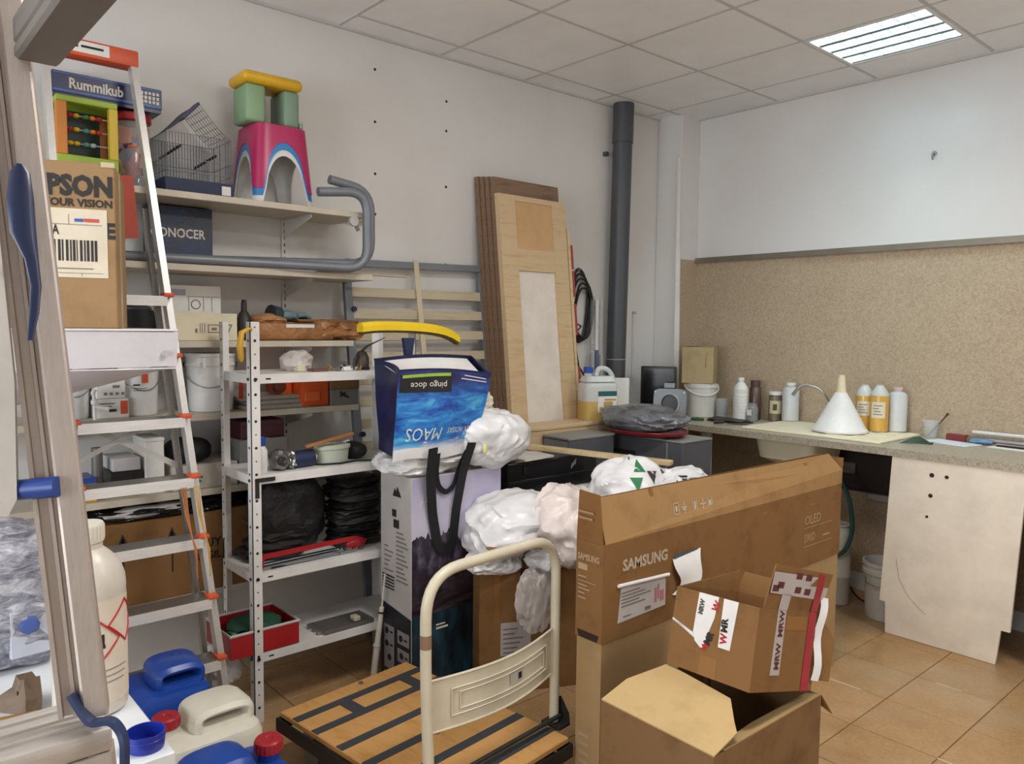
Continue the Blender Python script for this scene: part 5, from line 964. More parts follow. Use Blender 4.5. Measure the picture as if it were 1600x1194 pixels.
part('dark_print', quad([(.6735, GY-.0004, .004), (GX-.001, GY-.0004, .004), (GX-.001, GY-.0004, .345), (.6735, GY-.0004, .375)], (0, -1, 0)), mk('print_night', '#191a26', .4), t)
def LP(x0, z0, x1, z1): return (x0, z0, x1, z1)
part('icon_panel', patch((.672, GY-.0012, 0), (1, 0, 0), (0, 0, 1), [(.03, .095, .105, .28), (.13, .225, .215, .28), (.13, .15, .215, .205), (.13, .08, .215, .132)], lift=.0002), mk('icon_panel', '#8f8a8c', .5), t, kind='stuff', smooth=None)
part('icon_row', patch((.672, GY-.0012, 0), (1, 0, 0), (0, 0, 1), [(.03+.05*k, .045, .06+.05*k, .08) for k in range(4)]+[(.01, .0, .225, .03)], lift=.0002), mk('icon_panel', '#8f8a8c'), t, kind='stuff', smooth=None)
b = B()
for (x, z) in ((.05, .255), (.05, .2), (.07, .145), (.155, .25), (.16, .178), (.155, .105)): b.cyl((.672+x, GY-.0022, z), (.672+x, GY-.0030, z), .014, n=12)
for (x, z) in ((.085, .255), (.085, .2), (.19, .25), (.195, .178), (.19, .105)): b.box((.672+x-.01, GY-.0030, z-.004), (.672+x+.01, GY-.0022, z+.004))
part('icon', b, mk('print_night', '#191a26'), t, kind='stuff', smooth=None)
part('small_print', patch((.672, GY-.0006, 0), (1, 0, 0), (0, 0, 1), [(.03, .61-.02*k, .03+.03+.012*((k*7) % 4), .616-.02*k) for k in range(6)]+[(.12, .68-.018*k, .12+.05+.012*((k*5) % 4), .686-.018*k) for k in range(12)]), inkg, t, kind='stuff', smooth=None)
part('barcode_lines', patch((.672, GY-.0006, 0), (1, 0, 0), (0, 0, 1), [(.015, .435+.013*k, .105, .441+.013*k) for k in range(5)]+[(.10, .70, .14, .735), (.09, .745, .12, .775), (.02, .33, .19, .334), (.03, .31, .1, .313), (.13, .31, .2, .313)]), ink, t, kind='stuff', smooth=None)
part('mountain_logo', B().prism([(.765, GY-.0006, .83), (.78, GY-.0006, .863), (.79, GY-.0006, .85), (.80, GY-.0006, .872), (.828, GY-.0006, .83)], (0, -.0008, 0)), ink, t)
text(t, 'APS', .022, ink, (.665, GY-.0004, .785), (1, 0, 0), (0, 0, 1), bold=.0006) if False else None
text(t, 'A', .075, inkw, (GX+.0014, GY+.035, .80), (0, 1, 0), (0, 0, 1), bold=-.001); text(t, 'ES', .04, inkw, (GX+.0014, GY+.12, .30), (0, 1, 0), (0, 0, 1), bold=.001) if False else None
part('print_white', patch((GX+.0013, GY+.12, .28), (0, 1, 0), (0, 0, 1), [(0, .0, .06, .008), (0, .016, .045, .022)]), inkw, t, kind='stuff', smooth=None)
# white bags on the tall box and the printed shopping bag
t = thing('white_bag_bundle', 'flattened white plastic bag bundle under the blue shopping bag', 'bag', (.8, -2.66, .92)); part('bag', B().blob((.79, -2.68, .972), (.125, .20, .052), 101, .2, 2.2, 5, power=3, soft=True), bag_w, t)
part('red_print', drape(t, [o for o in bpy.data.objects if o.parent == t][0], [((.85, -2.72, .95), (.85, -2.63, .955), (.85, -2.63, .965))], (-1, .3, 0), mk('print_pink', '#c98a86', .6), 'printed_shape') and B().box((0, 0, 0), (0.001, .001, .001)), bag_w, t) if False else None
t = thing('white_bag', 'stuffed white plastic bag bulging right of the blue shopping bag', 'bag', (.866, -2.41, .92)); part('bag', B().blob((.866, -2.413, 1.05), (.125, .16, .12), 104, .2, 1.9, 5, power=2.3, soft=True), bag_w, t)
part('bag_ears', B().blob((.842, -2.452, 1.183), (.05, .072, .062), 105, .35, 2.6, 4), mk('bag_cream', '#d8d3c4', .45, bump=.5, bs=20, bd=.008), t); part('yellow_mark', B().blob((.985, -2.519, 1.02), (.006, .012, .022), 106, .1, 1, 2), mk('pale_yellow', '#d9d49a', .6), t)
def ocean_mat():
    t = NT('ocean_print'); co = t.co(); s = t.sep(co); z = s[2]
    n = t.noise(t.co(scale=(2, 5, 16)), 1.6, 6, .62, .6); n2 = t.noise(t.co(scale=(2, 4, 7)), 2.2, 4, .6, .4)
    sea = t.ramp(n, [(.28, '#0f2559'), (.42, '#1f53a8'), (.55, '#2f7fc4'), (.66, '#58a9cf'), (.8, '#b5d8e0')])
    top = t.ramp(n2, [(.3, '#171b33'), (.55, '#23296a'), (.75, '#3a3f8c')])
    f = t.ramp(z, [(.21, (0, 0, 0, 1)), (.29, (1, 1, 1, 1))]); c = t.mix(f, sea, top)
    wv = t.ramp(t.math('MULTIPLY_ADD', n, .08, z), [(.06, (1, 1, 1, 1)), (.09, (0, 0, 0, 1))])
    t.set(col=t.mix(wv, c, '#d7dee2'), rough=.38); t.bump(t.noise(co, 16, 4), .35, .008); return t.m
t = thing('shopping_bag', 'large blue printed shopping bag, its print upside down, on the tall box', 'shopping bag', (.83, -2.70, 1.02))
lev = [0, .25, .5, .75, .9, 1.0]
bot = {'FL': (.934, -2.931, 1.02), 'FR': (.934, -2.577, 1.02), 'BR': (.727, -2.529, 1.02), 'BL': (.727, -2.865, 1.02)}
topc = {'FL': (.943, -2.909, 1.352), 'FR': (.943, -2.459, 1.326), 'BR': (.736, -2.399, 1.39), 'BL': (.727, -2.887, 1.385)}
def bagpt(u, v, side):
    a, b_ = {'F': ('FL', 'FR'), 'R': ('FR', 'BR'), 'K': ('BR', 'BL'), 'L': ('BL', 'FL')}[side]
    p0 = Vector(bot[a]).lerp(Vector(topc[a]), v); p1 = Vector(bot[b_]).lerp(Vector(topc[b_]), v)
    q = p0.lerp(p1, u); nrm = (p1-p0).cross(Vector((0, 0, 1))).normalized()
    bul = .018*math.sin(PI*u)*math.sin(PI*min(1, v*.9+.1)); w = .006*noise.noise(Vector((q.x*9, q.y*9, q.z*11)))
    if side == 'F' and v > .55: q.z += .012*math.sin(PI*u)*(v-.55)/.45
    if side == 'K' and v > .8: q.z += .012*math.sin(PI*u)
    if side == 'L': bul = -.03*math.sin(PI*u)*v
    # right silhouette pinches in below the middle
    if side in 'FR': q.y += (.0 if side == 'F' else 0)
    k = u if side == 'F' else (1-u*.6 if side == 'R' else (u*.0))
    if side in ('F', 'R'): q.y += .03*k*math.sin(PI*v)*(.9)
    return q+nrm*(bul+w)
N = 10
def ring_at(v): return [bagpt(i/N, v, s) for s in 'FRKL' for i in range(N)]
om = ocean_mat()
navyb = mk('bag_navy', '#191f4a', .38, var=.25, vs=9, bump=.4, bs=15, bd=.006)
part('back_sheet', B().loft([[r for r in ring_at(v/12)[N:]]+[ring_at(v/12)[0]] for v in range(13)], cap=False, close=False), navyb, t)
o = part('front_print', B().grid(lambda u, v: bagpt(u, v, 'F'), 14, 14), om, t); front_bag = o
for v in o.data.vertices: pass
part('lining', B().grid(lambda u, v: bagpt(.04+.92*u, .965, 'F').lerp(bagpt(.96-.92*u, .965, 'K'), v)+Vector((0, 0, -.02-.03*math.sin(PI*u)*math.sin(PI*v)+.022*v)), 10, 6), mk('lining_white', '#e6e4e2', .5, bump=.5, bs=12, bd=.008), t)
part('hem', B().tube(ring_at(1.0), .0035, 6, loop=True), navyb, t)
part('bottom_white', B().grid(lambda u, v: bagpt(u, -.06+.13*v+.02*math.sin(7*u), 'F')+Vector((.0025, 0, 0)), 12, 3), bag_w, t)
def fb(u, v, l=.0016): return bagpt(u, v, 'F')+Vector((l, -.0003, 0))
def bagtext(s, u0, v0, su, sv, mat, nm='lettering'):
    # upside-down print: text runs right-to-left, up is down
    return text(t, s, 1.0, mat, (0, 0, 0), (0, 1, 0), (0, 0, 1), nm, curve=lambda x, y: fb(u0-x*su, v0-y*sv))
part('logo_ground', B().grid(lambda u, v: fb(.02+.53*u, .74+.2*v, .0010), 8, 4), mk('print_dark', '#17151c', .45), t); part('green_flash', B().grid(lambda u, v: fb(.04+.5*u, .905+.035*v+.02*u, .0016), 8, 1), mk('print_lime', '#8fb53a', .45), t)
bagtext('pingo doce', .50, .85, .085, .10, inkw); bagtext('MÃOS', .53, .32, .15, .22, mk('print_pale', '#cfd5cf', .5)); bagtext('NOSSAS', .79, .31, .055, .10, mk('print_pale', '#cfd5cf')); bagtext('MAR', .995, .31, .09, .16, mk('print_pale', '#cfd5cf')); bagtext('EM', .78, .19, .03, .05, inkw); bagtext('O QUE', .93, .13, .05, .09, inkw)
part('small_print', B().grid(lambda u, v: fb(.70+.25*u, .935+.012*v-.02*u), 6, 1).grid(lambda u, v: fb(.66+.30*u, .895+.012*v-.02*u), 6, 1), inkw, t, kind='stuff')
t = thing('black_straps', 'long black webbing straps hanging over the mountain picture', 'strap', (.81, -2.6, .57)); wm = mk('webbing', '#131316', .75, bump=.3, bs=200)
sec = [(-1, -.09), (1, -.09), (1, .09), (-1, .09)]
part('strap', B().tube(rp([(0.972, -2.769, 1.045), (0.940, -2.76, 0.93), (0.9125, -2.731, 0.77), (0.911, -2.704, 0.635), (0.911, -2.665, 0.601), (0.911, -2.627, 0.635), (0.9125, -2.611, 0.77), (0.932, -2.591, 0.93), (0.972, -2.577, 1.05)], 3, .03), .0215, 4, up=(1, 0, 0), sec=sec), wm, t, smooth=.3)
part('inner_strap', B().tube(rp([(0.966, -2.742, 1.02), (0.934, -2.729, 0.93), (0.9145, -2.702, 0.871), (0.9145, -2.663, 0.842), (0.9145, -2.625, 0.871), (0.926, -2.606, 0.952), (0.962, -2.596, 1.02)], 3, .03), .0115, 4, up=(1, 0, 0), sec=sec), wm, t, smooth=.3)

# ------------------------------------------------------------------ carton with white bags
t = thing('bag_carton', 'brown taped carton covered with white plastic bags behind the trolley handle', 'carton', (1.02, -2.57, 0), (0, 0, math.radians(63.9)))
part('box', openbox((0, 0, .001), (.55, .125, .56), .005), card, t, w=False); part('tape', B().box((.06, -.0008, .3), (.085, -.0002, .555)), tapebr, t, w=False)
part('flap', B().box((.0, -.006, .5605), (.55, -.002, .60), .0, rot=(-.5, 0, 0), piv=(0, -.004, .5605)), card, t, w=False)
text(t, 'CON', .05, ink, (.17, -.0006, .49), (1, 0, 0), (0, 0, 1), w=False, bold=.002); part('white_label', B().box((.09, -.0012, .16), (.22, -.0003, .30)), mk('label_lilac', '#b5aaa9', .5), t, w=False); part('label_print', patch((.09, -.0012, .16), (1, 0, 0), (0, 0, 1), [(.01, .01+.02*k, .06+.012*(k % 4), .016+.02*k) for k in range(6)]), inkg, t, w=False, kind='stuff', smooth=None)
bag_p = bagmat('bag_pinkish', '#e2d5cd')
single('white_bag', B().blob((1.03, -2.40, .70), (.15, .20, .11), 111, .24, 1.8, 5, power=2.4, soft=True), bag_w, 'big white plastic bag bulging over the carton beside the mountain picture', 'bag')
single('white_bag', B().blob((1.20, -2.22, .70), (.13, .17, .14), 112, .24, 1.9, 5, power=2.4, soft=True), bag_p, 'pinkish white plastic bag wedged against the television carton', 'bag')
single('white_bag', B().blob((1.06, -2.52, .58), (.07, .12, .05), 113, .26, 2.2, 5, soft=True), bag_w, 'white plastic bag lower left, sagging over the carton edge', 'bag')
single('white_bag', B().blob((1.18, -2.27, .60), (.08, .13, .075), 116, .28, 2.2, 5, soft=True), bag_w, 'white plastic bag in front of the pinkish one behind the trolley handle', 'bag')
single('grey_white_bag', B().blob((1.30, -2.13, .55), (.05, .10, .06), 117, .3, 2.8, 5), mk('bag_bluegrey', '#c6ccd0', .35, var=.2, bump=.7, bs=20, bd=.01), 'crumpled blue grey bag beside the trolley handle', 'bag')
single('translucent_bag', B().blob((1.165, -2.385, .41), (.03, .085, .125), 118, .26, 2.3, 5, power=2.5, soft=True), bagt, 'translucent bag hanging down the front of the taped carton', 'bag')
t = thing('carton_flap', 'loose brown cardboard strip across the white bags', 'cardboard', (1.2, -2.5, .66)); part('strip', B().prism([(1.13, -2.63, .655), (1.2, -2.40, .672), (1.25, -2.38, .655), (1.19, -2.60, .63)], (0, 0, .005)), card, t); part('tape', B().prism([(1.15, -2.57, .668), (1.155, -2.55, .669), (1.195, -2.54, .652), (1.19, -2.56, .651)], (0, 0, .0015)), tapebr, t)

# ------------------------------------------------------------------ television carton
SX, SY0, SY1, SD = 1.83, -2.73, -1.15, .115
t = thing('television_carton', 'big flat brown television carton standing open on the floor', 'carton', (SX-SD/2, (SY0+SY1)/2, 0))
th = .006
part('base', openbox((SX-SD+.004, SY0+.004, .001), (SX-.004, SY1-.004, .60), th), mk('carton_base', '#a88a60', .7), t)
b = B().box((SX-.0035, SY0, .52), (SX, SY1, .84)).box((SX-SD, SY0, .52), (SX-SD+.0035, SY1, .84)).box((SX-SD+.0036, SY0, .52), (SX-.0036, SY0+.0035, .84)).box((SX-SD+.0036, SY1-.0035, .52), (SX-.0036, SY1, .84))
part('sleeve', b, card, t, smooth=None)
b = B().box((SX-.0035, SY0, .001), (SX+.001, SY0+.001, .002))
part('front_flap', B().prism([(SX, SY0+.012, .8405), (SX, SY1, .8205), (SX-.004, SY1+.01, .90), (SX-.03, SY1-.07, .975), (SX-.03, SY0+.0, .985)], (-.004, 0, 0)), card2, t)  # lighter cardboard here paints in the light caught by the tilted flap
part('back_flap', B().prism([(SX-SD, SY0+.01, .8405), (SX-SD, SY1, .8405), (SX-SD+.01, SY1, .96), (SX-SD+.01, SY0+.03, .965)], (.004, 0, 0)), card, t)
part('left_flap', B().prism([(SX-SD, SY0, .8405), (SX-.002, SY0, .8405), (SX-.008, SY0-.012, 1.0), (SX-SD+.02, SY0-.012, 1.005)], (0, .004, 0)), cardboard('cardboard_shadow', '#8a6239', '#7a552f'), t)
part('right_flap', B().prism([(SX-SD, SY1, .8405), (SX-.002, SY1, .8205), (SX-.01, SY1+.03, .95), (SX-SD+.02, SY1+.03, .95)], (0, -.004, 0)), card, t)
silver = mk('print_silver', '#bfae97', .5, var=0); silvd = mk('print_faint', '#b09776', .6, var=0)
text(t, 'SAMSUNG', .052, silver, (SX, -2.635, .740), (0, 1, -.02), (0, 0, 1), bold=.0018, sx=.98)
text(t, 'SAMSUNG', .028, silvd, (SX-SD+.008, SY0, .778), (1, 0, 0), (0, 0, 1), bold=.001, sx=.72)
text(t, 'OLED', .055, silvd, (SX, -1.47, .70), (0, 1, 0), (0, 0, 1), sx=1.0); text(t, 'S90D', .05, silvd, (SX, -1.47, .625), (0, 1, 0), (0, 0, 1), sx=.85)
part('printed_rule', patch((SX, -1.47, .6), (0, 1, 0), (0, 0, 1), [(0, .085, .24, .087), (0, .005, .24, .007), (.16, .03, .22, .036)]), silvd, t, kind='stuff', smooth=None)
icn = [(0, 0, .003, .042), (0, .039, .03, .042), (.028, 0, .031, .042), (.01, .012, .02, .03), (0, 0, .03, .003), (.045, .02, .075, .024), (.05, .01, .07, .02), (.058, 0, .062, .04), (.11, .0, .113, .04), (.118, .005, .128, .035), (.133, 0, .136, .04), (.155, .018, .19, .024), (.17, .0, .175, .042), (.2, .0, .23, .003), (.2, .0, .203, .04), (.207, .01, .223, .03), (.227, 0, .23, .04), (.28, .012, .33, .016)]
part('printed_icons', patch((SX-.012, -2.36, .877), (0, 1, -.02), (-.2, 0, 1), icn, lift=.0052), silver, t, kind='stuff', smooth=None)
part('side_print', patch((SX-SD, SY0, .6), (1, 0, 0), (0, 0, 1), [(.01, .145, .05, .165), (.01, .12, .045, .124), (.01, .106, .085, .108), (.01, .092, .05, .096), (.01, .08, .06, .084), (.01, .066, .04, .07), (.01, .05, .045, .054)]), silvd, t, kind='stuff', smooth=None)
part('flap_print', patch((SX-SD+.012, SY0-.008, .9), (1, 0, 0), (0, -.05, 1), [(.01, .035, .075, .042), (.01, .015, .07, .022)], lift=.006), mk('print_flap', '#a08466', .6), t, kind='stuff', smooth=None)
part('hand_slot', B().prism([(SX-SD+.008, SY0-.0004, .545), (SX-.012, SY0-.0004, .545), (SX-.02, SY0-.0004, .522), (SX-SD+.016, SY0-.0004, .522)], (0, -.0006, 0)), mk('slot_dark', '#2c1a0e', .8), t)
part('lower_print', patch((SX-SD+.02, SY0+.004, .10), (1, 0, 0), (0, 0, 1), [(.0, .03*k, .045, .012+.03*k) for k in range(4)]), silvd, t, kind='stuff', smooth=None)
part('tape_strip', quad([(SX+.0002, -2.42, .735), (SX+.0002, -2.40, .735), (SX-.028, -2.46, .985), (SX-.028, -2.48, .985)], (1, 0, 0), .0004), tapebr, t); part('tape_strip', quad([(SX+.0002, -1.80, .80), (SX+.0002, -1.77, .80), (SX-.02, -1.80, .93), (SX-.02, -1.83, .93)], (1, 0, 0), .0004), tapebr, t); part('tape_strip', quad([(SX+.0002, -1.42, .78), (SX+.0002, -1.39, .78), (SX-.025, -1.42, .96), (SX-.025, -1.45, .96)], (1, 0, 0), .0004), tapebr, t)
b = B()
for r in range(3): b.box((SX-.012-.008*r, -1.86, .875+.034*r), (SX-.010-.008*r, -1.22, .878+.034*r))
for k in range(9): b.prism([(SX-.0125, -1.86+.075*k, .875), (SX-.0125, -1.855+.075*k, .875), (SX-.029, -1.855+.075*k, .943), (SX-.029, -1.86+.075*k, .943)], (.002, 0, 0))
part('printed_grid', b, mk('print_ghost', '#b3916a', .6), t, kind='stuff', smooth=None)
part('delivery_label', quad([(SX+.0002, -2.655, .572), (SX+.0002, -2.41, .578), (SX+.0002, -2.41, .68), (SX+.0002, -2.64, .69)], (1, 0, 0), .001), mk('label_grey', '#c6bfba', .5), t); part('label_roll', B().cyl((SX+.006, -2.66, .697), (SX+.006, -2.40, .683), .006, n=10), paper, t)
part('label_print', patch((SX+.0013, -2.64, .58), (0, 1, 0), (0, 0, 1), [(.0, .085-.011*k, .09+.03*(k % 3), .089-.011*k) for k in range(5)]+[(.12, .004, .15, .016), (.01, .006, .05, .01)], lift=.0002), inkg, t, kind='stuff', smooth=None); part('red_stamp', patch((SX+.0013, -2.47, .6), (0, 1, 0), (0, 0, 1), [(.0, .0, .012, .05), (.016, .01, .024, .06), (.028, .0, .05, .035)], lift=.0002), mk('stamp_pink', '#c07a80', .6), t, kind='stuff', smooth=None)
part('torn_paper', B().grid(lambda u, v: Vector((SX+.003+.03*v*(1-v)*2+.03*(1-v)*u, -2.375+.16*u*(.35+.65*v)+.05*math.sin(4*v)*(1-v), .605+.125*v+.02*u*(v-.4))), 6, 8, .0006), paper, t); part('torn_paper_edge', B().grid(lambda u, v: Vector((SX+.004, -2.37+.135*u, .728+.012*v+.005*u)), 4, 1, .001), mk('print_teal2', '#3f5a6a', .5), t); part('torn_green', B().grid(lambda u, v: Vector((SX+.005, -2.37+.135*u, .72+.007*v+.005*u)), 4, 1, .001), mk('print_lime', '#8fb53a'), t)
# ------------------------------------------------------------------ two open cartons in front
def shell(w, d, h, th): return openbox((0, 0, 0), (w, d, h), th)
t = thing('open_carton', 'large tan open carton in front of the television carton, under the taped carton', 'carton', (1.98, -2.895, 0), (0, 0, -.02))
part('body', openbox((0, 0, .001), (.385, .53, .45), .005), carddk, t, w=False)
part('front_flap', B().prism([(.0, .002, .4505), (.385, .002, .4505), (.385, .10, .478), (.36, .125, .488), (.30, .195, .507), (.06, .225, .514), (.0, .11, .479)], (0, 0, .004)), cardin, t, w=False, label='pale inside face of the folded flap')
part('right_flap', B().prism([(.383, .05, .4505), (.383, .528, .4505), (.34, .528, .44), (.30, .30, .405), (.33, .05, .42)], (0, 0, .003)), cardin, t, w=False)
part('back_flap', B().prism([(.385, .531, .449), (.30, .531, .449), (.34, .60, .40), (.40, .57, .385)], (.0, .003, .0)), card, t, w=False)
mw, md, mh = .289, .306, .226
t = thing('taped_carton', 'brown open carton with white courier tape, tilted on the larger carton', 'carton', (2.046, -2.679, .524), (-.25, -.062, -.06))
part('body', openbox((0, 0, 0), (mw, md, mh), .005), card, t, w=False)
part('right_flap', B().prism([(mw-.004, .02, mh), (mw-.004, md, mh), (mw+.02, md+.01, mh+.115), (mw+.012, .03, mh+.125)], (.004, 0, 0)), card, t, w=False); part('back_flap', B().prism([(0, md-.004, mh+.0005), (mw-.005, md-.004, mh+.0005), (mw-.012, md+.012, mh+.062), (.008, md+.012, mh+.066)], (0, .004, 0)), card, t, w=False); part('side_flap', B().prism([(.0, .004, mh+.0005), (.0, md, mh+.0005), (-.006, md, mh+.066)], (.004, 0, 0)), card, t, w=False)
part('corner_flap', B().prism([(mw-.002, md+.001, .03), (mw+.022, md+.05, .03), (mw+.022, md+.06, .15), (mw+.002, md+.001, .215)], (.0, .004, 0)), card, t, w=False)
part('left_flap', B().prism([(0.0, 0, mh), (0.0, md, mh), (-.085, md-.02, mh-.12), (-.085, .02, mh-.12)], (-.004, 0, 0)), card, t, w=False) if False else None
part('inside_face', B().box((.0055, md-.0062, .01), (mw-.006, md-.0055, mh)), card, t, w=False)
def F(x, z): return Vector((x, -.0004, z))
def frontquad(nm, pts, m, l=.0006): return part(nm, B().prism([Vector((x, -l, z)) for x, z in pts], (0, -.0005, 0)), m, t, w=False)
frontquad('courier_tape', [(.085, mh), (.155, mh), (.148, .165), (.118, .07), (.09, .088), (.08, .11)], tapew); frontquad('courier_tape', [(.172, mh-.0), (.222, mh), (.212, .09), (.172, .09)], tapew); frontquad('torn_tape', [(.0, .128), (.085, .108), (.085, .096), (.0, .135)], tapew)
rdi = mk('courier_red', '#b5242b', .5)
def ft(s, x, z, sz, m, ang, sx=.9):
    return text(t, s, sz, m, (x, -.0013, z), (math.cos(ang), 0, math.sin(ang)), (-math.sin(ang), 0, math.cos(ang)), bold=.0014, sx=sx, w=False, lift=.0004)
ft('MR', .142, .085, .03, ink, 1.25); ft('W', .155, .128, .03, rdi, 1.25) if False else None
ft('W', .132, .066, .026, rdi, 1.25); ft('MR', .196, .135, .03, ink, 1.62); ft('W', .198, .103, .03, rdi, 1.62); ft('W', .155, .182, .03, rdi, 1.25); ft('MRW', .105, .165, .022, mk('courier_grey', '#55534f', .6), 1.5, .8)
part('front_patch', B().box((.115, -.0010, .0), (.175, -.0004, .055)), mk('cardboard_patch', '#8f6433', .5), t, w=False)
def rq(nm, pts, m, l=.0006): return part(nm, B().prism([Vector((mw+l, y, z)) for y, z in pts], (.0006, 0, 0)), m, t, w=False)
rq('courier_tape', [(.085, .045), (.13, .045), (.13, mh), (.09, mh)], mk('tape_greyish', '#b9b2b0', .3)); rq('red_tape', [(.245, .0), (.285, .0), (.285, mh), (.25, mh)], redt, .0012)
def fl(y, z, l=.0): k = z/.12; return Vector((mw+.0006+.02*k+l, y+.01*k*0, mh+z))
def fq(nm, pts, m, l=.002): return part(nm, B().prism([fl(y, z, l) for y, z in pts], (.0005, 0, 0)), m, t, w=False)
fq('courier_tape', [(.025, .045), (.31, .035), (.31, .10), (.02, .105)], mk('tape_greyish', '#b9b2b0')); fq('courier_tape', [(.085, .0), (.13, .0), (.13, .045), (.085, .045)], mk('tape_greyish', '#b9b2b0')); fq('red_tape', [(.25, .0), (.285, .0), (.28, .11), (.245, .113)], redt, .003)
part('tape_print', (lambda b: ([b.prism([fl(y, z, .0028), fl(y+.03, z, .0028), fl(y+.03, z+.018, .0028), fl(y, z+.018, .0028)], (.0004, 0, 0)) for y, z in ((.14, .05), (.19, .047), (.13, .09), (.18, .088), (.05, .06), (.03, .05))], b)[1])(B()), mk('courier_dark', '#5b2a2e', .6), t, w=False, kind='stuff', smooth=None)
for z in (.06, .15): text(t, 'MRW', .03, mk('courier_dark', '#5b2a2e'), (mw+.0016, .12, z), (0, 0, 1), (0, -1, 0), w=False, bold=.001)
part('torn_tape', B().grid(lambda u, v: Vector((mw+.004+.012*u+.006*math.sin(9*v), .292+.02*u, .03+.24*v)), 2, 10, .0006), tapew, t, w=False); part('clear_tape', rq('sticker', [(.30, .05), (.305, .05), (.305, .07), (.30, .07)], card2) and B().box((mw+.0005, .135, .17), (mw+.0011, .24, .21)), mk('cardboard_patch', '#8f6433'), t, w=False)

# ------------------------------------------------------------------ platform trolley
A = math.atan2(.1066, .9943)
t = thing('platform_trolley', 'platform trolley with wood deck, black grip strips and beige folding handle', 'trolley', (.95, -3.40, .16), (0, 0, A))
DL, DW = .83, .563
part('deck', B().box((0, 0, 0), (DL, DW, .02), .003), deckw, t, w=False)
part('bumper', B().box((-.012, -.012, -.05), (DL+.012, -.0005, -.0005), .004).box((-.012, DW+.0005, -.05), (DL+.012, DW+.012, -.0005), .004).box((-.012, -.0004, -.05), (-.0005, DW+.0004, -.0005), .004).box((DL+.0005, -.0004, -.05), (DL+.012, DW+.0004, -.0005), .004), black_p, t, w=False)
gx = [.075, .19, .33, .465, .60, .735]
for k, x in enumerate(gx): part('grip_strip', B().box((x, .002, .0201), (x+.035, DW-.002, .022)), grip, t, w=False)
for (x, y0) in ((.1105, .17), (.1105, .44)): part('grip_strip', B().box((x, y0, .0201), (x+.079, y0+.05, .022)), grip, t, w=False)
for (x, y) in ((.03, .32), (.16, DW-.04), (.5, .28)): part('deck_bolt', B().cyl((x, y, .0205), (x, y, .027), .009, n=10), zinc, t, w=False)
for (x, y) in ((.09, .08), (.09, DW-.08), (DL-.10, .08), (DL-.06, DW-.03)):
    c = part('caster', B().cyl((x, y-.018, -.11), (x, y+.018, -.11), .05, n=20), mk('caster_grey', '#8d8a86', .5), t, w=False); part('caster_fork', B().box((x-.03, y-.026, -.11), (x+.03, y-.0205, -.0505)).box((x-.03, y+.0205, -.11), (x+.03, y+.026, -.0505)).box((x-.03, y-.0204, -.06), (x+.03, y+.0204, -.0505)), zinc, c, w=False)
hx = .735; y0, y1 = .025, .60; ht = .665
part('handle', B().tube(rp([(hx+.02, y0, .0), (hx, y0, .35), (hx, y0, ht), (hx, y1, ht-.0), (hx, y1, .35), (hx-.0, y1, .0)], 8, .13), .0165, 14), beige_m, t, w=False)
part('handle_wear', B().cyl((hx+.0, y0, .455), (hx, y0, .495), .0170, n=14), mk('worn_brown', '#8a6d57', .6), t, w=False)
nP = 14
def hp_(u, z, d=0): return Vector((hx+.045*math.sin(PI*u)+d, y0+.02+(y1-y0-.04)*u, z))
part('handle_panel', B().grid(lambda u, v: hp_(u, .20+.15*v), nP, 4, .002), beige_m, t, w=False)
for z, r in ((.352, .004), (.198, .004)): part('panel_rib', B().tube([hp_(k/nP, z) for k in range(nP+1)], r, 6), beige_m, t, w=False)
for lo, hi, ua, ub in ((.235, .315, .12, .92), (.25, .30, .17, .88)):
    part('panel_rib', B().tube([hp_(ua+(ub-ua)*k/10, hi, .003) for k in range(11)]+[hp_(ub-(ub-ua)*k/10, lo, .003) for k in range(11)], .0025, 5, loop=True), beige_m, t, w=False)
part('warning_sticker', B().grid(lambda u, v: hp_(.53+.12*u, .26+.035*v, .003), 4, 2, .0006), mk('sticker_grey', '#b8b3a8', .5), t, w=False); text(t, '\u00a36', .022, ink, (0, 0, 0), (0, 1, 0), (0, 0, 1), w=False, curve=lambda x, y: hp_(.60+x*1.3, .267+y, .005)) if False else part('sticker_mark', B().grid(lambda u, v: hp_(.60+.03*u, .268+.02*v, .0048), 2, 2, .0005), ink, t, w=False)
part('hinge_bracket', B().prism([(hx-.035, y1+.02, .0205), (hx+.05, y1+.02, .0205), (hx+.045, y1+.02, .06), (hx+.01, y1+.02, .11), (hx-.03, y1+.02, .09)], (0, .006, 0)).box((hx-.03, y1-.03, .0205), (hx+.05, y1+.0199, .03)), mk('hinge_dark', '#3b3b38', .4, .5), t, w=False)
part('hinge_bracket', B().prism([(hx-.035, y0-.026, .0205), (hx+.05, y0-.026, .0205), (hx+.045, y0-.026, .06), (hx+.01, y0-.026, .11), (hx-.03, y0-.026, .09)], (0, .006, 0)), mk('hinge_dark', '#3b3b38'), t, w=False)
part('hinge_rod', B().cyl((hx+.02, y0-.01, .05), (hx+.02, y1+.01, .05), .008, n=10), mk('hinge_dark', '#3b3b38'), t, w=False)

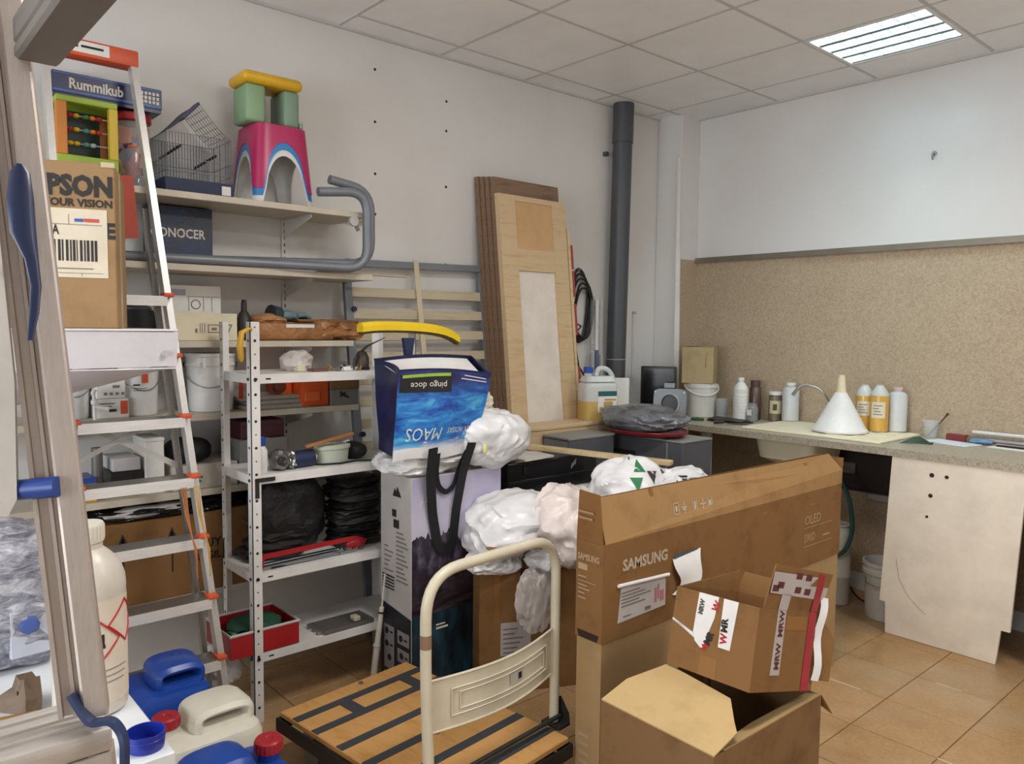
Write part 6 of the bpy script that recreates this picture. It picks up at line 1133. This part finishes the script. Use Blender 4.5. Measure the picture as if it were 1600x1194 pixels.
# ------------------------------------------------------------------ jerrycans, table and what lies on it
def jerrycan(label, x, y, sx, sy, h, m, capy, capm, rz=0, cap=True):
    t = thing('jerrycan', label, 'jerrycan', (x, y, 0), (0, 0, rz)); hb = h*.83
    def ring(ax, ay, z, r): return rr_ring(-ax/2, ax/2, -ay/2, ay/2, z, min(r, ax*.48, ay*.48), 5)
    part('body', B().loft([ring(sx-.05, sy-.05, .001, .03), ring(sx-.012, sy-.012, .012, .04), ring(sx, sy, .035, .045), ring(sx, sy, hb*.45, .045), ring(sx, sy, hb-.03, .045), ring(sx-.014, sy-.014, hb-.008, .045), ring(sx-.05, sy-.04, hb, .04)]), m, t, w=False)
    ya, yb = (-sy*.47, sy*.16) if capy > 0 else (-sy*.16, sy*.47)
    cy_, cz_, ry_, rz_ = (ya+yb)/2, (hb-.03+h)/2, (yb-ya)/2, (h-hb+.03)/2
    def loop_(x, ins, inner):
        P = []
        for k in range(36):
            a = 2*PI*k/36; c, s = math.cos(a), math.sin(a)
            if inner: kk = (abs(c)**4+abs(s)**4)**-.25; P.append(Vector((x, cy_+c*kk*(ry_*.66+ins), cz_+.006+s*kk*(rz_*.22+ins))))
            else: kk = (abs(c)**3.2+abs(s)**3.2)**(-1/3.2); P.append(Vector((x, cy_+c*kk*(ry_-ins), cz_+s*kk*(rz_-ins))))
        return P
    w_ = sx*.30
    part('handle', B().loft([loop_(-w_, .018, 0), loop_(-w_*.86, .005, 0), loop_(-w_*.5, 0, 0), loop_(w_*.5, 0, 0), loop_(w_*.86, .005, 0), loop_(w_, .018, 0), loop_(w_*.95, .006, 1), loop_(w_*.6, 0, 1), loop_(-w_*.6, 0, 1), loop_(-w_*.95, .006, 1)], loop=True), m, t, w=False)
    if cap: part('neck', B().cyl((0, capy, hb-.004), (0, capy, hb+.022), .03, n=20), m, t, w=False)
    if cap:
        part('cap', B().lathe([(.038, hb+.0225), (.038, hb+.05), (.034, hb+.055), (.015, hb+.055), (.012, hb+.05), (0, hb+.05)], 24, (0, capy, 0)), capm, t, w=False)
        part('cap_ridges', (lambda b: ([b.box((.0375*math.cos(k*PI/10)-.0015, capy+.0375*math.sin(k*PI/10)-.0015, hb+.025), (.0375*math.cos(k*PI/10)+.0015, capy+.0375*math.sin(k*PI/10)+.0015, hb+.047)) for k in range(20)], b)[1])(B()), capm, t, w=False, kind='stuff', smooth=None)
    return t
rcap = mk('cap_red', '#a4202c', .35); wht = mk('jerry_white', '#e0dccb', .38)
t = jerrycan('blue jerrycan farthest back, beside the ladder foot, without visible cap', .82, -3.75, .27, .26, .42, blue_p, -.09, rcap, 0, cap=False)
part('label', B().box((.1355, -.11, .05), (.1361, .11, .24)), mk('label_blueish', '#b9c3d6', .5), t, w=False); part('label_print', patch((.1361, -.1, .06), (0, 1, 0), (0, 0, 1), [(.01, .15, .06, .156), (.01, .13, .1, .134), (.01, .11, .08, .114)], lift=.0003), ink, t, w=False, kind='stuff', smooth=None)
jerrycan('cream white jerrycan with a dark red cap, between the two blue ones', 1.14, -3.735, .25, .30, .40, wht, -.10, rcap, .03)
jerrycan('blue jerrycan nearest the camera, its red cap to the right', 1.455, -3.765, .22, .28, .40, blue_p, .105, rcap, .05)
TZ = .70
t = thing('white_table', 'white laminate table at the lower left carrying the jug and package', 'table', (1.34, -4.5, 0))
part('tabletop', B().box((.72, -4.95, TZ-.03), (1.93, -4.055, TZ), .003), white_t, t)
for (x, y) in ((.8, -4.13), (1.84, -4.13), (.8, -4.87), (1.84, -4.87)): part('leg', B().box((x-.025, y-.025, 0), (x+.025, y+.025, TZ-.0305), .003), white_m, t)
t = thing('chemical_jug', 'big white plastic jug with red hazard diamonds on the white table', 'jug', (1.64, -4.13, TZ))
JX, JY, JR = 1.64, -4.135, .072
part('body', B().lathe([(.062, .001), (.07, .006), (JR, .018), (JR, .255), (.0725, .262), (JR, .27), (.071, .285), (.062, .315), (.045, .335), (.034, .345), (.030, .348), (.030, .362), (0, .362)], 36, (JX, JY, TZ)), hdpe, t)
part('cap', B().lathe([(.033, .3625), (.0335, .366), (.0335, .398), (.031, .402), (0, .402)], 28, (JX, JY, TZ)), mk('cap_ivory', '#dbd5c6', .45), t)
part('cap_ridges', (lambda b: ([b.box((JX+.0335*math.cos(k*PI/14)-.001, JY+.0335*math.sin(k*PI/14)-.001, TZ+.368), (JX+.0335*math.cos(k*PI/14)+.001, JY+.0335*math.sin(k*PI/14)+.001, TZ+.396)) for k in range(28)], b)[1])(B()), mk('cap_ivory', '#dbd5c6'), t, kind='stuff', smooth=None)
ac = math.atan2(-4.52+4.135, 3.43-1.64)
def cylp(da, z, r=JR+.0012): a = ac+da; return Vector((JX+r*math.cos(a), JY+r*math.sin(a), TZ+z))
part('label_sheet', B().loft([[cylp(-.9+2.5*k/16, z, JR+.0006) for k in range(17)] for z in (.03, .25)], cap=False, close=False), mk('label_ivory', '#dcd0bf', .5), t)
for (da, z, s_) in ((.22, .165, .045), (1.12, .195, .045)):
    P = [(da-s_/JR, z), (da, z+s_), (da+s_/JR, z), (da, z-s_)]; pts = []
    for k in range(4):
        a, b_ = P[k], P[(k+1) % 4]
        for q in range(6): pts.append(cylp(a[0]+(b_[0]-a[0])*q/6, a[1]+(b_[1]-a[1])*q/6))
    part('hazard_diamond', B().tube(pts, .0022, 5, loop=True), mk('hazard_red', '#b8272b', .5), t)
part('hazard_symbol', B().loft([[cylp(.18+.22*k/4, z) for k in range(5)] for z in (.15, .158)], cap=False, close=False).loft([[cylp(.26+.12*k/4, z) for k in range(5)] for z in (.158, .18)], cap=False, close=False), ink, t)
part('small_print', (lambda b: ([b.loft([[cylp(.1+.9*k/8+.06*q, z0) for k in range(9)] for z0 in (.075+.013*q, .077+.013*q)], cap=False, close=False) for q in range(3)], b)[1])(B()), inkg, t, kind='stuff', smooth=None)
t = thing('wrapped_package', 'package wrapped in shiny crumpled film on the white table', 'package', (1.2, -4.27, TZ))
fm = NT('stretch_film'); n1 = fm.noise(fm.co(scale=(1, 1, 2.4)), 17, 6, .7, .8)
fm.set(col=fm.ramp(n1, [(.3, '#4d4d5c'), (.48, '#8d8d9a'), (.62, '#c3c4cc'), (.75, '#ececf0')]), rough=.16, spec=.7); fm.bump(n1, .8, .012)
part('wrapped_stack', B().blob((1.17, -4.30, TZ+.155), (.19, .185, .155), 131, .10, 2.2, 5, power=6, floor=TZ+.0005), fm.m, t); part('label_card', B().box((1.345, -4.24, TZ+.04), (1.362, -4.15, TZ+.15), .002, rot=(0, 0, .1)), mk('card_bluewhite', '#c2c6d2', .4), t); part('label_print', B().blob((1.366, -4.2, TZ+.115), (.004, .02, .02), 133, .3, 2, 3), mk('ink_blue', '#4d62a8', .5), t)
t = thing('bottle_top', 'loose blue screw cap lying upturned at the table end', 'cap', (1.895, -4.095, TZ))
part('cup', B().lathe([(.0, .001), (.032, .001), (.034, .003), (.036, .024), (.036, .034), (.0335, .034), (.031, .006), (0, .006)], 32, (1.88, -4.095, TZ)), mk('cap_blue', '#1c2f96', .3), t); part('ring', B().tube([(1.88+.036*math.cos(k*PI/16), -4.095+.036*math.sin(k*PI/16), TZ+.024) for k in range(32)], .0012, 5, loop=True), mk('cap_blue', '#1c2f96'), t)
t = thing('wooden_clamp', 'old brown wooden clamp jaws lying on the white table', 'clamp', (1.56, -4.24, TZ))
part('jaw', B().prism([(1.50, -4.29, TZ+.001), (1.52, -4.23, TZ+.04), (1.515, -4.222, TZ+.062), (1.53, -4.217, TZ+.054), (1.545, -4.212, TZ+.06), (1.57, -4.213, TZ+.025), (1.59, -4.218, TZ+.001)], (.0, -.03, .0)), oldw, t); part('jaw', B().prism([(1.61, -4.42, TZ+.001), (1.61, -4.235, TZ+.001), (1.61, -4.23, TZ+.015), (1.61, -4.42, TZ+.03)], (.04, 0, 0)), mk('old_wood_light', '#a5773f', .55), t); part('pin', B().cyl((1.54, -4.21, TZ+.03), (1.54, -4.255, TZ+.03), .006, n=8), mk('dark_brown_pin', '#3c2c22', .5), t)

# ------------------------------------------------------------------ step ladder leaning on the shelving, tray and printer carton
t = thing('step_ladder', 'aluminium step ladder with orange caps leaning on the wall shelving', 'ladder', (.7, -3.7, 0))
def RL(z, s, d=0):  # s=0 left rail, 1 right rail
    k = z/2.5; R_ = Vector((.70-.45*k, -3.475-.165*k, z)); L_ = Vector((.70-.46*k, -3.925-.0*k, z))
    return L_.lerp(R_, s)+Vector((d, 0, 0))
sec = [(-.42, -1), (.42, -1), (.42, 1), (-.42, 1)]
def railp(s, z0, z1, d, name, w=.026):
    b = B(); r0 = []; P = [RL(z0, s, d), RL(z1, s, d)]
    for a in (-1, 1):
        pass
    b.prism([P[0]+Vector((-.022, -.010, 0)), P[0]+Vector((.022, -.010, 0)), P[1]+Vector((.022, -.010, 0)), P[1]+Vector((-.022, -.010, 0))], (0, .003, 0))
    b.prism([P[0]+Vector((.019, -.0069, 0)), P[0]+Vector((.022, -.0069, 0)), P[1]+Vector((.022, -.0069, 0)), P[1]+Vector((.019, -.0069, 0))], (0, .02, 0))
    b.prism([P[0]+Vector((-.022, -.0069, 0)), P[0]+Vector((-.019, -.0069, 0)), P[1]+Vector((-.019, -.0069, 0)), P[1]+Vector((-.022, -.0069, 0))], (0, .02, 0))
    return part(name, b, alul, t, smooth=None)
railp(0, .0, 2.47, 0, 'rail'); railp(1, .0, 2.47, 0, 'rail')
def rear(s, name):
    a, b_ = RL(.02, s, -.11), RL(1.95, s, -.06); a = a+Vector((0, -.02, 0)); b_ = b_+Vector((0, -.015, 0))
    return part(name, B().prism([a+Vector((-.014, -.009, 0)), a+Vector((.014, -.009, 0)), b_+Vector((.014, -.009, 0)), b_+Vector((-.014, -.009, 0))], (0, .018, 0)), alu, t)
rear(0, 'rear_leg'); rear(1, 'rear_leg')
oc2 = mk('step_cap_orange', '#d2562f', .45)
for k, z in enumerate((.09, .31, .528, .745, .963, 1.18, 1.40, 1.62)):
    a, b_ = RL(z, 0), RL(z, 1); a = a+Vector((0, .012, 0)); b_ = b_+Vector((0, -.012, 0))
    s_ = part('step', B().prism([a+Vector((-.045, 0, -.004)), b_+Vector((-.045, 0, -.004)), b_+Vector((.05, 0, -.004)), a+Vector((.05, 0, -.004))], (0, 0, .004)).prism([a+Vector((-.045, 0, -.03)), b_+Vector((-.045, 0, -.03)), b_+Vector((-.045, 0, -.0041)), a+Vector((-.045, 0, -.0041))], (.003, 0, 0)), alu, t, smooth=None)
    part('nosing', B().prism([a+Vector((.0501, 0, -.036)), b_+Vector((.0501, 0, -.036)), b_+Vector((.0501, 0, .0)), a+Vector((.0501, 0, .0))], (.004, 0, 0)), alun, s_, smooth=None)  # brighter metal puts the reflected light on the step lip into its colour
    for e, sg in ((a, -1), (b_, 1)):
        c = e+Vector((.03, sg*.006, .004)); part('end_cap', B().box(c+Vector((-.026, -.018, -.008)), c+Vector((.026, .018, .008)), .004, 2), oc2, s_, label='orange end cap')
for k in range(5): part('step_groove', B().box((0, 0, 0), (.001, .001, .001)), alu, t) if False else None
part('brace', B().prism([RL(1.02, 0, -.07)+Vector((0, .01, 0)), RL(1.038, 0, -.07)+Vector((0, .01, 0)), RL(1.20, 1, -.07)+Vector((0, -.01, 0)), RL(1.182, 1, -.07)+Vector((0, -.01, 0))], (.003, 0, 0)), alu, t); part('brace', B().prism([RL(1.20, 0, -.075)+Vector((0, .01, 0)), RL(1.175, 0, -.075)+Vector((0, .01, 0)), RL(.97, 1, -.075)+Vector((0, -.01, 0)), RL(.995, 1, -.075)+Vector((0, -.01, 0))], (.003, 0, 0)), alu, t)
a, b_ = RL(2.49, 0), RL(2.49, 1)
part('top_cap', B().box((.20, -3.86+.0, 2.47), (.275, -3.62, 2.53), .006, 2), oc2, t, label='orange top handle')
part('top_label', B().box((.2755, -3.845, 2.482), (.276, -3.72, 2.522)), paper, t); part('label_print', patch((.2762, -3.835, 2.49), (0, 1, 0), (0, 0, 1), [(.0, .008, .012, .024), (.022, .01, .095, .018)], lift=.0002), ink, t, kind='stuff', smooth=None)
single('orange_panel', B().prism([(.385, -3.735, 1.82), (.385, -3.665, 1.83), (.36, -3.675, 2.055), (.36, -3.735, 2.05)], (.006, 0, 0)), mk('sheet_orange', '#a5371c', .6), 'orange red plastic sheet between the ladder rail and printer carton', 'plastic sheet')
cordm = mk('cord_orange', '#b9713a', .6); cordy = mk('cord_yellow', '#c39a4b', .6)
for k, (y, m, l) in enumerate(((-3.60, cordm, 'orange cord tied to the ladder, left of two'), (-3.555, cordy, 'yellowish cord tied to the ladder, right of two'))):
    x = .60
    t2 = thing('cord', l, 'cord', (x, y, .7)); 
    for q in range(3): part('strand', B().tube([(x+.02, y-.01+.008*q, .94), (x+.035, y+.004*q, .84), (x+.06, y+.012, .765), (x+.078, y+.015+.003*q, .72), (x+.082, y+.02, .66-.02*q)], .0022, 5), m, t2)
# tray on the ladder
t = thing('white_basin', 'white plastic trough resting on the ladder step, carrying the printer carton', 'trough', (.76, -3.95, 1.4))
wv = mk('basin_white', '#d5d1d6', .3)
yA, yB = -4.30, -3.735; xF, xB = .985, .56
part('apron', B().prism([(xF, yA, 1.388), (xF, yB, 1.392), (xF+.008, yB+.004, 1.494), (xF+.008, yA, 1.498)], (-.02, 0, 0)).box((xB, yA, 1.47), (xF-.013, yB, 1.496)), wv, t)
part('top_lip', B().box((xB, yA, 1.4965), (xF+.012, yB+.005, 1.503), .002), mk('basin_bright', '#e9e7e7', .3), t)
part('belly', B().grid(lambda u, v: Vector((xF-.004-(.20*v), yA+(yB-yA)*u, 1.387-(.135*(1-u)**.75)*math.sin(PI/2*min(1, v*1.2))*(1-.0*v))), 14, 8, .004), wv, t)
part('bolt', B().cyl((xF+.005, yB-.035, 1.43), (xF+.014, yB-.035, 1.43), .009, n=14), greylt, t)
t = thing('printer_carton', 'brown carton with big dark lettering and a white barcode label, standing on the white trough', 'carton', (.946, -3.886, 1.5035), (0, 0, math.radians(161-90)))
# local x runs left to right along the front face ending at 0, local y away from the viewer
EW, ED, EH = .52, .34, .475
part('box', B().box((-EW, 0, 0), (0, ED, EH), .003), card3, t, w=False)
EF = mk('epson_ink', '#2c2a2a', .6, var=0)
text(t, 'EPSON', .078, EF, (-.004, -.0006, .381), (1, 0, 0), (0, 0, 1), w=False, bold=.0040, sx=.84, align='RIGHT')
text(t, 'EXCEED YOUR VISION', .030, EF, (-.006, -.0006, .349), (1, 0, 0), (0, 0, 1), w=False, bold=.0010, sx=.95, align='RIGHT')
text(t, 'E', .06, EF, (-.001, -.0006, .262), (1, 0, 0), (0, 0, 1), w=False, bold=.003, align='RIGHT')
part('shipping_label', B().box((-.26, -.0016, .146), (-.022, -.0003, .342)), mk('label_cream2', '#dcd0ba', .55), t, w=False); part('second_label', B().box((-.50, -.0016, .17), (-.31, -.0003, .28)), mk('label_cream2', '#dcd0ba'), t, w=False)
rr = random.Random(4); bars = []; x = -.205
while x < -.055:
    w_ = rr.choice((.0025, .004, .0065, .009)); bars.append((x, .193, x+w_, .253)); x += w_+rr.choice((.003, .004, .006))
part('barcode', patch((0, -.0016, 0), (1, 0, 0), (0, 0, 1), bars, lift=.0003), EF, t, w=False, kind='stuff', smooth=None)
text(t, 'MANZANILLA', .038, EF, (-.145, -.0018, .268), (1, 0, 0), (0, 0, 1), w=False, bold=.001, sx=.62, align='RIGHT')
part('label_rule', patch((0, -.0016, 0), (1, 0, 0), (0, 0, 1), [(-.255, .296, -.035, .2975), (-.12, .296, -.119, .325), (-.255, .158, -.035, .1592), (-.09, .15, -.089, .158), (-.2, .148, -.17, .152), (-.15, .17, -.06, .173), (-.25, .309, -.2, .314)], lift=.0003), inkg, t, w=False, kind='stuff', smooth=None)
part('label_mark_blue', B().box((-.105, -.0026, .305), (-.082, -.0019, .314)), mk('mark_blue', '#3d62a8', .5), t, w=False); part('label_mark_red', B().box((-.08, -.0026, .305), (-.042, -.0019, .315)), mk('mark_red', '#c9564a', .5), t, w=False)
part('tape', B().box((.0002, .12, .0), (.0012, .18, EH)), mk('tape_clear_brown', '#b9a27c', .3), t, w=False); part('torn_edge', B().box((-.035, -.004, EH-.012), (.002, .002, EH+.004), .002), mk('torn_paper_card', '#cbb896', .8), t, w=False)

# ------------------------------------------------------------------ nearest ladder, partly in view at the left
t = thing('platform_ladder', 'large worn aluminium folding platform ladder closest to the camera', 'ladder', (2.4, -4.6, 0))
def NR(z): k = (1.835-z)/.769; return Vector((2.294+.106*k, -4.343+.040*k, z))
def nrail(z0, z1, dy=0, name='rail'):
    a, b_ = NR(z0)+Vector((0, dy, 0)), NR(z1)+Vector((0, dy, 0)); e = Vector((.25, .968, 0)); f = Vector((.968, -.25, 0)); a = a-e*.006; b_ = b_-e*.006
    prof = [(.027, -.016), (.0265, .016), (.024, .018), (.002, .018), (-.001, .015), (-.002, .0), (-.006, .0), (-.007, .006), (-.011, .006), (-.012, .0), (-.021, .0), (-.022, .008), (-.027, .008), (-.027, -.016)]
    return part(name, B().loft([[p+e*u+f*v for u, v in prof] for p in (a, b_)]), alur, t, smooth=.3)
nrail(1.045, 2.35); nrail(1.045, 2.35, -.62)
leg = nrail(.0, 1.0, 0, 'leg'); nrail(.0, 1.0, -.62, 'leg')
part('platform_step', B().box((2.32, -4.95, 1.0), (2.43, -4.283, 1.03), .006, 2).box((2.345, -4.94, 1.0301), (2.350, -4.31, 1.0335)).box((2.372, -4.94, 1.0301), (2.377, -4.31, 1.0335)).box((2.40, -4.94, 1.0301), (2.405, -4.31, 1.0335)).box((2.426, -4.95, .94), (2.4305, -4.285, .9995)), alus, t)
part('corner_joint', B().tube(rp([(2.410, -4.323, 1.076), (2.419, -4.314, 1.055), (2.428, -4.306, 1.041), (2.444, -4.288, 1.046), (2.450, -4.280, 1.034), (2.456, -4.277, 1.02), (2.456, -4.278, .985)], 4, .008), .0062, 8, sec=[(-1, -.5), (1, -.5), (1, .5), (-1, .5)]), navy_p, t)
for z, r in ((.985, .011), (.968, .008)): part('rivet', B().cyl((2.4305, -4.315, z-.01), (2.434, -4.315, z-.01), r, n=14), mk('rivet_dark', '#3a3634', .4, .6), t)
part('top_tread', B().box((2.315, -4.345, 1.835), (2.66, -4.297, 1.853), .004).box((2.315, -4.3449, 1.8531), (2.66, -4.336, 1.885), .003), brushed('aluminium_dull', '#8b857f', .5), t)
part('folded_rail', B().prism([(2.338, -4.395, 1.295), (2.350, -4.370, 1.292), (2.354, -4.361, 1.312), (2.344, -4.358, 1.45), (2.327, -4.363, 1.583), (2.30, -4.372, 1.80), (2.26, -4.385, 2.2), (2.24, -4.43, 2.2), (2.31, -4.43, 1.31)], (.02, -.005, 0)), mk('alu_pale', '#b5aca2', .45, .5), t)
part('pivot_bolt', B().tube([(2.358, -4.362, 1.320), (2.386, -4.326, 1.324)], .0125, 14), mk('bolt_blue', '#24418c', .35), t)
part('lock_lever', B().loft([[Vector((2.385-.215*(1.69-z)*0+.27*(1.70-z), -4.354, z))+Vector((w*.5*math.cos(a)*.4-yo*0, .35*w*math.cos(a)*0+yo+w*.5*math.sin(a), 0)) for a in [k*PI/6 for k in range(12)]] for z, w, yo in ((1.70, .006, 0), (1.69, .02, 0), (1.66, .027, -.002), (1.62, .026, -.002), (1.59, .014, .004), (1.56, .011, .006), (1.53, .010, .002), (1.50, .006, -.004))]), mk('lever_navy', '#1f2b4e', .35), t); part('lever_sticker', B().box((2.352, -4.384, 1.572), (2.354, -4.378, 1.588)), paper, t)
